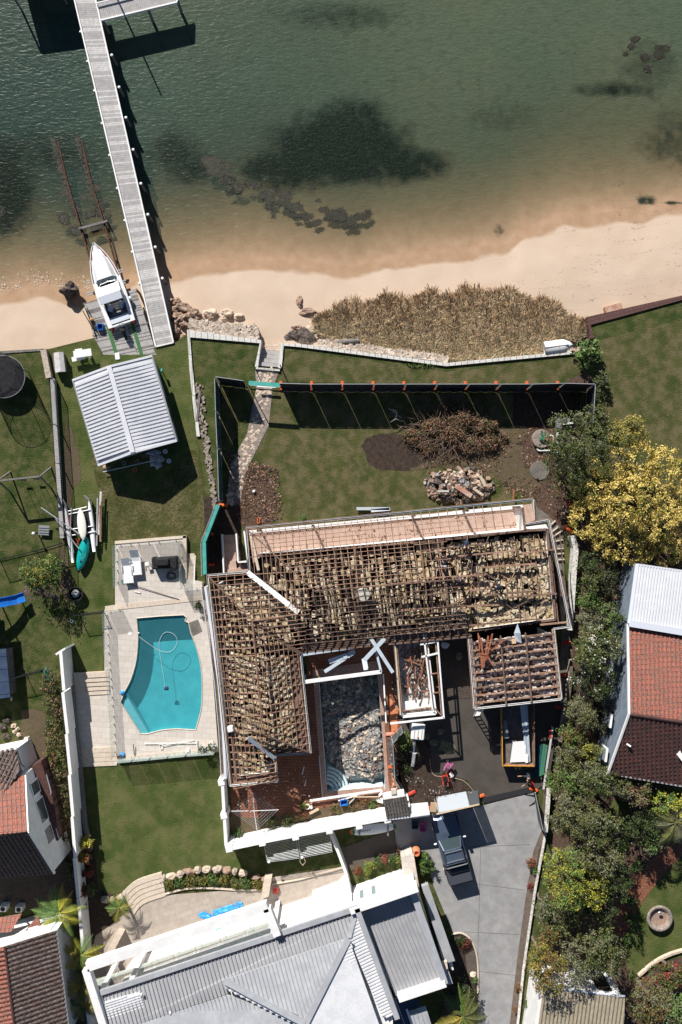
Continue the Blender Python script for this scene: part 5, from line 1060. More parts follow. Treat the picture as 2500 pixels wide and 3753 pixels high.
single('pool_hose',MB().path([P(p[0],p[1],.26) for p in smooth_curve(hs,6)],.016,6),'fascia_blue','pale floating hose looping over the pool to the cleaner','hose')
c=P(610,2522,.2);rb_=thing('pool_cleaner','dark blue robot cleaner at the end of the pool hose','pool cleaner',(c.x,c.y,.12));part('body',MB().rock((c.x,c.y,.2),(.17,.15,.1),2,2,.15),'blue_shade',rb_);part('brush',MB().tube((c.x-.15,c.y-.08,.2),(c.x+.15,c.y-.08,.2),.06),'rubber',rb_)
c=P(449,2538,.3);single('chlorine_float',MB().lathe((c.x,c.y,.30),[(.16,0),(.17,.08),(.1,.14),(.06,.2)],14),'blue_tarp','bright blue chlorine dispenser on the left pool edge','dispenser')
c=P(450,2764,.3);fp=thing('pool_bucket','blue bag and brown box in the corner of the pool deck','bucket',(c.x,c.y,TZ));part('tub',MB().rock((c.x,c.y,.42),(.18,.16,.13),3,2,.2),'blue_tarp',fp);part('base',MB().box((c.x-.1,c.y-.14,.36),(.6,.14,.12),.1),'timber_old',fp)
c=P(477,2322,.3);single('skimmer_lid',MB().lathe((c.x,c.y,TZ+.002),[(.15,0),(.14,.015)],20),'plastic_white','round white skimmer lid in the paving left of the pool','lid');c=P(508,2320,.3);single('float_cap',MB().rock((c.x,c.y,.31),(.08,.06,.05),1,2,.05),'plastic_white','small white cap at the pool edge by the hose','cap')
# lower paving and steps left of pool
struct('lower_paving',MB().prism(PP([(262,2545),(405,2538),(430,2740),(292,2748)],.06),-.1),'paver_cream')
sa_=thing('stone_steps','cream stone steps at the top left of the lower pool terrace','steps',P(330,2500,0));
for i in range(5):v=2468+i*16;part('step',MB().prism(PP([(270-(3 if i==0 else 0),v),(398,v-7),(402,v+12),(273,v+19)],.34-i*.055),0),'stone_cream',sa_)
sb_=thing('stone_steps','cream stone steps from the lower terrace down to the square lawn','steps',P(350,2770,0))
for i in range(4):v=2744+i*16.5;part('step',MB().prism(PP([(292,v),(428,v-8),(428,v+12),(294,v+18)],.10-i*.018+.03),-.02),'stone_cream',sb_)
# step line across the terrace
ln_=MB().prism(PP([(385,2222),(440,2214),(742,2186),(742,2200),(440,2234),(385,2240)],TZ+.03),TZ-.02);single('terrace_step',ln_,'stone_cream','low pale step running across between the sun deck and the pool deck','step')
ct=MB();ct.prism(PP([(421,1983),(682,1962),(682,1972),(421,1994)],TZ+.06),0);ct.prism(PP([(670,1964),(683,1963),(685,2120),(672,2120)],TZ+.06),0);single('terrace_coping',ct,'stone_cream','pale coping along the top and right of the sun deck','coping')
cp2=MB().prism(PP([(428,2772),(798,2745),(800,2757),(430,2790)],TZ+.05),0);single('terrace_coping',cp2,'stone_cream','pale coping along the lower edge of the pool deck','coping')
ss_=thing('side_steps','grey side steps down the right of the sun deck','steps',P(698,2080,0))
for i in range(6):v=2030+i*17;part('step',MB().prism(PP([(684,v),(713,v-2),(714,v+15),(685,v+17)],.05+i*.045),0),'stone_cream',ss_)
part('handrail',MB().bar(P(716,2035,.9),P(712,2142,1.1),.05,.05),'plastic_white',ss_)
# glass fence
def glassfence(label,pts,z0,h=1.15,group=None):
 t=thing('glass_fence',label,'glass fence',P(pts[0][0],pts[0][1],z0))
 for i in range(len(pts)-1):
  a,b=P(*pts[i],z0),P(*pts[i+1],z0);L=(b-a).length;k=max(1,int(round(L/1.5)))
  for j in range(k):
   p,q=lerp(a,b,(j+.03)/k),lerp(a,b,(j+.97)/k);g=part('glass_panel',MB().bar(p+Vector((0,0,.08+h/2)),q+Vector((0,0,.08+h/2)),.012,h),'glass',t)
   for f in (.2,.8):s_=lerp(p,q,f);part('spigot',MB().lathe((s_.x,s_.y,z0),[(.05,0),(.03,.03),(.025,.16)],8),'metal_grey',t)
 return t
glassfence('glass pool fence round the top of the sun deck',[(432,2150),(428,1998),(560,1988),(668,1976)],TZ)
glassfence('glass pool fence down the right of the sun deck',[(663,1978),(668,2060),(672,2160),(735,2155)],TZ)
glassfence('glass pool fence down the left of the pool deck',[(450,2230),(392,2240),(398,2380),(408,2500),(418,2640),(424,2770)],TZ)
glassfence('glass pool fence along the lower edge of the pool deck',[(432,2780),(560,2768),(690,2755),(795,2748)],TZ)
# loungers
def lounger(u,v,rz,label):
 t=thing('sun_lounger',label,'sun lounger',(0,0,0));ca,sa=math.cos(rz),math.sin(rz)
 part('seat',MB().box((0,-.35,.35),(.62,1.25,.04)),'gel_white',t);mb=MB();mb.add([(-.31,.28,.35),(.31,.28,.35),(.31,.85,.68),(-.31,.85,.68),(-.31,.28,.31),(.31,.28,.31),(.31,.85,.64),(-.31,.85,.64)],[(0,1,2,3),(7,6,5,4),(0,4,5,1),(1,5,6,2),(2,6,7,3),(3,7,4,0)]);part('backrest',mb,'gel_white',t)
 for s in (-1,1):part('frame',MB().bar((s*.34,-1.0,.34),(s*.34,.3,.34),.05,.06),'plastic_white',t);part('armrest',MB().bar((s*.38,-.05,.5),(s*.38,.4,.5),.06,.04),'plastic_white',t)
 for x in (-.31,.31):
  for y in (-.9,.25):part('leg',MB().bar((x,y,.33),(x,y,0),.05,.05),'plastic_white',t)
 c=P(u,v,TZ+.35);t.location=(c.x,c.y,TZ);t.rotation_euler.z=rz; return t
lounger(467,2088,R(6),'white sun lounger nearer the glass on the left of the sun deck');lounger(497,2058,R(6),'white sun lounger beside the small table on the sun deck')
c=P(539,2067,.7);tt=thing('side_table','small white side table right of the sun loungers','side table',(c.x,c.y,TZ));part('top',MB().bbox_((c.x,c.y,.72),(.3,.26,.05),.2,.01),'plastic_white',tt)
for x in (-.1,.1):part('leg',MB().bar((c.x+x,c.y,.7),(c.x+x*1.5,c.y,TZ),.03,.03),'plastic_white',tt)
c=P(606,2062,.8);bq=thing('barbecue','large barbecue under a crumpled black cover on the sun deck','barbecue',(c.x,c.y,TZ));V_=[]
mb=MB();mb.bbox_((c.x,c.y,.68),(1.75,.85,.75),R(4),.1);mb.bbox_((c.x-.12,c.y+.05,1.12),(.95,.55,.22),R(4),.08);mb.bbox_((c.x+.72,c.y,.74),(.42,.95,.82),R(4),.09);mb.bbox_((c.x-.78,c.y-.03,.70),(.3,.9,.72),R(4),.08)
for s in range(12):mb.bar((c.x-.8+s*.14,c.y-.42,.4),(c.x-.78+s*.145,c.y-.40,1.05),.04,.05)
part('cover',mb,'black_fabric',bq)
hs2=MB();rn=random.Random(4)
c=P(631,2108,.35)
for k in range(7):cc_=Vector((c.x+rn.uniform(-.12,.12),c.y+rn.uniform(-.1,.1),0));r_=rn.uniform(.25,.42);hs2.path([Vector((cc_.x+math.cos(i/20*6.283)*r_,cc_.y+math.sin(i/20*6.283)*r_*.8,TZ+.03+k*.02)) for i in range(21)],.014,4)
single('garden_hose',hs2,'metal_dark','loosely coiled black hose in front of the covered barbecue','hose')
single('umbrella_pole',MB().tube(P(458,2135,.4),P(657,2197,.36),.022),'metal_dark','long thin dark pole lying across the sun deck','pole');c=P(452,2130,.4);single('garden_rake',MB().box((c.x,c.y,.38),(.3,.22,.04),.3).bar((c.x,c.y,.4),(c.x+.3,c.y-.1,.4),.03,.03),'teal_bright','small teal rake head at the end of the dark pole','rake')
single('door_stop',MB().bar(P(494,2168,.34),P(514,2173,.34),.06,.06),'plastic_white','short white block lying below the loungers','block')
# pool tools
single('pool_pole',MB().tube(P(528,2725,.4),P(722,2723,.4),.022).bar(P(722,2712,.4),P(722,2735,.4),.05,.05),'plastic_white','white pole with a brush head on the lower pool deck','pool brush')
nl_=thing('pool_net','white pool net with a leaf scoop on the lower pool deck','pool net',P(600,2728,TZ));part('handle',MB().tube(P(595,2733,.42),P(710,2711,.42),.018),'plastic_white',nl_);part('scoop',MB().path([P(583,2727,.4),P(597,2729,.4),P(594,2742,.4),P(588,2746,.4),P(583,2727,.4)],.02,5),'plastic_white',nl_)
single('umbrella_stub',MB().bar(P(489,2728,.5),P(493,2768,.4),.05,.05),'metal_dark','short dark post standing on the lower pool deck','post');c=P(690,2750,.35);single('filter_box',MB().bbox_((c.x,c.y,.4),(.22,.22,.2),.2,.02),'plastic_white','small white box beside the potted plant on the pool deck','box')
for k,(u,v,lb) in enumerate(((745,2745,'plant in a white pot at the lower right of the pool deck'),(780,2735,'potted plant against the slatted fence at the lower right of the pool deck'),(727,2218,'potted shrub beside the slatted fence near the sun deck'))):
 c=P(u,v,.7);t=thing('potted_plant',lb,'potted plant',(c.x,c.y,TZ));part('pot',MB().lathe((c.x,c.y,TZ),[(.13,0),(.2,.3),(.22,.34),(.16,.34)],14),'plastic_white' if k<2 else 'metal_dark',t);crown_part('foliage',t,leaves([(c.x,c.y,.85,.28,.28,.25)],260,.13,40+k,2,2.6,8,.1),['leaf_green','leaf_dark'])
# ================================================================ HOUSE BEING DEMOLISHED
EZ,RZ,WZr,CZ=2.9,4.7,4.2,2.35
dh=thing('demolition_house','large house stripped to bare roof timbers with batts of yellow insulation showing','house',P(1400,2200,0))
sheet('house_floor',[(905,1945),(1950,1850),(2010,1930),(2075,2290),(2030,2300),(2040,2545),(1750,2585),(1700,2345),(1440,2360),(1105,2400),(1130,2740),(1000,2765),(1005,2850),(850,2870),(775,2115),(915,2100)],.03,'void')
cnt={'rafter':0,'batten':0,'ceiling_joist':0,'beam':0};extra={k:MB() for k in cnt};rn=random.Random(17)
def timber(kind,a,b,w_,h,m='timber_frame',up=None,jit=.0):
 if (b-a).length<.15: return
 j= lambda:Vector((rn.uniform(-jit,jit),rn.uniform(-jit,jit),rn.uniform(-jit,jit)*.5)) if jit else Vector()
 a,b=a+j(),b+j()
 if cnt[kind]<99:cnt[kind]+=1;part(kind,MB().bar(a,b,w_,h,up=up),m,dh)
 else:extra[kind].bar(a,b,w_,h,0 if m=='timber_frame' else 1,up=up)
def roofplane(poly,along,batt=.33,raft=.6,m1='timber_frame',m2='timber_old',miss=0.0,jit=.012,bw__=.036,skip=None):
 poly=[Vector(p) for p in poly];segs,n_=clip_lines(poly,along,batt,.35)
 if n_.z<0:n_=-n_
 for a,b in segs:
  if rn.random()<miss: continue
  if skip and rn.random()<skip:c_=rn.uniform(.35,.8);b=lerp(a,b,c_)
  timber('batten',a+n_*.03,b+n_*.03,bw__,.04,m1,n_,jit)
 segs,n_=clip_lines(poly,n_.cross(Vector(along)),raft,.35)
 for a,b in segs:
  if rn.random()<miss*.5: continue
  timber('rafter',a-n_*.05,b-n_*.05,.042,.12,m1 if rn.random()<.7 else m2,n_,jit)
E1,E2=P(901,1937,EZ),P(1953,1831,EZ);D12=(E2-E1).normalized()
V1=P(914,2095,EZ);R1,R2=P(1154,2167,RZ),P(1540,2135,RZ);V2=P(1093,2250,WZr);LR=P(925,2275,WZr);LB=P(962,2690,WZr)
# north slope, tiled battens still on the west part
mid=lerp(E1,E2,.56);midr=P(1545,2135,RZ)
roofplane([E1,mid,midr,R1],D12,.31,.46,skip=.15)
nb0,nb1=lerp(E1,E2,.56),lerp(E1,E2,.92);up_=(midr-mid);roofplane([nb0,nb1,nb1+up_*.36,nb0+up_*.36],D12,.36,.62,miss=.2,skip=.35)
roofplane([nb0+up_*.42,lerp(nb0,nb1,.32)+up_*.42,lerp(nb0,nb1,.32)+up_,midr],D12,.62,.62,miss=.25)
roofplane([E1,R1,V2,V1],E1-V1,.33,.6,miss=.05)
# south slope, its shade put into a darker timber colour
S0,S1=P(1103,2395,EZ),P(1720,2338,EZ);roofplane([R1,lerp(midr,P(1700,2115,RZ),.9),S1,S0],D12,.36,.56,'timber_old','timber_old',.1,skip=.25)
roofplane([V2,R1,lerp(R1,S0,.98),S0,LR],D12,.33,.6,'timber_frame','timber_old',.05)
# west wing
W0,W1=P(760,2108,EZ),P(843,2880,EZ);roofplane([W0,V1,V2,LR],V1-W0,.32,.58)
roofplane([W0,LR,LB,P(975,2790,3.6),W1],W1-W0,.33,.52,miss=.02)
Ea,Eb=P(1103,2400,EZ),P(1140,2760,EZ);roofplane([LR,Ea,Eb,LB],Eb-Ea,.33,.52,miss=.03)
roofplane([LB,Eb,P(1009,2770,EZ),P(975,2790,3.6)],Eb-P(1009,2770,EZ),.33,.6,'timber_old','timber_old',.1)
roofplane([P(975,2790,3.6),P(1009,2770,EZ),P(1017,2863,EZ),W1],P(1017,2863,EZ)-W1,.34,.5,miss=.05)
for a,b,m_ in ((E1,R1,'timber_old'),(R1,P(1690,2122,RZ),'timber_old'),(LR,V2,'timber_frame'),(W0,LR,'timber_old'),(LR,LB,'timber_frame'),(LB,Eb,'timber_old')):timber('beam',a,b,.07,.16,m_)
part('hip_beam',MB().bar(P(925,2275,4.15),P(1102,2396,2.95),.26,.10),'timber_old',dh)
part('valley_gutter',MB().bar(P(908,2098,2.98),P(1060,2217,4.02),.34,.05),'white_paint',dh);part('valley_board',MB().bar(P(1062,2219,4.0),P(1094,2246,4.2),.34,.04),'timber_pale',dh)
part('valley_gutter',MB().bar(P(908,2704,4.25),P(1006,2779,3.1),.26,.05),'fascia_blue',dh,'blue grey valley gutter at the foot of the left wing');c=P(845,2672,3.1);part('white_box',MB().bbox_((c.x,c.y,3.05),(.4,.42,.4),.2,.05),'white_paint',dh)
# stripped east part: joists and odd purlins
for (a,b) in (((1550,2018),(1790,1992)),((1680,2038),(1890,2018)),((1765,2080),(1960,2066)),((1700,2168),(1800,2156)),((1765,2182),(1965,2166)),((1850,2190),(2040,2176)),((1470,2236),(1830,2216)),((1910,2028),(2030,2014)),((1430,2320),(1980,2268)),((1560,2120),(1780,2106)),((1980,2290),(2080,2280)),((1460,2190),(1620,2175))):
 timber('beam',P(a[0],a[1],3.0),P(b[0],b[1],3.0),.10,.18,'timber_frame' if rn.random()<.5 else 'timber_old')
for i in range(27):
 u=1545+i*19.5;v0=2012-i*2.2+rn.uniform(-6,6);v1=v0+rn.choice([130,230,300,320]);timber('ceiling_joist',P(u,v0,CZ+.22),P(u+(v1-v0)*.10,min(v1,2330-i*2),CZ+.22),.05,.12,'timber_old' if i%3 else 'timber_frame', None,.03)
for q,nn_,fl_ in (([(1000,2045),(1550,1996),(1560,2345),(1110,2385)],24,0),([(815,2150),(1000,2150),(1095,2395),(1100,2735),(870,2745)],17,1)):
 s_,n_2=clip_lines(PP(q,CZ+.3),(0.12,-1,0) if not fl_ else (1,.06,0),.46,.5)
 for a,b in s_:timber('ceiling_joist',a,b,.06,.14,'timber_old', None,.02)
for i in range(46):  # loose braces
 u,v=rn.uniform(1600,2000),rn.uniform(1990,2290);an=rn.uniform(0,3.14);L=rn.uniform(.5,1.6);a=P(u,v,2.9);timber('beam',a,a+Vector((math.cos(an)*L,math.sin(an)*L,rn.uniform(-.3,.4))),.05,.05,rn.choice(['timber_frame','timber_old']))
# garage wing
GA,GB,GC,GD=P(1722,2342,2.9),P(2030,2306,2.9),P(2054,2560,2.9),P(1741,2594,2.9)
for i in range(9):t=(i+.6)/9.2;timber('beam',lerp(GA,GD,t),lerp(GB,GC,t),.09,.16,'timber_frame' if i%3 else 'timber_old')
for t in (.36,.655):timber('beam',lerp(GA,GB,t)+Vector((0,0,.14)),lerp(GD,GC,t)+Vector((0,0,.14)),.09,.12,'timber_old')
for s in (.02,.98):timber('beam',lerp(GA,GB,s),lerp(GD,GC,s),.08,.1)
for k in ('rafter','batten','ceiling_joist','beam'):
 if extra[k].v:part(k,extra[k],['timber_frame','timber_old'],dh,'the rest of the bare %ss'%k.replace('_',' '),'stuff')
# eaves: gutters
gut=[(E1,E2),(E2,P(1953,1865,EZ)),(E1,V1),(V1,W0),(W0,W1),(W1,P(1017,2863,EZ)),(P(1017,2863,EZ),P(1009,2768,EZ)),(P(1009,2768,EZ),Eb),(Eb,Ea),(P(1925,1922,EZ),P(2010,1907,EZ)),(P(2010,1907,EZ),P(2018,1948,EZ)),(P(2018,1948,EZ),P(2088,2296,EZ)),(P(2088,2296,EZ),P(2028,2304,EZ)),(P(2028,2304,EZ),P(2056,2562,EZ)),(P(2056,2562,EZ),P(1740,2597,EZ)),(P(1740,2597,EZ),P(1720,2342,EZ))]
for a,b in gut:
 d=(b-a).normalized();nn_=Vector((-d.y,d.x,0));g_=part('gutter',MB().bar(a-Vector((0,0,.05)),b-Vector((0,0,.05)),.09,.03,1).bar(a+nn_*.048,b+nn_*.048,.032,.11).bar(a-nn_*.045,b-nn_*.045,.012,.11),['fascia_blue' if (a-E1).length<1e-3 else 'white_paint','metal_dark'],dh)
 part('fascia',MB().bar(a-nn_*-.12-Vector((0,0,.08)),b+nn_*.12-Vector((0,0,.08)),.03,.16),'timber_frame',dh)
# walls
def hwall(pts,z=2.75,m='wall_white',w_=.14):
 q=[P(p[0],p[1],z) for p in pts]
 for i in range(len(q)-1):part('wall',MB().bar(Vector((q[i].x,q[i].y,z/2)),Vector((q[i+1].x,q[i+1].y,z/2)),w_,z),m,dh);part('top_plate',MB().bar(q[i]+Vector((0,0,.05)),q[i+1]+Vector((0,0,.05)),w_+.02,.1),'timber_old',dh)
hwall([(945,2035),(1560,1985),(1925,1945),(2005,1940),(2035,2270),(1730,2310)]);hwall([(1115,2388),(1440,2358),(1728,2330)]);hwall([(1925,1945),(1915,1860)]);hwall([(800,2140),(865,2850),(985,2835)]);hwall([(1090,2420),(1126,2735),(1000,2755)]);hwall([(1745,2360),(1762,2565)]);hwall([(2005,2320),(2032,2535)]);hwall([(1300,2010),(1320,2350)]);hwall([(1620,1980),(1650,2330)])
for q in ([(1062,2420),(1101,2402),(1138,2759),(1096,2760)],[(1010,2742),(1096,2735),(1096,2762),(1010,2768)],[(850,2848),(1012,2832),(1015,2861),(845,2877)],[(1103,2362),(1440,2332),(1440,2362),(1103,2394)],[(1440,2330),(1718,2306),(1718,2338),(1440,2361)]):part('eave_shade_lining',MB().prism(PP(q,2.74),2.71),'timber_old',dh)  # lining sheets added under the eaves to widen the roof's cast shade
scatter('demolition_debris',[[(850,2880),(1130,2780),(1180,2940),(860,2990)],[(1430,2500),(1460,2500),(1460,2900),(1430,2900)],[(1450,2830),(1740,2900),(1600,2950)],[(930,1960),(1900,1870),(1900,1935),(950,2025)]],700,['rubble','timber_old','rock_pale','void'],(.02,.07),8,'splinters and chips strewn over the paving and verandah of the stripped house',.40)
# verandah
vd=[(912,1947),(1915,1852),(1921,1946),(1560,1982),(955,2040),(928,2065)]
part('verandah_floor',MB().prism(PP(vd,.35),.04),'floor_pink',dh);part('verandah_kerb',MB().bar(P(915,1950,.42),P(1915,1856,.42),.26,.14),'wall_white',dh);part('verandah_sill',MB().bar(P(958,2032,.9),P(1918,1940,.9),.22,.3),'wall_white',dh);part('verandah_sill',MB().bar(P(918,1955,.42),P(948,2090,.42),.2,.14),'stone_cream',dh)
for u,v in ((1145,1928),(1520,1890),(1715,1872),(1905,1858),(945,1945)):c=P(u,v,2.7);part('post',MB().bar((c.x,c.y,.35),(c.x,c.y,2.75),.13,.13),'timber_old',dh)
part('verandah_beam',MB().bar(P(916,1962,2.75),P(1918,1868,2.75),.08,.14),'timber_frame',dh);part('verandah_beam',MB().bar(P(950,2035,2.8),P(1918,1946,2.8),.12,.14),'timber_old',dh)
part('porch_floor',MB().prism(PP([(1915,1850),(1960,1846),(1962,1905),(1925,1925)],.2),.04),'floor_pink',dh);part('white_step',MB().prism(PP([(1926,1932),(2002,1922),(2010,1938),(1930,1950)],.4),.04),'wall_white',dh)
# insulation and ceiling lining
def batts(regions,n_,m,seed,size=(.18,.26),z=CZ,mi_=None):
 r2=random.Random(seed);out=[]
 for k in range(n_):
  (p0,p1,p2,p3)=regions[r2.randrange(len(regions))];s,t=r2.random(),r2.random();u=lerp(lerp(p0[0],p1[0],s),lerp(p3[0],p2[0],s),t);v=lerp(lerp(p0[1],p1[1],s),lerp(p3[1],p2[1],s),t)
  out.append((u,v,r2.uniform(*size),r2.uniform(*size)*.9,r2.uniform(-.25,.35),z+r2.uniform(-.04,.1)))
 return out
def gridbatts(p0,p1,p2,p3,nx,ny,fill,seed,z=CZ,big=1.0):
 r2=random.Random(seed);out=[]
 for i in range(nx):
  for j in range(ny):
   if r2.random()>fill: continue
   s,t=(i+.5+r2.uniform(-.12,.12))/nx,(j+.5+r2.uniform(-.2,.2))/ny;u=lerp(lerp(p0[0],p1[0],s),lerp(p3[0],p2[0],s),t);v=lerp(lerp(p0[1],p1[1],s),lerp(p3[1],p2[1],s),t)
   L=math.hypot(p1[0]-p0[0],p1[1]-p0[1])/nx/SS*.5;Wd=math.hypot(p3[0]-p0[0],p3[1]-p0[1])/ny/SS*.5
   out.append((u,v,L*r2.uniform(.5,.95)*big,Wd*r2.uniform(.5,1.0)*big,r2.uniform(-.1,.25),z+r2.uniform(-.03,.12)))
 return out
def lay(bl,name,m,tgt,seed,nparts):
 bl=sorted(bl,key=lambda b:-b[2]*b[3]);rest=MB()
 for k,(u,v,a,b,rz,z) in enumerate(bl):
  c=P(u,v,z);mb=MB().chunk((c.x,c.y,z),(a*2.15,b*2.25,.13),seed+k,0,rz,.22)
  if k<nparts:part(name,mb,m,tgt)
  else:rest.add(mb.v,mb.f)
 if rest.v:part(name,rest,m,tgt,'the smaller pieces of '+name.replace('_',' '),'stuff')
lst=gridbatts((955,2050),(1560,1995),(1700,2330),(1120,2385),30,12,.76,1)+gridbatts((1560,1995),(2005,1955),(2045,2265),(1700,2320),25,13,.80,2)+gridbatts((805,2150),(1000,2150),(1100,2390),(820,2400),13,10,.92,3,CZ+.2)+gridbatts((820,2400),(1060,2400),(1090,2735),(860,2740),13,15,.95,4,CZ+.3)+gridbatts((855,2740),(985,2735),(990,2835),(865,2850),8,5,.9,5)
lst+=batts([((1640,2000),(2010,1960),(2040,2260),(1690,2300))],520,'insul',6,(.05,.14),CZ+.06)+batts([((830,2200),(1060,2200),(1090,2730),(860,2740))],260,'insul',7,(.04,.11),CZ+.05)
lay(lst,'insulation_batt','insul',dh,100,99)
l2=batts([((1735,2350),(2020,2318),(2045,2545),(1752,2580))],620,'insul_white',9,(.04,.13),2.62);lay(l2,'white_insulation','insul_white',dh,900,60)
part('ceiling_lining',MB().prism(PP([(1738,2352),(2022,2318),(2046,2545),(1755,2580)],2.55),2.50),'timber_old',dh)
# dark ceiling under the insulation, with gaps
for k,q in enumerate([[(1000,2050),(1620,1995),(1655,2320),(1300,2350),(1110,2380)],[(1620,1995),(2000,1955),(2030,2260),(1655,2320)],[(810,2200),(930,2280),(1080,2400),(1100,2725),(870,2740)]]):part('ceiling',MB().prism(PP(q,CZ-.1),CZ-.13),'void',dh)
c=P(1332,2180,3.6);hw=part('water_tank',MB().lathe((c.x,c.y,2.6),[(.46,0),(.46,.9),(.44,.93),(.1,.96)],20),'gas',dh)
# small wing with fallen plaster and brown timber
swg=thing('gutted_wing','small gutted wing with fallen white plaster and jumbled brown timbers','house wing',P(1530,2480,0));Z2=2.7
o4=[(1438,2322),(1556,2320),(1618,2345),(1628,2630),(1468,2640)]
for a,b in (((1445,2322),(1468,2620)),((1552,2322),(1585,2600)),((1604,2348),(1627,2632)),((1430,2652),(1627,2630)),((1605,2345),(1716,2335)),((1540,2362),(1606,2350)),((1545,2408),(1605,2394))):part('gutter' if b[0]>1600 else 'wall_plate',MB().bar(P(*a,Z2),P(*b,Z2),.11,.12),'white_paint' if a[0]!=1445 else 'timber_raw',swg)
for a,b in (((1452,2330),(1474,2606)),((1474,2606),(1590,2592)),((1560,2340),(1588,2596)),((1590,2592),(1622,2626)),((1596,2350),(1618,2622)),((1588,2540),(1622,2536)),((1580,2470),(1612,2466))):part('rafter',MB().bar(P(*a,2.6),P(*b,2.6),.07,.1),'timber_frame',swg)
part('ceiling',MB().prism(PP([(1456,2330),(1560,2325),(1585,2590),(1476,2604)],1.6),1.55),'wall_worn',swg);part('fallen_plaster',MB().prism(PP([(1474,2572),(1580,2560),(1584,2588),(1478,2604)],2.2),2.15),'white_paint',swg)
for a,b in (((1445,2335),(1470,2610)),((1556,2330),(1590,2600)),((1470,2612),(1590,2600))):part('wall',MB().bar(P(*a,1.3),P(*b,1.3),.16,2.5),'wall_white',swg)
for k in range(72):
 u,v=rn.uniform(1478,1576),rn.uniform(2345,2575);an=rn.uniform(-1.9,-1.1) if rn.random()<.6 else rn.uniform(0,3);L=rn.uniform(.5,1.7);a=P(u,v,1.75+rn.random()*.5);d=Vector((math.cos(an)*L/2,math.sin(an)*L/2,rn.uniform(-.15,.15)));part('fallen_timber',MB().bar(a-d,a+d,rn.uniform(.05,.09),.06),rn.choice(['timber_old','timber_red','timber_old']),swg)
for k,(a,b) in enumerate((((1755,2330),(1768,2450)),((1762,2340),(1775,2440)),((1790,2330),(1772,2445)),((1805,2322),(1782,2420)),((1750,2395),(1786,2400)),((1845,2347),(1800,2385)),((1780,2395),(1808,2440)),((1752,2320),(1758,2380)))):
 single('loose_timber',MB().bar(P(*a,3.2),P(*b,3.2+.03*k),.13-.008*k,.06),'timber_red','reddish loose timber in the pile on the garage joists','timber','reddish timbers piled on the garage joists')
single('metal_flashing',MB().add([P(1897,2285,3.25),P(1884,2320,3.1),P(1890,2350,3.0),P(1912,2357,3.0),P(1908,2320,3.3)],[(0,1,2,3,4)]),'fascia_blue','bent blue grey metal sheet beside the timber pile on the garage','metal sheet');single('board',MB().prism(PP([(1875,2343),(1890,2341),(1892,2358),(1877,2360)],3.05),3.0),'ply','small square board below the bent metal sheet','board')
# pergola over the old pool; blue shade put into the white members' colour
pg=thing('pergola_frame','pale blue steel pergola frame above the top of the rubble filled pool','pergola',P(1240,2430,0));
for a,b,w_ in (((1103,2401),(1370,2362),.16),((1110,2500),(1398,2462),.24),((1103,2401),(1112,2505),.22),((1372,2362),(1397,2462),.16)):part('beam',MB().bar(P(*a,2.75),P(*b,2.75),w_,.16),'fascia_blue' if a[1]<2460 or w_<.2 else 'white_paint',pg)
for u,v in ((1107,2403),(1372,2363),(1396,2460),(1114,2500)):c=P(u,v,2.7);part('post',MB().bar((c.x,c.y,0),(c.x,c.y,2.68),.1,.1),'fascia_blue',pg)
for k,(a,b,w_,lb) in enumerate([((1205,2425),(1272,2402),.34,'short wide blue board on the left of the pile over the pergola'),((1190,2462),(1300,2390),.24,'long blue board sloping up through the left of the pergola'),((1335,2420),(1410,2340),.28,'topmost blue board crossing the right corner of the pergola'),((1360,2340),(1440,2465),.24,'long blue board falling across the right corner towards the wing'),((1334,2412),(1342,2455),.34,'short upright blue board hanging inside the pergola'),((1300,2385),(1262,2410),.3,'small blue board lying behind the long sloping one')]):single('fascia_board',MB().bar(P(*a,2.2 if k in (0,1,4,5) else 2.95+.06*k),P(*b,2.5 if k in (0,1,4,5) else 3.0+.06*k),w_,.05),'fascia_blue',lb,'board')
# ================================================================ COURT, OLD POOL
bm=ground(PP([(1130,2400),(1560,2350),(1625,2650),(1455,2960),(1370,2960),(960,3010),(850,3000),(843,2840),(985,2750),(1105,2740)],.045),[[lerp(P(p[0],p[1],.085),P(1290,2690,.085),-.02) for p in hol]],.045,'','');me=bpy.data.meshes.new('red_paving');bm.to_mesh(me);bm.free();me.materials.append(MATS['paver_red']);o=bpy.data.objects.new('red_paving',me);C.objects.link(o);o['kind']='structure'
sheet('orange_strip',[(1428,2560),(1462,2580),(1452,2760),(1472,2870),(1438,2882),(1428,2760)],.055,'terracotta')
slab_hole(rim,hol,.085,'paver_pink','pool_surround')
op=thing('old_pool','old white pool filled with broken concrete rubble beside the red paving','old pool',P(1290,2700,0));part('floor',MB().poly([Vector((p.x,p.y,-1.6)) for p in [P(p[0],p[1],.085) for p in hol]]),'pool_white',op)
mb=MB()
for i in range(len(hol)):a,b=P(*hol[i],.086),P(*hol[(i+1)%len(hol)],.086);mb.add([a,b,Vector((b.x,b.y,-1.6)),Vector((a.x,a.y,-1.6))],[(3,2,1,0)])
part('rim',mb,'pool_white',op)
for i in range(5):part('step',MB().path([P(1196+math.cos(an)*(26+i*13),2895-math.sin(an)*(26+i*14),-.3-i*.16) for an in [j/8*1.45+.06 for j in range(9)]],.11,6),'pool_white',op)
rb1,rb2,rb3=MB(),MB(),MB();r2=random.Random(31)
def inpool(u,v):
 t=(v-2490)/400;l_=lerp(1172,1200,t);r_=lerp(1384,1410,t);
 if v>2790:l_=lerp(1195,1275,(v-2790)/75)
 return l_+8<u<r_-4 and v<(2846+10*math.sin(u*.08) if u>1270 else 2815)
k=0
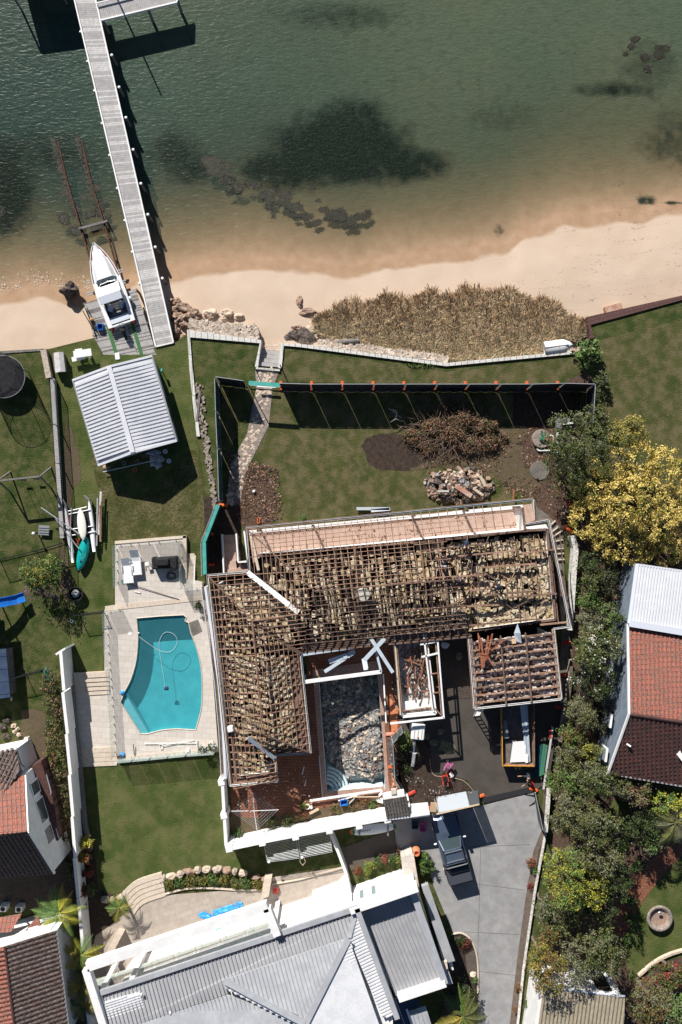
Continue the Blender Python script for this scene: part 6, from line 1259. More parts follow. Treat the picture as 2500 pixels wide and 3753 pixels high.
while k<5200:
 u,v=r2.uniform(1170,1412),r2.uniform(2490,2875)
 if not inpool(u,v): continue
 h=-1.25+1.25*math.exp(-((u-1375)/80)**2-((v-2740)/130)**2)+r2.uniform(-.08,.08);s=r2.choice([.06,.08,.10,.12,.16,.24]);c=P(u,v,h);k+=1
 q=rb3 if r2.random()<(.16 if u>1320 and v>2750 else .03) else (rb1 if r2.random()<.86 else rb2);q.chunk((c.x,c.y,h),(s*r2.uniform(.9,1.9),s,s*r2.uniform(.4,.8)),k,0, None,.6)
mb=MB();mb.prism([P(u,v,-1.35) for u,v in ((1172,2500),(1384,2474),(1404,2835),(1290,2840),(1200,2790))],-1.58,0);mb.add(rb1.v,rb1.f,0);
for j in range(70):
 u,v=r2.uniform(1200,1400),r2.uniform(2500,2860)
 if inpool(u,v):rb2.chunk(P(u,v,-1.2+1.25*math.exp(-((u-1375)/80)**2-((v-2740)/130)**2)),(r2.uniform(.2,.5),r2.uniform(.12,.26),.1),j+9000,0, None,.7)
mb.add(rb2.v,rb2.f,1);mb.add(rb3.v,rb3.f,2);single('rubble',mb,['rubble','rock_pale','rubble_brown'],'heap of broken concrete and tile rubble filling the old pool','rubble', None,'stuff')
for k,(a,b) in enumerate((((1115,2810),(1108,2838)),((1122,2858),(1117,2880)))):single('white_post',MB().tube(P(*a,.3),P(*b,.9),.035),'white_paint',['thin white post on the red paving, upper one','thin white post on the red paving, lower one'][k],'post')
for k,(a,b,lb) in enumerate((((1405,2470),(1415,2650),'white metal strip down the right side of the old pool'),((1170,2772),(1182,2925),'thin pale edging strip left of the old pool'))):single('edging',MB().bar(P(*a,.6 if k==0 else .12),P(*b,.6 if k==0 else .12),.10 if k==0 else .04,.06),'white_paint',lb,'strip')
# clothesline
cl=thing('clothesline','white rotary clothesline over the corner of the red paving','clothesline',P(930,2935,0));hb=P(931,2972,2.0);tips=[P(927,2903,2.15),P(1021,2968,2.1),P(942,3042,2.15),P(848,2973,2.1)]
part('mast',MB().tube((hb.x,hb.y,0),hb,.035),'galv',cl)
for p in tips:part('arm',MB().tube(hb,p,.022),'gel_white',cl)
ln_=MB()
for f in (.4,.55,.7,.85,.98):
 for i in range(4):ln_.tube(lerp(hb,tips[i],f),lerp(hb,tips[(i+1)%4],f),.006,n=3)
part('wires',ln_,'galv',cl, None,'stuff')
# planter strip and rubbish along the white wall
sheet('planting_bed',[(845,2990),(960,3000),(1120,2975),(1400,2920),(1415,2975),(1080,3070),(850,3110)],.06,'litter')
for k,(u,v,r_,h,ms,lb) in enumerate([(870,3060,26,.8,['leaf_green','leaf_bright'],'bright green shrub in the corner of the white walls'),(995,3010,26,.7,['leaf_olive','leaf_dark'],'low dark shrub in the wall bed below the clothesline'),(1055,3010,32,.8,['leaf_olive','leaf_green'],'round olive shrub in the middle of the wall bed'),(1105,2985,26,.7,['leaf_brown','leaf_red','leaf_olive'],'reddish brown shrub in the wall bed'),(1290,2950,24,.4,['leaf_dead','leaf_olive'],'dry twiggy shrub below the blue crate'),(1335,2935,22,.4,['leaf_dead','leaf_brown'],'dead brown shrub near the tiled wall roof'),(1230,2965,22,.3,['leaf_dead','leaf_olive'],'low withered shrub in the wall bed'),(1365,2950,14,.3,['leaf_bright','leaf_olive'],'small green shrub beside the tiled wall roof'),(1112,2955,9,.5,['leaf_yellow','leaf_bright'],'yellow green seedling by the white ring')]):shrub('shrub',lb,'shrub',u,v,r_,h,ms,60+k,480,.11,z0=.06)
c=P(1127,2955,.2);single('ring_pipe',ring(Vector((c.x,c.y,0)),.17,.3,.05,18).tube((c.x+.3,c.y-.05,.1),(c.x+.3,c.y-.05,.4),.09),'plastic_white','white plastic ring and stub lying in the wall bed','pipe');single('timber_block',MB().bar(P(1134,2982,.3),P(1168,2964,.3),.16,.1),'timber_raw','short pale timber block lying in the wall bed','timber')
c=P(1262,2942,.5);t=thing('crate','royal blue crate in the wall bed below the old pool','crate',(c.x,c.y,.06));part('shell',MB().box((c.x,c.y+.2,.3),(.5,.04,.4),.15).box((c.x-.05,c.y-.2,.3),(.5,.04,.4),.15).box((c.x-.26,c.y,.3),(.04,.42,.4),.15).box((c.x+.24,c.y,.3),(.04,.42,.4),.15),'blue',t);part('base',MB().box((c.x,c.y,.12),(.48,.4,.04),.15),'blue',t)
for k,(a,b,w_,m_,lb) in enumerate([((1135,2935),(1400,2895),.16,'plastic_white','long white downpipe laid below the old pool'),((1240,2935),(1310,2915),.08,'plastic_white','short white pipe over the blue crate'),((1262,2928),(1290,2940),.07,'timber_old','brown stick crossing beside the blue crate'),((1280,2945),(1300,2925),.06,'timber_pale','pale stick standing right of the blue crate'),((1290,2921),(1390,2920),.06,'timber_raw','thin pale batten lying right of the blue crate')]):single('pipe' if k<2 else 'stick',MB().bar(P(*a,.35+.05*k),P(*b,.35+.05*k),w_,.06),m_,lb,'pipe' if k<2 else 'stick')
single('torn_sheet',MB().add([P(1388,2912,.4),P(1402,2896,.4),P(1398,2915,.6),P(1388,2922,.4)],[(0,1,2,3)]),'white_paint','torn white panel at the end of the downpipe','panel');single('torn_sheet',MB().prism(PP([(1378,2930),(1402,2922),(1404,2945),(1385,2940)],.4),.36),'plastic_white','folded white sheet beside the tiled wall roof','panel')
# slatted fence along the pool boundary
sf=thing('slatted_fence','tall slatted grey fence between the pool deck and the stripped house','fence',P(775,2500,0));fpt=[(741,2150),(766,2330),(790,2500),(806,2680),(815,2850)];zf=1.8
for i in range(4):
 a,b=P(*fpt[i],zf),P(*fpt[i+1],zf);part('panel',MB().bar(Vector((a.x+.26,a.y,1.1)),Vector((b.x+.26,b.y,1.1)),.16,1.9),'wall_white',sf);L=(b-a).length;k=int(L/.11);mb=MB()
 for j in range(k):p=lerp(a,b,(j+.5)/k);mb.bar(p+Vector((-.06,-.04,0)),p+Vector((.16,.10,0)),.045,.05)
 part('slats',mb,'timber_old',sf);part('rail',MB().bar(a+Vector((-.08,0,0)),b+Vector((-.08,0,0)),.04,.05),'gel_shade',sf);part('rail',MB().bar(a+Vector((.26,0,.24)),b+Vector((.26,0,.24)),.17,.05),'gel_shade',sf)
# white walls of the lower corner
def pwall(label,pts,z,w_=.28,pil=()):
 t=thing('white_wall',label,'wall',P(*pts[0],0));q=[P(*p,z) for p in pts]
 for i in range(len(q)-1):part('panel',MB().bar(Vector((q[i].x,q[i].y,z/2)),Vector((q[i+1].x,q[i+1].y,z/2)),w_*.8,z),'wall_white',t);part('cap',MB().bar(q[i]+Vector((0,0,.03)),q[i+1]+Vector((0,0,.03)),w_,.06),'white_paint',t)
 for (u,v) in pil:c=P(u,v,z);part('pillar',MB().box((c.x,c.y,z/2+.05),(.46,.36,z+.1),R(12)),'white_paint',t)
 return t
pwall('white stepped wall right of the square lawn',[(815,2862),(822,2985),(829,3100),(840,3112)],1.5,.22,[(812,2868),(821,2990)])
pwall('long bright white wall across the foot of the demolition site',[(838,3112),(1000,3078),(1200,3040),(1390,3005),(1575,2985)],2.2,.22,[(840,3112),(961,3090),(1083,3068),(1207,3045),(1316,3028),(1420,3005)])
tr2=thing('tiled_canopy','small canopy of dark ribbed tiles on top of the white wall','canopy',P(1450,2960,0));q_=[P(1404,2932,2.9),P(1488,2918,2.9),P(1504,2988,2.4),P(1417,3000,2.4)];part('roof',tiled(MB().poly(q_),q_,q_[3]-q_[0],sp=.21,row=.3),'concrete_dark',tr2);part('parapet',MB().bar(P(1403,2920,2.6),P(1482,2905,2.6),.5,.12),'white_paint',tr2);part('fascia',MB().bar(P(1412,3002,2.3),P(1575,2980,2.3),.2,.12),'white_paint',tr2);part('chimney',MB().box(tuple(P(1443,2900,2.6)),(.36,.34,.3),.1),'stone_cream',tr2);part('pier',MB().bar(P(1410,2960,1.1),P(1500,2950,1.1),1.1,2.2),'wall_white',tr2)
part('flat_cap',MB().prism(PP([(1505,2948),(1568,2942),(1575,2982),(1510,2985)],2.3),2.2),'white_paint',tr2)
# ================================================================ TEMPORARY FENCE
def fpanel(a,b,label,z0=0.0,h=2.1,cloth='cloth_dark',cl=True,lean=0.0):
 t=thing('site_fence_panel',label,'fence panel',P(*a,z0),'temporary fence panels round the site' if label is None else None);p,q=P(*a,z0),P(*b,z0);up=Vector((0,0,h));e=lerp(p,q,.02);f=lerp(p,q,.98)
 part('frame',MB().bar(e+up,f+up,.04,.04).bar(e,e+up,.04,.04).bar(f,f+up,.04,.04).bar(e+Vector((0,0,.15)),f+Vector((0,0,.15)),.03,.03),'galv',t)
 if cl:
  d=(q-p).normalized();nn_=Vector((-d.y,d.x,0));nn_=-nn_ if nn_.y>0 else nn_;mb=MB();pr=[(0,h-.04,.02),(.03,h*.5,.03),(.04,.25,.04),(.26,.02,.03)];NS=8
  for r_ in range(3):
   for j in range(NS):
    s0,s1=j/NS,(j+1)/NS;f0= lambda s,k:lerp(lerp(p,q,.03),lerp(p,q,.97),s)+nn_*(pr[k][0]+pr[k][2]*math.sin(s*17+k))+Vector((0,0,pr[k][1]));mb.add([f0(s0,r_),f0(s1,r_),f0(s1,r_+1),f0(s0,r_+1)],[(0,1,2,3)])
  part('shade_cloth',mb,cloth,t)
 return t
nf=[(805,1398),(905,1412)]+[(1030+i*112.6,1421+(3 if 0<i<9 else 0)) for i in range(10)]+[(2150,1424)]
for i in range(len(nf)-1):
 if i==1:
  tg=thing('site_gate','teal covered gate panel where the stone path meets the fence','gate',P(970,1410,0));part('cover',MB().bar(P(912,1403,2.0),P(1026,1412,2.0),.30,.06),'teal_bright',tg);part('frame',MB().bar(P(912,1412,.2),P(1026,1420,.2),.05,.05).bar(P(912,1412,0),P(912,1403,2),.05,.05),'galv',tg)
  part('white_blocks',MB().bar(P(942,1416,.5),P(1012,1419,.5),.10,.1),'white_paint',tg); continue
 fpanel(nf[i],nf[i+1],['dark cloth panel at the left corner of the site fence','','cloth covered panel of the long top fence, just right of the teal gate'][i] if i<3 else ('cloth covered panel at the right end of the long top fence' if i==len(nf)-2 else None) or 'cloth covered panel in the long top run of the site fence')
for o in list(bpy.data.objects):
 if o.name.startswith('site_fence_panel') and o.get('label')=='cloth covered panel in the long top run of the site fence':o['group']='cloth covered panels of the long top fence'
for k,(a,b) in enumerate((((803,1402),(806,1520)),((806,1520),(812,1650)),((812,1650),(818,1840)))):fpanel(a,b,['dark cloth panel of the left site fence, top one','dark cloth panel of the left site fence, middle one','dark cloth panel of the left site fence, lowest one'][k],cloth='cloth_teal')
for k,(a,b) in enumerate((((806,1850),(754,1985)),((754,1985),(757,2105)))):
 t=fpanel(a,b,['bright teal topped fence panel slanting beside the soil bed','bright teal topped fence panel beside the side steps'][k],cloth='teal_bright',cl=False);part('cover',MB().bar(P(a[0]-6,a[1],2.05),P(b[0]-6,b[1],2.05),.26,.06),'teal_bright',t);part('shade_cloth',MB().bar(P(*a,1.0),P(*b,1.0),.03,1.9),'cloth_teal',t)
fpanel((2150,1424),(2142,1560),'dark cloth panel at the right end of the site beside the bush');fpanel((2135,2430),(2120,2560),'fence panel in the dark gap right of the garage',cloth='netting')
def foot(u,v,label=None,m='orange',z=0.0,rz=0.0,n='fence_foot',grp='orange feet under the long top fence'):
 c=P(u,v,z);mb=MB();mb.bbox_((c.x,c.y,z+.08),(.24,.66,.16),rz,.04);mb.bbox_((c.x,c.y,z+.19),(.16,.22,.1),rz,.03); return single(n,mb,m,label or 'orange block foot under the long top fence','fence foot',grp if label is None else None)
for i in range(10):foot(1030+i*112.6,1415)
for u,v,lb,rz in ((818,1852,'orange block foot where the dark and teal fences meet',1.57),(766,1956,'orange block foot at the bend of the teal fence',1.57),(770,2068,'reddish block foot of the teal fence beside the side steps',1.57),(2078,1850,'orange block foot among the pale blocks near the yellow tree',.2),(2083,1940,'orange round topped foot below the yellow tree',.8),(2075,2355,'dark red block foot in the shade right of the garage, upper',1.57),(2070,2473,'dark red block foot in the shade right of the garage, lower',1.57),(2048,2592,'dark red block foot at the corner below the garage',1.4),(1430,2690,'pink block foot on the orange strip',1.57),(1440,2810,'orange block foot beside the old pool',1.57),(1508,2905,'bright red long block on the soil',-1.1),(1760,2917,'big orange block at the kerb by the driveway gate',-1.2),(1950,2875,'dark red block at the foot of the right driveway gate',.4),(1955,2892,'second dark red block by the right driveway gate',1.2),(1585,2960,'dark red foot behind the grey gate sheet',1.5)):foot(u,v,lb,'red' if 'red' in lb.split()[0:2] or 'red' in lb[:12] else ('pink_fence' if lb.startswith('pink') else 'orange'),0,rz)
for k,(a,b) in enumerate((((1470,2660),(1434,2700)),((1434,2700),(1442,2830)),((1442,2830),(1505,2935)))):fpanel(a,b,['grey mesh fence panel slanting by the portable toilet','thin mesh fence panel beside the dark shrubs','grey mesh fence panel running down to the tiled canopy'][k],cloth='cloth_mesh',h=1.8)
# long grey sheet and gate leaves
gs=thing('site_gate','pale grey mesh sheeted gate frame lying over the kerb by the car','gate',P(1660,2930,0));gq=[P(1600,2922,.2),P(1708,2902,.2),P(1722,2956,2.7),P(1608,2978,2.7)];part('sheet',MB().add(gq,[(0,1,2,3)]),'mesh_light',gs);part('frame',MB().path([gq[0],gq[1],gq[2],gq[3],gq[0]],.03),'galv',gs);part('board',MB().bar(P(1592,2942,1.5),P(1586,2975,1.3),.5,.04),'ply',gs);part('top_rail',MB().bar(P(1600,2984,2.72),P(1757,2948,2.72),.08,.08),'timber_raw',gs);part('side_mesh',MB().add([P(1712,2902,.05),P(1752,2896,.05),P(1758,2947,2.7),P(1724,2955,2.7)],[(0,1,2,3)]),'cloth_mesh',gs)
for a,b in ((gq[0],gq[3]),(gq[1],gq[2])):part('post',MB().tube(Vector((b.x,b.y,0)),b,.04),'galv',gs)
single('gate_prop',MB().bar(P(1726,2905,1.0),P(1752,2936,.5),.06,.05),'timber_raw','timber prop leaning from the driveway gate over the concrete','prop')
gg=thing('site_gate','grey mesh gate leaf swung open along the right of the driveway','gate',P(1970,2960,0));gq=[P(1958,2900,1.9),P(1975,2915,1.9),P(1988,3040,1.9),P(1968,3015,.3),P(1958,2960,.1)];part('mesh',MB().add([P(1962,2905,1.9),P(1985,3035,1.9),P(1972,3010,.1),P(1957,2905,.1)],[(0,1,2,3)]),'cloth_mesh',gg);part('frame',MB().path([P(1962,2905,1.9),P(1990,3042,1.9),P(1972,3010,.1),P(1957,2905,.1),P(1962,2905,1.9)],.03),'galv',gg)
c=P(1712,2350,0)
# debris and plants of the yard
yard=[(1470,2660),(1630,2660),(1630,2820),(1690,2840),(1735,2895),(1740,2925),(1600,2960),(1500,2945),(1445,2830)]
sheet('yard_soil',yard,.055,'soil');sheet('asphalt_yard',[(1460,2540),(2060,2540),(2065,2700),(2010,2870),(1965,2895),(1775,2935),(1735,2895),(1715,2862),(1660,2842),(1585,2835),(1575,2700),(1470,2680)],.075,'asphalt')
single('kerb_line',MB().path([P(p[0],p[1],.10) for p in smooth_curve([(1575,2780),(1588,2838),(1640,2848),(1700,2862),(1740,2905)],5)],.016,4),'timber_raw','thin yellowish hose line curving along the yard soil','line')
sheet('brick_court',[(1590,2330),(1722,2320),(1735,2560),(1610,2562)],.095,'paver_brick')
for k,(u,v) in enumerate(((1618,2680),(1590,2720),(1640,2740),(1562,2700))):single('tarpaulin',MB().rock(tuple(P(u,v,.12)),(.5 if k==2 else .25,.45 if k==2 else .2,.08),k,2,.5),'leaf_grey',['small crumpled tarpaulin scrap near the porch shade edge','folded green tarpaulin scrap left of the big one','big crumpled grey green tarpaulin on the shaded asphalt','square tarpaulin scrap right of the portable toilet'][k],'tarpaulin')
single('tarpaulin',MB().rock(tuple(P(1632,2365,.14)),(.3,.22,.06),8,2,.3),'gel_shade','pale crumpled bag at the top of the brick court','bag');single('tarpaulin',MB().rock(tuple(P(1682,2405,.14)),(.22,.3,.06),9,2,.2),'leaf_grey','small tan mat on the brick court','mat')
pl=thing('portable_toilet','portable toilet with a pale ribbed roof beside the asphalt yard','portable toilet',P(1532,2660,0));c=P(1532,2682,2.2);part('cabin',MB().bbox_((c.x,c.y,1.05),(.86,1.02,2.1),R(-5),.04),'gas',pl);part('roof',MB().bbox_((c.x,c.y,2.2),(.94,1.12,.14),R(-5),.05),'plastic_white',pl)
for s in (-.26,0,.26):part('roof_rib',MB().box((c.x+s,c.y,2.29),(.05,.85,.03),R(-5)),'gas',pl)
part('vent',MB().lathe((c.x-.02,c.y-.36,2.27),[(.06,0),(.07,.05),(.03,.1)],10),'terracotta',pl)
single('scaffold_mast',MB().bar(P(1520,2718,1.2),P(1512,2800,.4),.13,.13).bar(P(1518,2760,.9),P(1512,2808,.3),.22,.08).bar(P(1500,2755,.4),P(1535,2762,.4),.08,.06),'plastic_white','white hydraulic arm lying below the portable toilet','arm')
for k,(u,v,m_) in enumerate(((1642,2808,'red'),(1631,2852,'red'))):
 c=P(u,v,.45);t=thing('tool_box',['pinkish red barrow frame near the kerb, upper one','red barrow full of tools near the kerb, lower one'][k],'tool box',(c.x,c.y,0));rz=(-.6,.25)[k];part('tray',MB().box((c.x,c.y,.5),(.42,.5,.05),rz).box((c.x+.2,c.y+.05,.6),(.05,.5,.2),rz).box((c.x-.2,c.y-.05,.6),(.05,.5,.2),rz),m_ if k else 'purple_crate',t)
 part('contents',MB().rock((c.x,c.y,.58),(.15,.18,.08),k,2,.6),'black' if k else 'rubble',t)
 for s in (-.18,.18):part('handle',MB().bar((c.x+s,c.y-.3,.5),(c.x+s+.05,c.y-.55,.6),.04,.04),m_,t)
 part('wheel',MB().tube((c.x-.1,c.y+.28,.15),(c.x+.1,c.y+.28,.15),.15,n=12),'rubber',t)
c=P(1655,2840,.3);single('cement_bag',MB().bbox_((c.x,c.y,.3),(.24,.36,.16),.5,.04),'plastic_white','white bag between the red barrows','bag')
for k,(u,v,r_,h,ms,lb,n_) in enumerate([(1480,2715,34,1.5,['leaf_green','leaf_olive','leaf_bright'],'leafy green shrub left of the portable toilet',1500),(1470,2760,26,.7,['leaf_dark','leaf_grey'],'dark straggly shrub below the leafy green one',500),(1482,2815,24,.5,['leaf_dark','leaf_green'],'low shrub in the shade beside the mesh fence',400)]):shrub('shrub',lb,'shrub',u,v,r_,h,ms,80+k,n_,.12,weights=[.5,.3,.2] if len(ms)==3 else None,ry=r_*1.25)
# ladder against the garage
ld=thing('ladder','ladder leaning on the bottom left corner of the garage eaves','ladder',P(1742,2660,0));a0_,a1_=P(1736,2625,0),P(1752,2598,2.9);b0_=a0_+Vector((.42,.05,0));b1_=a1_+Vector((.42,.05,0))
for a,b in ((a0_,a1_),(b0_,b1_)):part('stile',MB().bar(a,b,.05,.08),'plastic_white',ld)
for i in range(10):t=(i+.6)/10.4;part('rung',MB().bar(lerp(a0_,a1_,t),lerp(b0_,b1_,t),.04,.04),'plastic_white',ld)
# skip bin
sk_=thing('skip_bin','yellow rimmed skip bin loaded with boards, half under the garage eaves','skip bin',P(1900,2690,0));Zs=1.15
c4=[P(1838,2545,Zs),P(1958,2540,Zs),P(1959,2808,Zs),P(1842,2806,Zs)];b4=[lerp(p,sum(c4,Vector())/4,.06) for p in c4]
for i in range(4):a,b,a2,b2=c4[i],c4[(i+1)%4],b4[i],b4[(i+1)%4];part('side',MB().add([a,b,Vector((b2.x,b2.y,.15)),Vector((a2.x,a2.y,.15))],[(0,1,2,3)]),'rubble_brown',sk_);part('rim',MB().bar(a,b,.06,.08),'yellow' if i>1 else 'rubble_brown',sk_)
part('floor',MB().prism([Vector((p.x,p.y,.2)) for p in b4],.15),'timber_dark',sk_)
for k,(q_,z,m_,lb) in enumerate([([(1880,2720),(1928,2716),(1926,2792),(1870,2794)],.95,'plastic_white','big white board on top of the load in the skip'),([(1850,2715),(1878,2714),(1868,2795),(1846,2800)],.7,'concrete_dark','dark grey sheet in the lower left of the skip'),([(1846,2640),(1858,2642),(1866,2706),(1846,2710)],.8,'metal_grey','grey sheet standing at the left side of the skip'),([(1926,2765),(1936,2765),(1936,2795),(1926,2797)],.98,'plastic_white','narrow white offcut at the lower right of the skip')]):single('board',MB().prism(PP(q_,z),z-.06),m_,lb,'board')
single('metal_sheet',MB().add([P(1905,2580,1.3),P(1925,2578,1.3),P(1944,2795,.8),P(1930,2792,.8)],[(0,1,2,3)]).bar(P(1930,2580,1.3),P(1942,2790,.85),.08,.06).bar(P(1912,2580,1.34),P(1932,2770,.9),.05,.03),'fascia_blue','long blue grey metal sheets along the right side of the skip','metal sheet')
for k,u in enumerate((1891,1905)):c=P(u,2815,.8);part('lug',MB().box((c.x,c.y,.8),(.1,.16,.1)),'timber_raw',sk_)
for k in range(5):single('green_panel',MB().bar(P(1968+k*9,2715+k*4,.25+k*.08),P(1956+k*8,2856-k*4,.25+k*.08),.14,.05),'green_bin' if k>2 else 'cloth_teal',['dark teal folded panel nearest the skip','dark teal panel, second from the skip','dark teal panel in the middle of the stack','green panel, second from the kerb wall','pale green panel on top next to the kerb wall'][k],'panel')
single('timber_post',MB().bar(P(2026,2665,.9),P(1992,2892,.7),.12,.1),'timber_pale','long pale timber beam standing along the right edge of the yard','beam');single('red_post',MB().bar(P(2016,2676,.9),P(2018,2704,.9),.14,.1),'red','short red post beside the long pale beam','post')
# brush pile, stone heap, tanks
bpz=thing('brush_pile','big tangled heap of cut branches with dead brown leaves','brush pile',P(1660,1570,0));r2=random.Random(77);mb=MB()
for k in range(460):
 an=r2.uniform(0,6.28);q=r2.random()**.6;u,v=1655+math.cos(an)*180*q,1575+math.sin(an)*105*q;h=.9*(1-q*q)*r2.uniform(.3,1)+.08;p=P(u,v,h);L=r2.uniform(.3,1.1);a2=an+r2.uniform(-1.2,1.2);d=Vector((math.cos(a2),-math.sin(a2),r2.uniform(-.35,.5)))*L;m_=p+d*.5+Vector((r2.uniform(-.1,.1),r2.uniform(-.1,.1),.06));mb.path([p,m_,p+d],.015 if k%5 else .032,4,0,.006)
part('branches',mb,['branch'],bpz, None,'stuff');lob=[]
for (u,v,a,h) in ((1520,1600,.9,.7),(1600,1560,1.1,1.0),(1570,1640,.7,.5),(1700,1530,1.2,1.1),(1780,1560,.9,.9),(1790,1620,.9,.8),(1720,1630,.9,.8),(1660,1590,1.1,1.1),(1640,1510,.8,.7),(1845,1600,.4,.5)):c=P(u,v,h*.6);lob.append((c.x,c.y,h*.4,a*.9,a*.55,h*.4))
crown_part('dead_leaves',bpz,leaves(lob,11000,.15,9,4,2.6,9,.16,weights=[.66,.10,.16,.08],zmin=0),['leaf_dead','leaf_grey','leaf_dark','leaf_olive'])
single('dry_branch',MB().path([P(1430,1548,.3),P(1450,1535,.5),P(1455,1510,.6),P(1440,1500,.7)],.03,5).path([P(1450,1535,.5),P(1480,1545,.3)],.025,5).path([P(1425,1495,.6),P(1455,1520,.4),P(1470,1530,.3)],.02,5),'bark_pale','bare pale branch lying left of the brush pile','branch')
r2=random.Random(44)
protos=[]
for k in range(260):
 an=r2.uniform(0,6.283);q=r2.random()**.55;u,v=1683+math.cos(an)*128*q,1780+math.sin(an)*62*q;h=.55*(1-q*q)+.06;s=r2.uniform(.10,.22)*(1.35 if r2.random()<.15 else 1);p=P(u,v,h)
 mb=MB().chunk((p.x,p.y,h),(s*r2.uniform(1.1,2.4),s*1.2,s*1.0),k+300,0, None,.7);single('broken_stone',mb,r2.choice(['rock','rock_sand','rock','rock','rock_pale','rock_dark','rock_dark','rubble']),'rough broken stone in the big heap above the verandah','stone','stones heaped on the lawn above the verandah')
for k,(a,b,w_,m_) in enumerate((((1670,1780),(1728,1818),.34,'brick_red'),((1760,1745),(1778,1782),.22,'rock_pale'),((1735,1790),(1770,1815),.18,'rock_pale'),((1605,1800),(1645,1800),.13,'timber_pale'))):single('stone_slab',MB().bar(P(*a,.75),P(*b,.7),w_,.18),m_,['long orange brick slab on top of the stone heap','long pale slab at the right of the stone heap','second pale slab slanting on the stone heap','thin pale concrete post on the left of the stone heap'][k],'slab')
for k,(u,v,r_,z) in enumerate(((1985,1608,34,.28),(1978,1725,36,.04))):
 c=P(u,v,z);t=thing('tank_lid',['round concrete tank with a green box on its lid','round concrete lid flush with the soil'][k],'tank lid',(c.x,c.y,0));part('lid',MB().lathe((c.x,c.y,0),[(r_/50,0),(r_/50,z),(r_/50*.95,z+.05)],28),'concrete_dark' if k else 'stone_flag',t)
 if k==0:part('pump_box',MB().bbox_((c.x+.05,c.y+.1,.45),(.34,.52,.22),-.25,.03),'green_bin',t);part('knob',MB().lathe((c.x-.0,c.y+.52,.3),[(.06,0),(.06,.08)],10),'metal_dark',t)
 else:c2=P(1965,1752,.2);part('valve',MB().lathe((c2.x+.1,c2.y,0.05),[(.1,0),(.08,.15)],10),'timber_old',t)
pp_=thing('pipework','white and red pipes beside the round tank','pipes',P(2010,1610,0));part('pipe',MB().path([P(2012,1588,.5),P(2028,1600,.5),P(2028,1625,.4),P(2020,1635,.2)],.05,8),'plastic_white',pp_);part('pipe',MB().path([P(1968,1645,.15),P(1975,1652,.15),P(2040,1650,.15)],.06,8),'plastic_white',pp_);part('valve',MB().bar(P(2000,1608,.5),P(2022,1612,.5),.14,.1),'red',pp_);part('pipe',MB().path([P(2000,1600,.5),P(2020,1596,.5)],.04,8),'plastic_white',pp_)
single('pump_cover',MB().prism(PP([(2040,1532),(2088,1530),(2088,1550),(2060,1555),(2060,1580),(2040,1580)],.5),0),'metal_grey','grey L shaped cover near the right end of the site fence','cover');single('white_rails',MB().bar(P(2062,1554,.6),P(2100,1550,.6),.12,.08).bar(P(2043,1585,.5),P(2040,1660,.5),.18,.1),'white_paint','white frame pieces half hidden under the dark green tree','frame')
for k,(u,v) in enumerate(((2068,1850),(2064,1890),(2072,1868))):c=P(u,v,.15);single('concrete_block',MB().box((c.x,c.y,.15),(.22,.5,.28),.1*k),'rock_sand' if k<2 else 'concrete_dark',['pale concrete block by the orange foot near the yellow tree, top one','pale concrete block near the yellow tree, lowest of three','darker concrete block between the two pale ones near the yellow tree'][k],'block')
for k,q_ in enumerate(([(1307,1864),(1428,1864),(1430,1876),(1306,1886)],[(1360,1872),(1430,1866),(1432,1882),(1330,1890)])):single('rolled_sheeting',MB().bar(P(*q_[0],.25),P(*q_[1],.25),.22,.12),'gel_shade' if k else 'mesh_light',['pale green rolled sheet on the grass against the verandah','second rolled sheet half under the verandah eaves'][k],'sheeting')
single('timber_post',MB().bar(P(1884,1795,.4),P(1879,1835,.5),.09,.06),'timber_red','short rusty stake on the grass right of the stone heap','stake');c=P(931,1801,.1);single('ball',MB().rock((c.x,c.y,.12),(.12,.12,.12),1,2,.01),'gel_white','small white ball on the soil left of the lawn','ball',smooth=True)
for k,(u,v) in enumerate(((948,1902),(948,1912))):c=P(u,v,.1);single('flower_pot',MB().lathe((c.x,c.y,0),[(.07,0),(.12,.18),(.13,.2),(.09,.2),(.08,.08)],14),'terracotta',['terracotta pot on the soil, upper one','terracotta pot on the soil, lower one'][k],'pot')
# entrance stairs left and right of the house
es=thing('entry_steps','pink tiled steps with white edges left of the verandah','steps',P(850,2030,0))
for i in range(4):v=1960+i*32;part('step',MB().prism(PP([(816,v),(864,v-1),(868,v+31),(819,v+33)],.1+i*.08),0),'floor_pink',es)
part('landing',MB().prism(PP([(820,2088),(868,2084),(905,2060),(912,2094),(825,2102)],.5),0),'floor_pink',es);part('edge',MB().bar(P(814,1958,.5),P(822,2100,.6),.1,.5),'white_paint',es);part('edge',MB().bar(P(867,1956,.5),P(874,2060,.6),.1,.5),'white_paint',es)
part('edge',MB().bar(P(874,2060,.6),P(905,2058,.6),.1,.5),'white_paint',es);part('edge',MB().bar(P(896,1946,.6),P(910,2050,.6),.12,.5),'white_paint',es)
sc2=thing('garden_steps','fan of concrete steps curving down the right of the house','steps',P(2040,2000,0));sheet('side_path',[(1958,1850),(2010,1890),(2050,1930),(2066,1960),(2068,2090),(2090,2300),(2075,2580),(2040,2580),(2060,2300),(2030,2000),(2010,1905),(1965,1905)],.04,'concrete_dark')
for k,(a,b) in enumerate((((2018,1925),(2036,1908)),((2022,1950),(2048,1930)),((2028,1966),(2062,1944)),((2032,1985),(2062,1978)),((2036,2012),(2064,2010)),((2040,2030),(2066,2028)),((2044,2052),(2068,2050)))):part('nosing',MB().bar(P(*a,.14),P(*b,.14),.07,.16),'stone_cream',sc2)
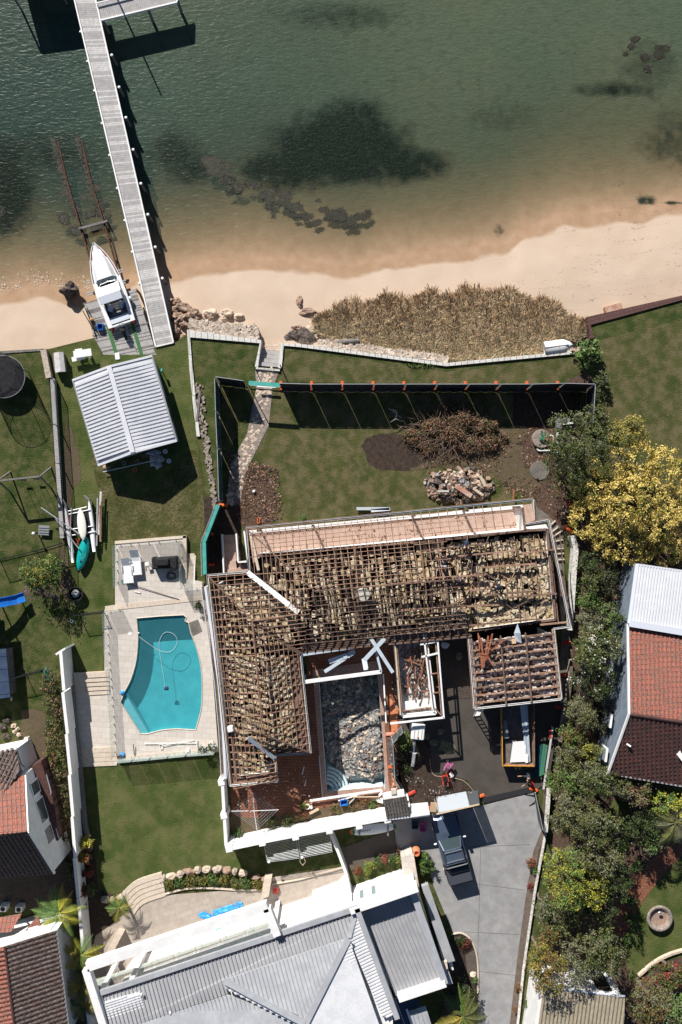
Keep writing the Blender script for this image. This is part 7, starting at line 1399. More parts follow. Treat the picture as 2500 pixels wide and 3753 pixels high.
gw=capwall('boundary_wall',[(2100,1965),(2112,2010),(2105,2100),(2098,2200),(2092,2310)],.9,.36,0,'wall_worn','wall_worn','flaking white boundary wall right of the stripped house');capwall('boundary_wall',[(2095,2420),(2092,2500),(2078,2600),(2055,2720)],.8,.22,0,'verge','stone_cream','cream curved boundary wall beside the garage gap')
# ================================================================ DRIVEWAY AND LOWER COURT
drv=[(1795,2945),(1955,2905),(1972,2960),(1985,3045),(1955,3120),(1925,3300),(1895,3520),(1860,3830),(1745,3830),(1755,3600),(1752,3520),(1735,3460),(1705,3430),(1660,3420),(1590,3250),(1560,3120),(1460,3125),(1440,3010),(1575,2985),(1720,2965)]
sheet('driveway',drv,.05,'concrete');sheet('driveway_verge',[(1985,3045),(2000,3050),(1975,3120),(1950,3300),(1920,3530),(1885,3830),(1860,3830),(1895,3520),(1925,3300),(1955,3120)],.06,'verge')
for k,(a,b) in enumerate((((1762,3110),(1750,3560)),((1715,3105),(1945,3095)),((1745,3240),(1925,3262)),((1700,3415),(1905,3425)),((1755,3560),(1890,3575)))):single('expansion_joint',MB().bar(P(*a,.052),P(*b,.052),.03,.01),'concrete_dark',['long expansion joint running down the concrete driveway','expansion joint across the driveway beside the car','expansion joint across the driveway behind the car','expansion joint across the driveway at the kerbed island','lowest expansion joint across the driveway'][k],'joint')
single('drain_grate',MB().bar(P(1770,2935,.09),P(1950,2893,.09),.42,.03),'metal_dark','dark drain channel between the asphalt yard and the concrete driveway','drain')
capwall('kerb_wall',[(2000,3052),(1988,3120),(1962,3260),(1935,3440),(1918,3560),(1890,3830)],.3,.18,0,'wall_worn','verge','low pale kerb wall along the right of the driveway',h=.05)
capwall('boundary_wall',[(2012,2890),(2006,2980),(2000,3050)],.9,.3,0,'wall_worn','verge','worn pale wall stub right of the grey gate leaf')
sheet('garden_island',[(1655,3425),(1705,3430),(1735,3460),(1750,3520),(1755,3600),(1748,3830),(1600,3830),(1640,3560)],.07,'soil');sheet('island_paving',[(1705,3500),(1738,3480),(1748,3530),(1748,3575),(1715,3570)],.085,'paver_cobble')
single('kerb',MB().path([P(p[0],p[1],.1) for p in smooth_curve([(1655,3425),(1690,3420),(1722,3440),(1742,3480),(1752,3540),(1752,3640)],5)],.07,6),'stone_cream','pale curved kerb round the planted island','kerb')
sheet('cobble_court',[(1250,3110),(1440,3040),(1465,3125),(1290,3190),(1262,3175)],.03,'paver_cobble')
# --- ute
ut=thing('utility_truck','dark blue dual cab utility truck parked on the driveway','car',P(1660,3110,0));Fp,Rp=P(1624,2984,.9),P(1691,3238,1.05);Fp.z=Rp.z=0;ax=(Rp-Fp).normalized();ay=Vector((-ax.y,ax.x,0));UL=(Rp-Fp).length
def U(x,y,z):p=Fp+ax*x+ay*y; return Vector((p.x,p.y,z))
def loft(mb,secs,mi=0,cap=True):
 n_=len(secs[0]);o=len(mb.v)
 for s in secs:mb.v.extend([tuple(p) for p in s])
 for i in range(len(secs)-1):
  for k in range(n_-1):mb.f.append((o+i*n_+k,o+i*n_+k+1,o+(i+1)*n_+k+1,o+(i+1)*n_+k));mb.m.append(mi)
 if cap:mb.f.append(tuple(o+k for k in range(n_)));mb.f.append(tuple(o+(len(secs)-1)*n_+k for k in range(n_-1,-1,-1)));mb.m+=[mi,mi]
 return mb
def usec(x,w_,z,zc=None):zc=z if zc is None else zc; return [U(x,-w_,.35),U(x,-w_,z*.75),U(x,-w_+.05,z),U(x,-w_*.5,zc),U(x,w_*.5,zc),U(x,w_-.05,z),U(x,w_,z*.75),U(x,w_,.35)]
part('body',loft(MB(),[usec(0.0,.62,.7),usec(.12,.80,.85),usec(.3,.87,.98,1.02),usec(1.25,.90,1.06,1.12),usec(1.6,.92,1.08,1.1),usec(3.5,.92,1.1)]),'car_navy',ut)
part('tray',loft(MB(),[usec(3.52,.92,1.12),usec(4.9,.91,1.14),usec(UL-.02,.86,1.12)]),'metal_dark',ut);part('tonneau',MB().bar(U(3.95,0,1.17),U(UL-.1,0,1.17),1.68,.04),'cloth_grey',ut);part('tray_gap',MB().bar(U(3.5,0,1.15),U(3.93,0,1.15),1.6,.03),'black',ut)
cab=[U(1.7,-.78,1.12),U(2.25,-.62,1.68),U(3.35,-.62,1.72),U(3.52,-.74,1.15)];cb2=[U(1.7,.78,1.12),U(2.25,.62,1.68),U(3.35,.62,1.72),U(3.52,.74,1.15)]
part('cab_roof',MB().add([cab[1],cab[2],cb2[2],cb2[1]]+[p+Vector((0,0,.05))-(p-U(2.8,0,p.z))*.06 for p in (cab[1],cab[2],cb2[2],cb2[1])],[(0,1,5,4),(1,2,6,5),(2,3,7,6),(3,0,4,7),(4,5,6,7)]),'car_navy',ut)
part('windscreen',MB().add([cab[0],cab[1],cb2[1],cb2[0]],[(0,1,2,3)]),'glass_dark',ut);part('rear_window',MB().add([cab[3],cab[2],cb2[2],cb2[3]],[(3,2,1,0)]),'glass_dark',ut)
for s,c_ in ((1,cb2),(-1,cab)):part('side_window',MB().add([c_[0],c_[1],c_[2],c_[3]],[(0,1,2,3)]),'glass_dark',ut);part('pillar',MB().bar(c_[0],c_[1],.07,.06).bar(c_[2],c_[3],.07,.06),'car_navy',ut);part('mirror',MB().bbox_(tuple(U(1.85,s*1.08,1.15)),(.12,.24,.16),math.atan2(ax.y,ax.x),.03),'chrome',ut);part('headlight',MB().bar(U(.12,s*.62,.8),U(.42,s*.82,.88),.12,.12),'chrome',ut)
for x in (2.4,3.1):part('roof_bar',MB().bar(U(x,-.64,1.82),U(x,.64,1.82),.06,.04),'chrome',ut)
part('sports_bar',MB().path([U(3.75,-.8,1.15),U(3.55,-.66,1.68),U(3.55,.66,1.68),U(3.75,.8,1.15)],.045,6),'chrome',ut);part('bumper',MB().bar(U(.02,-.7,.55),U(.02,.7,.55),.18,.25),'metal_dark',ut)
for x in (.95,4.15):
 for s in (-1,1):wv2=part('wheel',MB().tube(U(x,s*.70,.38),U(x,s*.95,.38),.38,n=18),'rubber',ut);part('rim',MB().tube(U(x,s*.94,.38),U(x,s*.96,.38),.22,n=12),'chrome',wv2)
# --- racks, board, urn
for k,q_ in enumerate(([(968,3098),(1086,3074),(1098,3145),(980,3160)],[(1092,3073),(1208,3050),(1218,3122),(1102,3144)])):
 q3=PP(q_,1.5);t=thing('drying_rack',['left pull out drying rack below the long white wall','right pull out drying rack below the long white wall'][k],'drying rack',(q3[0].x,q3[0].y,1.45));part('frame',MB().path(q3+q3[:1],.022,6),'galv',t);wr2=MB()
 for i in range(1,13):wr2.tube(lerp(q3[0],q3[3],i/13),lerp(q3[1],q3[2],i/13),.011,n=4)
 part('rails',wr2,'galv',t);c=lerp(q3[2],q3[3],.95);part('end_cap',MB().rock((c.x,c.y,1.5),(.10,.1,.08),1,2,.03),'plastic_white',t)
single('wire_stand',MB().path([P(1100,3150,.9),P(1112,3140,.9),P(1120,3158,.9),P(1110,3172,.9),P(1100,3160,.9),P(1100,3150,.9)],.025,5),'timber_raw','small wooden frame hanging at the corner between the racks','frame')
a,b=P(1284,3050,1.3),P(1450,3028,1.3);sbt=thing('windsurf_board','white board with an orange tail and green tips hung under the white wall','surfboard',a);part('board',boardmesh(a,b,.74,.1,.38),'gel_white',sbt,smooth=True);part('tail',boardmesh(lerp(a,b,-.01),lerp(a,b,.05),.34,.11,.3),'orange',sbt);part('green_tip',boardmesh(lerp(a,b,.945),lerp(a,b,1.01),.38,.12,.3),'green_carpet',sbt);part('green_tip',boardmesh(lerp(a,b,.045),lerp(a,b,.10),.46,.115,.3),'green_carpet',sbt)
lg=MB();
for k in range(6):p=lerp(a,b,.18+k*.05)+Vector((0,-.02,.06));lg.bar(p+Vector((-.05,-.09,0)),p+Vector((.03,.09,0)),.025,.008);lg.bar(p+Vector((-.02,.06 if k%2 else -.04,0)),p+Vector((.07,.02 if k%2 else .0,0)),.02,.008)
part('lettering',lg,'black',sbt)
for u in (1318,1422):c=P(u,3040,1.4);part('bracket',MB().bar((c.x,c.y+.35,1.42),(c.x,c.y-.45,1.42),.1,.05),'metal_grey',sbt)
for k,(u,v,m_) in enumerate(((1550,3030,'purple_crate'),(1521,3020,'blue_shade'))):c=P(u,v,.2);t=thing('crate',['magenta crate on the shaded drive beside the car','dark blue crate left of the magenta one'][k],'crate',(c.x,c.y,.05));part('shell',MB().box((c.x-.22,c.y,.22),(.04,.6,.3)).box((c.x+.22,c.y,.22),(.04,.6,.3)).box((c.x,c.y-.3,.22),(.48,.04,.3)).box((c.x,c.y+.3,.22),(.48,.04,.3)),m_,t);part('base',MB().box((c.x,c.y,.09),(.44,.58,.03)),m_,t)
c=P(1526,3122,.7);t=thing('terracotta_urn','tall terracotta urn by the stone pier beside the car','urn',(c.x,c.y,0));part('jar',MB().lathe((c.x,c.y,0),[(.16,0),(.3,.35),(.33,.6),(.26,.85),(.19,.95),(.22,1.0),(.15,1.0),(.13,.8)],24),'terracotta',t,smooth=False);part('contents',MB().rock((c.x,c.y,.86),(.12,.12,.06),2,2,.2),'red',t)
sh_=shrub('spiky_plant','spiky green yucca beside the urn and the car','plant',1562,3165,30,1.1,['leaf_bright','leaf_green'],71,900,.34,42,aspect=7,cr=.1,nl=6)
# ================================================================ LOWER WHITE HOUSE
wh=thing('white_house','large white house with folded grey metal roofs along the bottom edge','house',P(1000,3600,0));HZ=4.6
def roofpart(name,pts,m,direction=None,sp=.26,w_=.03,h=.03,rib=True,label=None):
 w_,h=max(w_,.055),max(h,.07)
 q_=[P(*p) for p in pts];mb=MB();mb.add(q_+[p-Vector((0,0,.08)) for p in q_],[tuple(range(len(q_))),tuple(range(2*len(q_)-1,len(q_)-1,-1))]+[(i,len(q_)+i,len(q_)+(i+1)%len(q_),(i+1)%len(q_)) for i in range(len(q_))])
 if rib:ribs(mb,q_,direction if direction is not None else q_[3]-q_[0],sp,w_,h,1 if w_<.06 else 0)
 return part(name,mb,[m,'rib_shade'],wh,label)
gd=P(1310,3332,HZ)-P(365,3645,HZ);gp=Vector((gd.y,-gd.x,0));gp=gp if gp.y<0 else -gp
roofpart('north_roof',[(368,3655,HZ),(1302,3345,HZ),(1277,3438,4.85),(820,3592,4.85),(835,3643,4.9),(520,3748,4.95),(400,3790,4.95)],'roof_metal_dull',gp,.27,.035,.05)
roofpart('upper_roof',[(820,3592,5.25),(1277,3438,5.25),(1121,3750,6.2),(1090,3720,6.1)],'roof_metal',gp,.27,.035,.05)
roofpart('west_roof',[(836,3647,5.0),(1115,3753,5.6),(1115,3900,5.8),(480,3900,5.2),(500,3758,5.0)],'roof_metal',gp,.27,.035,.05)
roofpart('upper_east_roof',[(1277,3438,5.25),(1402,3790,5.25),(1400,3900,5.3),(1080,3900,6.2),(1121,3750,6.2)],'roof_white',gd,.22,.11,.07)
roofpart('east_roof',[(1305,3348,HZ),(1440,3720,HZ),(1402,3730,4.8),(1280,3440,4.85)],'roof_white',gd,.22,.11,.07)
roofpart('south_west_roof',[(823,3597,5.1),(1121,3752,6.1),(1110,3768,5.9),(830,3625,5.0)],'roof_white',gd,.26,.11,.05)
part('ridge_cap',MB().bar(P(822,3594,5.3),P(1118,3752,6.25),.42,.08),'roof_metal',wh);part('ridge_cap',MB().bar(P(1277,3440,5.3),P(1120,3752,6.25),.42,.08),'roof_metal',wh);part('ridge_cap',MB().bar(P(1302,3348,HZ+.06),P(1279,3436,4.95),.32,.06),'roof_metal',wh)
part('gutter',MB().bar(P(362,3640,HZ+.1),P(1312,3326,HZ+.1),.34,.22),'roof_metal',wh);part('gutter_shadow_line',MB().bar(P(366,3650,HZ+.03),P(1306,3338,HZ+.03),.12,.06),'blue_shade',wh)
part('parapet',MB().bar(P(1308,3326,HZ+.2),P(1456,3730,HZ+.2),.36,.4),'roof_metal',wh);part('parapet',MB().bar(P(366,3650,HZ+.1),P(405,3760,HZ+.1),.3,.2),'roof_metal',wh)
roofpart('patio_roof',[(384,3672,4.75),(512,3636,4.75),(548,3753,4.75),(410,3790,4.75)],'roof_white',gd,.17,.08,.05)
for u,v in ((1088,3617),(520,3642),(625,3710)):c=P(u,v,5.3 if u>1000 else 4.9);part('roof_vent',MB().rock((c.x,c.y,c.z+.1),(.08,.12,.1),3,2,.1),'plastic_white',wh)
# lower flat box to the right, sunk behind parapets
BZ=3.9;part('flat_roof',ribs(MB().prism(PP([(1316,3330),(1506,3262),(1622,3590),(1450,3652)],BZ),BZ-.1),PP([(1318,3332),(1504,3266),(1618,3588),(1452,3648)],BZ),P(1450,3652,BZ)-P(1316,3330,BZ),.27,.05,.06,1),['roof_metal_dull','rib_shade'],wh)
part('parapet',MB().bar(P(1284,3330,BZ+.55),P(1530,3246,BZ+.55),.34,1.1),'white_paint',wh);part('parapet',MB().bar(P(1512,3262,BZ+.25),P(1630,3600,BZ+.25),.44,.5),'roof_metal',wh);part('parapet',MB().bar(P(1460,3655,BZ+.3),P(1632,3598,BZ+.3),.42,.6),'white_paint',wh)
part('wall',MB().prism(PP([(1296,3338),(1524,3256),(1628,3598),(1456,3660)],BZ-.15),0),'wall_white',wh)
part('side_slab',MB().prism(PP([(1546,3250),(1570,3242),(1668,3522),(1626,3532)],2.9),2.5),'roof_metal_dull',wh);part('side_wall',MB().bar(P(1562,3260,1.25),P(1650,3520,1.25),.2,2.5),'wall_white',wh)
part('corner_slab',MB().prism(PP([(1612,3560),(1640,3545),(1660,3605),(1618,3618)],3.2),2.9),'roof_metal',wh);part('corner_stone',MB().prism(PP([(1622,3530),(1638,3524),(1642,3550),(1624,3562)],3.4),3.1),'stone_cream',wh)
part('wall',MB().prism(PP([(1000,3440),(1290,3345),(1440,3740),(1440,3850),(430,3850),(402,3680),(430,3640)],HZ-.15),0),'wall_white',wh)
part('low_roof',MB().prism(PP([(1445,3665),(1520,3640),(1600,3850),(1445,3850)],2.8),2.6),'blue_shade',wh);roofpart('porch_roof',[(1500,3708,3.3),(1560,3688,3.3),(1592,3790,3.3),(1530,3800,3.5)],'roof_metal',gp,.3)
for k,(u,v) in enumerate(((1332,3240),(1290,3255))): pass
wn=(P(1524,3256,3.7)-P(1296,3338,3.7)).normalized();wo=Vector((-wn.y,wn.x,0));wo=wo if wo.y>0 else -wo;wb=P(1296,3338,3.7)
for x in (.45,1.35):p=wb+wn*x+wo*.02;f_=part('window',MB().bar(Vector((p.x,p.y,1.9)),Vector((p.x,p.y,1.9))+wn*.42,.08,1.5),'white_paint',wh);part('pane',MB().bar(Vector((p.x,p.y,1.9))+wn*.06+wo*.03,Vector((p.x,p.y,1.9))+wn*.36+wo*.03,.05,1.3),'glass_blue',f_)
p=wb+wn*3.2+wo*.06;part('downpipe',MB().tube(Vector((p.x,p.y,3.3)),Vector((p.x,p.y,.3)),.05),'plastic_white',wh);part('rain_head',MB().box((p.x,p.y,3.3),(.36,.2,.2),.3),'rock_dark',wh)
part('terrace_wall',MB().prism(PP([(1144,3298),(1240,3262),(1262,3150+90),(1284,3250),(1286,3282),(1145,3332)],1.5),0),'wall_white',wh)
# balcony, frame beams
part('balcony',MB().prism(PP([(345,3600),(995,3380),(1030,3440),(420,3650)],2.4),2.15),'paver_tan',wh);FZ=4.9
for a,b,w_ in (((322,3538),(982,3318),.62),((318,3548),(388,3770),.50),((980,3325),(1018,3425),.52)):part('frame_beam',MB().bar(P(*a,FZ),P(*b,FZ),w_,.55),'wall_white',wh)
for a,b in (((365,3652),(368,3600)),((1000,3425),(980,3350)),((480,3600),(487,3590))):p=P(*a,4.6);part('post',MB().bar((p.x,p.y,0),(p.x,p.y,4.6),.3,.3),'wall_white',wh)
gb=[(352,3588),(560,3520),(720,3465),(990,3375)]
for i in range(3):
 a,b=P(*gb[i],2.4),P(*gb[i+1],2.4);L=(b-a).length;k=max(1,round(L/1.6))
 for j in range(k):g_=part('glass_balustrade',MB().bar(lerp(a,b,(j+.02)/k)+Vector((0,0,.55)),lerp(a,b,(j+.98)/k)+Vector((0,0,.55)),.015,1.05),'glass',wh);part('spigot',MB().tube(lerp(a,b,(j+.2)/k),lerp(a,b,(j+.2)/k)+Vector((0,0,.18)),.03),'metal_grey',wh)
c=P(597,3478,2.5);part('lamp',MB().rock((c.x,c.y,2.45),(.1,.1,.06),1,2,.02),'plastic_white',wh)
sheet('patio',[(350,3600),(300,3540),(355,3420),(430,3370),(480,3330),(610,3280),(860,3262),(960,3262),(965,3220),(1270,3175),(1290,3330),(1000,3480),(400,3680)],.035,'paver_tan')
single('patio_edge',MB().path([P(p[0],p[1],.08) for p in smooth_curve([(605,3277),(680,3258),(760,3255),(880,3262),(960,3262)],4)],.08,5).path([P(p[0],p[1],.08) for p in ((998,3240),(1100,3222),(1255,3180))],.09,5),'stone_cream','pale stone edging between the planted strip and the patio','edging')
cs=thing('curved_steps','curved sandstone steps from the square lawn to the patio','steps',P(530,3260,0))
for i in range(5):
 f=i*17;o_=smooth_curve([(448+i*8,3272+f),(500+i*5,3228+f),(592+i*3,3198+f)],5);in_=smooth_curve([(456+i*8,3289+f),(505+i*5,3246+f),(596+i*3,3216+f)],5);part('step',MB().prism(PP(o_+in_[::-1],.24-i*.035),0),'stone_cream',cs)
bl=[(601,3220,9,14),(628,3212,20,12),(660,3206,14,13),(692,3196,22,13),(724,3190,14,13),(757,3188,18,13),(795,3188,18,13),(830,3192,16,13),(860,3195,10,12),(890,3202,16,13),(385,3298,16,13),(412,3300,9,11),(440,3290,16,11),(938,3217,18,11),(965,3222,8,8)]
for k,(u,v,a,b) in enumerate(bl):rockthing(u,v,a,b,.4,120+k,['stone_wall','rock_pale','stone_wall','rock_sand'][k%4] if k<13 else 'rock_sand','squared edging boulder along the foot of the square lawn' if k<13 else ['orange boulder at the right end of the planted strip','small grey stone beside the orange boulder'][k-13],0,0,'edging boulders at the foot of the square lawn' if k<13 else None,'boulder',.18)
for k in range(9):u=622+k*40;v=3236-14*math.sin(k/8*2.2)+(k>5)*14;shrub('shrub','low leafy shrub in the strip between the boulders and the patio','shrub',u,v,25,.55,[['leaf_olive','leaf_green','leaf_yellow'],['leaf_green','leaf_bright'],['leaf_dark','leaf_yellow']][k%3],140+k,420,.11,24,'row of low shrubs above the patio')
for k in range(2):
 z=.9;t=PP([(968,3222),(996,3218),(985,3285),(955,3298)] if k==0 else [(425,3422),(448,3428),(410,3500),(385,3500)],z);single('stone_wall',MB().prism(t,0),'stone_cream',['short sandstone wall beside the red flippers','short sandstone wall by the golden palm'][k],'wall')
for k,u in enumerate((1002,1012)):single('flipper',MB().add([P(u,3252,.35),P(u+9,3252,.35),P(u+8,3278,.1),P(u+1,3278,.1)],[(0,1,2,3)]).rock(tuple(P(u+4,3262,.25)),(.09,.24,.07),k,2,.1),'red',['red flipper standing against the sandstone wall, left of the pair','red flipper standing against the sandstone wall, right of the pair'][k],'flipper')
for k,(u,v,a,b,z,r0_) in enumerate(((758,3355,.45,.25,.1,.5),(820,3338,.75,.28,.15,-.3),(876,3322,.22,.3,.15,0),(805,3418,.55,.36,.15,.1))):single('blue_tarpaulin',MB().rock(tuple(P(u,v,z)),(a,b,.12),50+k,3,.5,-r0_),'blue_tarp',['crumpled bright blue tarpaulin, leftmost on the patio','long crumpled blue tarpaulin in the middle of the patio','small end of blue tarpaulin near the frame corner','blue tarpaulin heap seen through the white frame'][k],'tarpaulin')
single('power_cable',MB().path([P(p[0],p[1],2.45) for p in smooth_curve([(930,3395),(925,3425),(905,3450),(870,3455),(850,3475)],5)],.02,5),'metal_dark','dark cable curling on the balcony under the white frame','cable')
capwall('garden_wall',[(1212,3058),(1240,3125),(1268,3200),(1284,3275)],1.3,.2,0,'white_paint','wall_white','narrow white wall running down from the drying racks')
dg_=thing('stone_pier','pale stone topped pier between the white house wall and the urn','pier',P(1505,3190,0));part('body',MB().prism(PP([(1470,3143),(1512,3126),(1534,3245),(1484,3252)],1.4),0),'paver_cream',dg_);part('edge',MB().bar(P(1514,3128,1.42),P(1540,3285,1.42),.08,.06),'stone_cream',dg_)
for k,(u,v,r_,h,ms,lb,n_) in enumerate([(1310,3190,18,.8,['leaf_red','leaf_brown'],'red leaved plant at the corner of the narrow white wall',300),(1350,3178,24,.9,['leaf_lime','leaf_bright'],'lime green bush against the white house wall',500),(1385,3155,18,.8,['leaf_green','leaf_bright'],'green fern like plant along the cobbled court',350),(1408,3150,16,.9,['leaf_red','leaf_dead'],'reddish plant between green ones by the cobbled court',300),(1437,3146,22,.8,['leaf_bright','leaf_green'],'round bright plant below the cobbled court',420),(1462,3150,16,.9,['leaf_bright','leaf_yellow'],'small palm like plant beside the stone pier',300),(1465,3122,16,.6,['leaf_red','leaf_dark'],'dark red plant at the end of the cobbled court',300),(1700,3460,24,.5,['leaf_red','leaf_dark'],'dark red spiky plant in the kerbed island',420),(1680,3445,24,.6,['leaf_dark','leaf_green'],'dark green shrub at the top of the kerbed island',420),(1738,3590,12,.5,['leaf_grey','leaf_bright'],'small grey green tuft by the boulder on the island',200),(1945,3160,20,.7,['leaf_brown','leaf_red'],'reddish shrub on the verge beside the lime tree',300),(1960,3190,12,.5,['leaf_bright'],'small bright shrub on the verge beside the lime tree',160),(1945,3250,12,.4,['leaf_brown','leaf_red'],'rusty tuft on the driveway verge',160),(1900,3620,14,.4,['leaf_brown','leaf_dead'],'brown ground plant at the bottom of the verge',300),(1935,3680,18,.7,['leaf_olive','leaf_green'],'olive shrub between verge and the beige roofed shed',350),(1890,3700,12,.3,['leaf_brown','leaf_dead'],'dead leaves tuft near the bottom of the verge',160)]):shrub('shrub',lb,'shrub',u,v,r_,h,ms,170+k,n_,.13,aspect=3)
c=P(1735,3573,.2);rockthing(1735,3573,13,11,.35,140,'stone_cream','rounded pale boulder on the kerb of the island',0,0, None,'boulder',.12)
# ================================================================ RIGHT-HAND HOUSES
rh=thing('brick_house','house with a red mottled tiled roof and white ribbed annexe on the right','house',P(2400,2600,0));A=P(2303,2288,3.6);B=P(2311,2617,5.2);Cc=P(2229,2838,3.6);D=P(2640,2905,3.6);E=P(2640,2667,5.2);F_=P(2640,2345,3.6)
Bq=P(2308,2617,5.2);part('roof',tiled(MB().poly([A,Bq,E,F_]),[A,Bq,E,F_],Bq-A,sp=.3,row=.33),'tile_red',rh);part('roof',tiled(MB().poly([Bq,Cc,D,E]),[Bq,Cc,D,E],Vector((.12,-1,0)),sp=.3,row=.33),'tile_brown',rh,'dark tiled slope facing away from the sun');part('ridge_cap',MB().tube(Bq,E,.13),'tile_brown',rh)  # shade of the far slope put into a darker tile colour
for a,b in ((A,Bq),(Bq,Cc)):part('barge_board',MB().bar(a-Vector((.05,0,0)),b-Vector((.05,0,0)),.12,.18),'white_paint',rh)
part('gutter',MB().bar(Cc+Vector((.9,-.1,0)),D,.1,.1),'galv',rh)
part('gable_wall',MB().add([A+Vector((.1,0,-.1)),Bq+Vector((.1,0,-.1)),Cc+Vector((.3,.1,-.1)),Vector((Cc.x+.3,Cc.y,0)),Vector((A.x+.1,A.y,0))],[(0,1,2,3,4)]),'wall_blue',rh);part('wall',MB().prism([Vector((A.x+.12,A.y-.1,3.4)),Vector((Cc.x+.5,Cc.y+.3,3.4)),Vector((D.x,D.y+.3,3.4)),Vector((F_.x,F_.y,3.4))],0),'wall_blue',rh)
for t_ in (.2,.62,.85):
 a=lerp(A,Cc,t_);b=lerp(A,Cc,t_+.09);f_=part('window',MB().bar(Vector((a.x-.0,a.y,2.2)),Vector((b.x-.0,b.y,2.2)),.14,1.3),'white_paint',rh);part('pane',MB().bar(Vector((a.x-.06,a.y-.05,2.2)),Vector((b.x-.06,b.y+.05,2.2)),.06,1.15),'glass_blue',f_)
W4=[P(2334,2068,3.3),P(2640,2112,3.3),P(2640,2345,3.9),P(2305,2285,3.9)];part('annexe_roof',ribs(MB().add(W4+[p-Vector((0,0,.08)) for p in W4],[(0,1,2,3),(7,6,5,4),(0,4,5,1),(2,6,7,3),(3,7,4,0)]),W4,W4[3]-W4[0],.2,.1,.05),'roof_boat',rh);part('annexe_gutter',MB().bar(W4[3],W4[0],.2,.1),'gel_shade',rh);part('annexe_gutter',MB().bar(W4[0],W4[1],.12,.1),'gel_shade',rh);part('flashing',MB().bar(P(2306,2284,3.95),P(2640,2340,3.95),.45,.08),'gel_shade',rh)
part('annexe_wall',MB().prism([Vector((p.x+(.2 if i in (0,3) else 0),p.y,3.15)) for i,p in enumerate(W4)],0),'wall_blue',rh);c=P(2296,2725,4.4);part('roof_pipe',MB().bar((c.x,c.y,4.5),(c.x+.2,c.y-.12,4.7),.1,.1),'gel_white',rh);part('skylight',MB().prism(PP([(2480,2765),(2520,2720),(2540,2800),(2500,2790)],4.5),4.3),'white_paint',rh)
sd_=sheet('side_deck',[(2245,2150),(2300,2130),(2300,2290),(2238,2290)],.05,'timber_frame')
bs=thing('beige_shed','building with a beige ribbed roof and bright white walls at the bottom right','building',P(2130,3700,0));q_=PP([(1993,3618),(2291,3652),(2280,3900),(1955,3900)],3.0);part('roof',ribs(MB().prism(q_,2.9),q_,q_[3]-q_[0],.27,.05,.06,1),['roof_beige','timber_dark'],bs);part('gutter',MB().bar(q_[0],q_[1],.1,.1),'gel_shade',bs)  # roof ribs coloured dark to stand in for their shadow lines
wq=PP([(1980,3614),(2280,3648),(2272,3900),(1940,3900)],2.85);part('wall',MB().prism(wq,0),'wall_white',bs);part('window_opening',MB().bar(lerp(wq[0],wq[1],.72)+Vector((0,.05,-1.3)),lerp(wq[0],wq[1],.9)+Vector((0,.05,-1.3)),.1,1.9),'void',bs)
# ================================================================ RIGHT GARDEN
sheet('garden_lawn',wob([(2300,3240),(2380,3200),(2470,3160),(2600,3120),(2600,3480),(2480,3510),(2380,3560),(2320,3600),(2290,3500),(2290,3400)],4,30),.03,'lawn_lush');sheet('brick_path',[(2425,3110),(2500,3040),(2600,3000),(2600,3080),(2520,3120),(2462,3172),(2385,3265),(2330,3340),(2295,3430),(2215,3420),(2245,3320),(2320,3220)],.045,'paver_red');sheet('garden_lawn',[(2240,2930),(2320,2950),(2318,2995),(2230,2985)],.032,'lawn_lush')
single('stone_edging',MB().path([P(p[0],p[1],.12) for p in smooth_curve([(2340,3575),(2400,3525),(2460,3495),(2530,3475)],5)],.16,6),'rock_pale','pale stone edging curving below the garden lawn','edging')
c=P(2418,3366,.45);t=thing('stone_fountain','round stone basin on the garden lawn near the right edge','fountain',(c.x,c.y,0));part('bowl',MB().lathe((c.x,c.y,0),[(.62,0),(.85,.3),(.96,.48),(.88,.55),(.72,.5),(.62,.25)],32),'stone_flag',t,smooth=True);part('water',MB().lathe((c.x,c.y,.22),[(.66,0),(.66,.04)],24),'rock_sand',t);part('spout',MB().rock((c.x-.05,c.y+.5,.62),(.16,.1,.08),3,2,.1),'chrome',t)
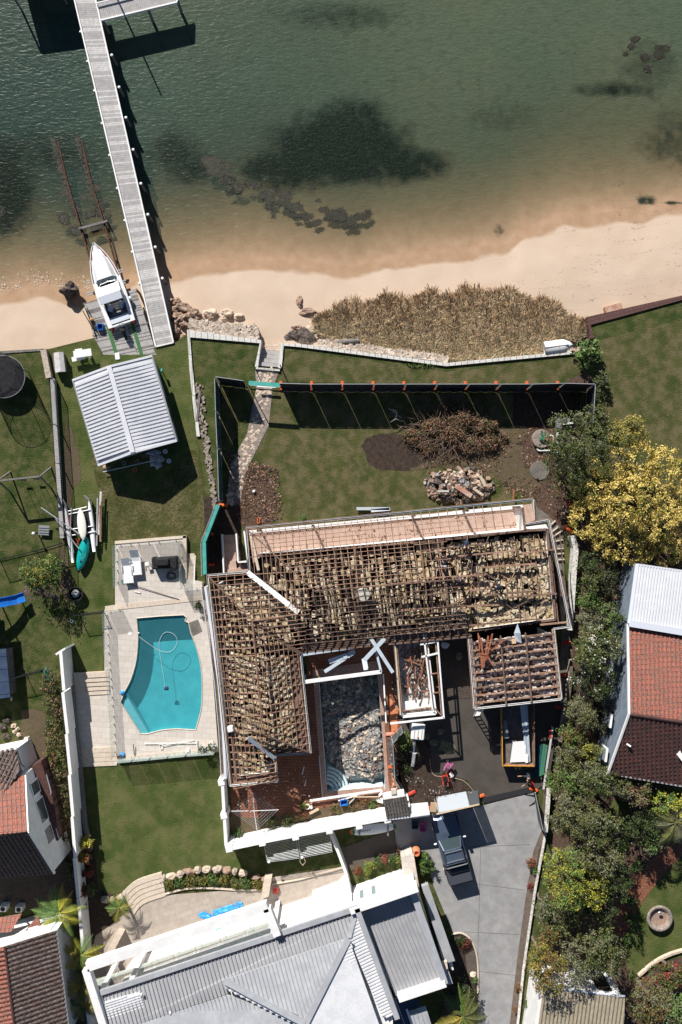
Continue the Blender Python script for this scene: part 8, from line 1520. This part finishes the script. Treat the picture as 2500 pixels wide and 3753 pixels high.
T=[('dark leaved tree beside the yellow wattle',2140,1600,150,2.2,['leaf_green','leaf_olive','leaf_grey'],5200,1.5,115),('rounded dark tree hanging over the concrete lids',2075,1700,88,1.8,['leaf_green','leaf_dark','leaf_olive'],2800,1.3,110),('olive tree top behind the wattle on the lawn side',2290,1590,85,2.0,['leaf_olive','leaf_goldgreen'],2000,1.2,60),
 ('small dark tree right of the flaking wall, top one',2155,2065,38,1.2,['leaf_green','leaf_dark'],900,.8,45),('bushy green tree against the flaking wall',2165,2135,42,1.3,['leaf_green','leaf_olive'],1000,.8,45),('yellowish bush top above the grey green one',2150,2200,42,1.3,['leaf_olive','leaf_bright','leaf_green'],1000,.8,32),('blue green bush left of the timber deck',2215,2250,60,1.4,['leaf_bright','leaf_grey','leaf_green'],1500,.9,45),('bare grey twiggy bush by the flaking wall',2160,2265,48,1.5,['leaf_grey','leaf_grey'],1100,.8,36),
 ('white flowering tree beside the garage',2185,2370,92,2.2,['leaf_olive','leaf_green','flower_white'],3800,1.3,82),('dark tree below the white flowering one',2175,2490,84,1.9,['leaf_dark','leaf_green','flower_white'],2600,1.2,70),('grey tree beside the cream curved wall',2120,2600,52,1.7,['leaf_grey','leaf_olive'],1400,1.0,60),('shadowy green tree close to the red roofed house',2210,2640,70,1.0,['leaf_dark'],900,.8,70),('olive bush at the end of the cream curved wall',2095,2690,44,1.3,['leaf_olive','leaf_brown','leaf_bright'],1000,.8,40),
 ('pale leafy tree beside the long timber beam',2075,2765,48,1.4,['leaf_olive','leaf_grey'],1200,.8,42),('bright fern like tree in the right thicket',2160,2750,40,1.5,['leaf_lime','leaf_olive'],800,.7,36),('tree with glinting leaves under the dark roof corner',2180,2850,80,2.0,['leaf_grey','leaf_green','leaf_olive'],2800,1.2,62),('tree left of the glinting one beside the driveway gate',2065,2865,55,1.7,['leaf_olive','leaf_green','leaf_bright'],1600,.9,62),('tree tucked below the dark tiled roof',2270,2875,55,1.8,['leaf_olive','leaf_grey'],1500,1.0,45),('brown leaved tree by the pale leaning trunk',2335,2895,55,1.8,['leaf_dead','leaf_olive','leaf_grey'],1400,1.0,60),
 ('broad grey green tree above the lime one',2110,2985,100,2.3,['leaf_grey','leaf_olive'],3600,1.4,85),('grey green tree right of the broad one',2195,3030,80,2.3,['leaf_olive','leaf_grey','leaf_green'],2400,1.3,70),('grey green tree hanging over the garden path',2190,3130,105,2.1,['leaf_grey','leaf_olive'],2900,1.2,62),('bright lime green tree beside the driveway',2075,3200,92,2.3,['leaf_lime','leaf_olive','leaf_bright'],4200,1.4,110),('lime tree behind the brighter one',2150,3255,75,2.0,['leaf_lime','leaf_olive'],2200,1.2,65),
 ('small dark leaved tree by the verge',1998,3325,38,1.4,['leaf_green','leaf_grey'],1000,.9,40),('orange brown tree by the verge',2005,3415,44,1.5,['leaf_brown','leaf_olive','leaf_dark'],1300,.9,45),('tall olive brown tree above the beige shed',1995,3535,68,2.4,['leaf_brown','leaf_olive','leaf_yellow'],2600,1.3,80),('pale grey tree above the beige shed',2105,3530,58,2.2,['leaf_grey'],1700,1.1,78),('grey green tree at the edge of the garden lawn',2205,3490,88,2.2,['leaf_olive','leaf_grey','leaf_green'],3000,1.3,80),
 ('mixed bush right of the beige shed',2380,3660,90,1.6,['leaf_olive','leaf_brown','leaf_grey'],2400,1.0,80),('bluish leafy bush in the bottom right corner',2460,3690,70,1.7,['leaf_bright','leaf_grey'],1500,1.0,60),('red tipped bush under the stone edging',2460,3570,75,1.2,['leaf_olive','leaf_red','leaf_green'],1500,.8,50),('bright green bush beside the palm',2430,2930,55,1.6,['leaf_lime','leaf_bright'],1400,.9,45),('yellow green bush at the right edge above the palm',2490,2960,45,1.8,['leaf_lime','leaf_yellow'],900,.9,60),('blue green shrub on the brick path',2388,3085,34,1.3,['leaf_bright','leaf_grey'],800,.8,34)]
T+=[('shadowy dark tree over the brick path, upper',2250,3215,62,1.9,['leaf_dark','leaf_green'],1500,1.1,70),('shadowy dark tree over the brick path, lower',2200,3325,66,1.6,['leaf_dark','leaf_green'],1500,1.0,62),('dark tree under the palm at the right edge',2345,3030,62,1.6,['leaf_dark','leaf_green'],1300,1.0,60),('dark tree squeezed between lime tree and orange brown tree',2085,3385,56,1.5,['leaf_dark','leaf_olive'],1300,1.0,50),('dark ivy covered tree in the gap beside the timber deck',2225,2130,44,1.1,['leaf_dark'],900,.8,80)]  # understory trees added to cast shade and darken the thicket
for k,(lb,u,v,r_,zc,ms,n_,rz_,ry_) in enumerate(T):
 wts=[.47,.43,.10] if 'flower_white' in ms else None;tree('tree',lb,'tree',u,v,r_*1.09,zc*1.5,ms,200+k,int(n_*1.9),.125 if k<30 else .14,rz=rz_*1.5,ry=ry_*1.09,weights=wts,aspect=1.9,trunk='bark',cr=.2)
for k,(u,v,r_) in enumerate(((2315,3305,22),(2310,3370,24),(2300,3440,20),(2335,3170,26),(2280,3100,26))):shrub('shrub','low green shrub along the brick garden path','shrub',u,v,r_,.6,['leaf_bright','leaf_green'],260+k,320,.13,group='shrubs along the brick garden path')
# wattle: sprays pointing outward
wt2=thing('wattle_tree','huge golden yellow flowering wattle on the right','tree',P(2330,1840,0));cW=P(2320,1830,2.4);lobw=[]
r2=random.Random(90)
for (u,v,r_,z) in ((2330,1830,110,3.4),(2180,1800,75,2.6),(2160,1900,80,2.2),(2240,1700,85,2.8),(2330,1690,80,3.0),(2440,1730,90,2.8),(2510,1780,70,2.8),(2260,1980,85,2.2),(2340,2000,70,2.0),(2400,1900,100,3.0),(2480,1950,90,2.4),(2290,1860,90,3.0),(2430,2020,60,1.8),(2550,1900,90,2.6),(2120,1860,45,1.8),(2195,1960,55,1.8),(2560,2030,80,2.0)):c=P(u,v,z);lobw.append((c.x,c.y,c.z,r_/50*.85,r_/50*.85,r_/50*.6))
mb=MB();mb.path([Vector((cW.x,cW.y,0)),Vector((cW.x,cW.y,1.5))],.28,10,0,.2)
for L in lobw:mb.path([Vector((cW.x,cW.y,1.3)),lerp(Vector((cW.x,cW.y,1.6)),Vector(L[:3]),.5),Vector(L[:3])],.12,6,0,.03)
part('trunk',mb,'bark',wt2);V,F,mi=leaves(lobw,40000,.20,91,3,3.6,44,.22,upb=.3,outw=.35,shell=.8,weights=[.54,.32,.14]);crown_part('crown',wt2,(V,F,mi),['leaf_gold','leaf_goldgreen','leaf_green'])
# palms, ferns and left-hand planting
t=frondplant('palm','palm with grey tipped fronds near the right edge','palm',2475,3015,3.0,2.1,13,['leaf_grey','leaf_olive','leaf_yellow'],5,.4,.5,.9,nleaf=22);single('leaning_trunk',MB().path([P(2352,2897,1.4),P(2385,2935,2.0),P(2410,2950,2.4),P(2442,2972,2.8)],.12,10,0,.15),'bark_pale','pale bare trunk leaning toward the palm','trunk')
frondplant('tree_fern','large bright tree fern between the left houses','tree fern',215,3345,2.2,2.0,15,['leaf_bright','leaf_lime'],6,.42,.45,.7,nleaf=26);frondplant('palm','golden green palm beside the curved steps','palm',437,3325,1.5,1.15,14,['leaf_yellow','leaf_olive','leaf_bright'],7,.3,.3,.5)
frondplant('palm','green palm at the corner of the white frame','palm',295,3500,2.0,1.7,12,['leaf_lime','leaf_bright','leaf_yellow'],8,.42,.4,.8);frondplant('palm','yellowing palm left of the white house, upper one','palm',300,3610,1.8,1.4,14,['leaf_yellow','leaf_olive'],9,.4,.4,.6);frondplant('palm','yellowing palm left of the white house, lower one','palm',305,3690,1.6,1.3,13,['leaf_olive','leaf_yellow'],10,.4,.4,.6)
frondplant('palm','tall golden palm at the bottom beside the driveway','palm',1695,3725,2.4,2.0,16,['leaf_yellow','leaf_bright','leaf_olive'],11,.5,.5,.8,nleaf=22)
tree('tree','dark green shrubby tree behind the golden palm at the bottom','tree',1700,3650,60,1.0,['leaf_dark','leaf_green'],300,1200,.15,rz=.7)
for k,(u,v,r_,h,ms,lb) in enumerate([(315,3085,22,1.5,['leaf_yellow','leaf_lime'],'golden cordyline above the red ones at the white wall'),(308,3135,26,1.4,['leaf_red','leaf_yellow'],'red and yellow cordyline against the white wall'),(325,3195,16,1.0,['leaf_red','leaf_dark'],'dark red cordyline in the shade of the white wall'),(308,3262,24,1.4,['leaf_red','leaf_red','leaf_dark'],'brightest red cordyline, lowest of the group'),(335,3255,20,1.1,['leaf_olive','leaf_green'],'olive shrub right of the brightest red cordyline'),(300,3320,22,1.2,['leaf_green','leaf_dark'],'green shrub covering the white wall above its lower end'),(262,3200,24,1.4,['leaf_dark','leaf_olive'],'dark bush behind the white wall beside the gable house'),(350,3500,22,1.2,['leaf_red','leaf_brown'],'reddish plant beside the sandstone wall'),(255,3150,18,1.3,['leaf_dark'],'dark bush left of the white wall')]):shrub('cordyline' if 'cordyline' in lb else 'shrub',lb,'plant',u,v,r_,h,ms,280+k,520,.24 if 'cordyline' in lb else .13,aspect=4 if 'cordyline' in lb else 2,cr=.13)
sheet('soil_bed',[(310,3060),(345,3100),(360,3260),(450,3290),(420,3380),(350,3430),(320,3560),(290,3560),(285,3300)],.04,'soil');sheet('side_strip',[(200,3420),(310,3440),(420,3830),(230,3830)],.03,'soil')
shrub('frangipani','rosette leaved frangipani at the right end of the sea wall','bush',2155,1290,56,1.6,['leaf_bright','leaf_green','leaf_grey'],300,1100,.30,50,aspect=3.2,cr=.16,nl=7,weights=[.5,.3,.2]);shrub('shrub','silvery shrub below the frangipani','bush',2205,1392,30,1.3,['leaf_grey','leaf_green'],301,700,.14,36);shrub('shrub','dark hedge like shrub down the right of the site fence','bush',2180,1470,26,1.4,['leaf_dark','leaf_green'],302,900,.14,55);shrub('shrub','purplish shrub between the site fence and the right lawn','bush',2212,1520,20,.7,['leaf_dead','leaf_olive'],303,400,.13,26);shrub('ground_cover','patch of leafy weeds on the upper terrace lawn','plant',1540,1340,60,.12,['leaf_bright','leaf_green'],304,350,.10,12,nl=8,stem=False)
shrub('shrub','small green seedling on the grass against the verandah','plant',1112,1898,12,.35,['leaf_bright'],305,140,.1)
# ================================================================ PEOPLE
def person(label,u,v,z,head_dir,lean,arms,shirt,trousers,hairm='hair',legs=((.1,.12),(-.1,-.1)),arm_reach=(.42,.42)):
 """standing or bending figure; head_dir = plan angle the chest leans to, lean = 0 upright .. 1 bent level"""
 base=P(u,v,z+.8);base.z=z;f=Vector((math.cos(head_dir),math.sin(head_dir),0));s=Vector((-f.y,f.x,0));up=Vector((0,0,1));hip=base+up*.92-f*.15*lean
 tdir=(up*math.cos(lean*1.35)+f*math.sin(lean*1.35));chest=hip+tdir*.36;neck=hip+tdir*.54;head=neck+(tdir*.7+up*.3*(1-lean)).normalized()*.2
 J=[(hip,.125),(lerp(hip,chest,.5),.12),(chest,.15),(neck,.06),(neck+(head-neck)*.55,.085),(head,.095)];E_=[(0,1),(1,2),(2,3),(3,4),(4,5)];tag_=['t','s','s','k','k','k']
 def add(p,r,par,tg):J.append((p,r));E_.append((par,len(J)-1));tag_.append(tg); return len(J)-1
 for i,sg in enumerate((1,-1)):
  o1,o2=legs[i];k1=add(hip+s*.1*sg,.095,0,'t');k2=add(base+s*(.11*sg)+f*(o1+.12)+up*.5,.065,k1,'t');an_=base+s*(.12*sg)+f*o1+up*.08;k3=add(an_,.045,k2,'t');add(an_+f*.17-up*.03,.04,k3,'b')
  a1=add(chest+tdir*.1+s*.19*sg,.06,2,'s');ad_=Vector(f*arms[i][0]+s*(arms[i][1]*sg)+up*arms[i][2]).normalized();el=J[a1][0]+ad_*.28;a2=add(el,.045,a1,'s');ad2=(ad_+f*.3).normalized();wr_2=el+ad2*.25;a3=add(wr_2,.03,a2,'k');pm=wr_2+ad2*.08;a4=add(pm,.032,a3,'k');side=ad2.cross(up);side=side.normalized() if side.length>.1 else s
  for q in range(4):m1=pm+side*((q-1.5)*.022)+ad2*.045;g1=add(m1,.011,a4,'k');add(m1+ad2*(.04 if q in (1,2) else .03)-up*.012,.009,g1,'k')
  add(lerp(wr_2,pm,.5)+side*.05+ad2*.03,.012,a3,'k')
 me=bpy.data.meshes.new('person');me.from_pydata([tuple(p-base) for p,r in J],E_,[]);o=bpy.data.objects.new('person',me);C.objects.link(o);o.location=base;sk2=o.modifiers.new('skin','SKIN');sk2.use_smooth_shade= True
 for i,(p,r) in enumerate(J):me.skin_vertices[0].data[i].radius=(r,r)
 me.skin_vertices[0].data[0].use_root= True;ss2=o.modifiers.new('sub','SUBSURF');ss2.levels=1;ss2.render_levels=1
 dg2=bpy.context.evaluated_depsgraph_get();m2=bpy.data.meshes.new_from_object(o.evaluated_get(dg2));o.modifiers.clear();o.data=m2
 for m_ in ('skin',shirt,trousers,'rubber'):m2.materials.append(MATS[m_])
 mp2={'k':0,'s':1,'t':2,'b':3};jj=np.array([tuple(p-base) for p,r in J])
 for pl_ in m2.polygons:c=np.array(pl_.center);k=int(((jj-c)**2).sum(1).argmin());pl_.material_index=mp2[tag_[k]]
 o.name='person';LOC[o.name]=base;props(o,label,'person');hd_=head
 fc=(f*.6+up*.2+tdir*-.1).normalized() if lean<.5 else (tdir*.3-up*.5+f*.4).normalized()
 part('hair',MB().rock(tuple(hd_-fc*.02+up*.02),(.105,.105,.11),3,2,.05),hairm,o,smooth=True);fx=hd_+fc*.10;sv=fc.cross(up).normalized() if fc.cross(up).length>.1 else s
 part('face',MB().rock(tuple(hd_+fc*.035),(.08,.08,.1),1,2,.01).rock(tuple(fx+fc*.012),(.014,.014,.02),1,1,0).rock(tuple(hd_+sv*.1),(.012,.02,.03),1,1,0).rock(tuple(hd_-sv*.1),(.012,.02,.03),1,1,0),'skin',o,smooth=True);part('eyes',MB().rock(tuple(fx+sv*.03),(.009,.009,.009),1,1,0).rock(tuple(fx-sv*.03),(.009,.009,.009),1,1,0),'black',o);part('mouth',MB().bar(tuple(fx-up*.05-sv*.02),tuple(fx-up*.05+sv*.02),.008,.008),'red_dark',o)
 return o
person('worker in a grey top and white belt bending over on the bare rafters',1626,2072,2.62,R(98),.85,((.6,.3,-.8),(.7,.25,-.7)),'cloth_grey','cloth_navy','hair');part('tool_belt',MB().rock(tuple(P(1627,2074,3.65)),(.2,.12,.08),5,2,.2),'cloth_white',bpy.data.objects['person'])
person('worker in dark clothes crouching with both bare arms out among the insulation',1829,2153,2.6,R(170),.8,((.8,.5,-.1),(-.2,.9,-.1)),'cloth_navy','cloth_navy')
person('worker in a grey hooded top standing near the middle of the stripped roof',1682,2132,2.6,R(60),.35,((.5,.4,-.8),(.6,.2,-.7)),'cloth_grey','cloth_navy','cloth_grey')
person('worker in dark clothes close behind the verandah edge',1708,1992,2.6,R(240),.7,((.6,.4,-.7),(.7,.3,-.5)),'cloth_navy','blue_shade')
person('person in a dark singlet with bare arms standing below the skip bin',1936,2843,.08,R(200),.25,((.9,.35,-.1),(.9,.3,-.2)),'cloth_grey','cloth_navy','hair')
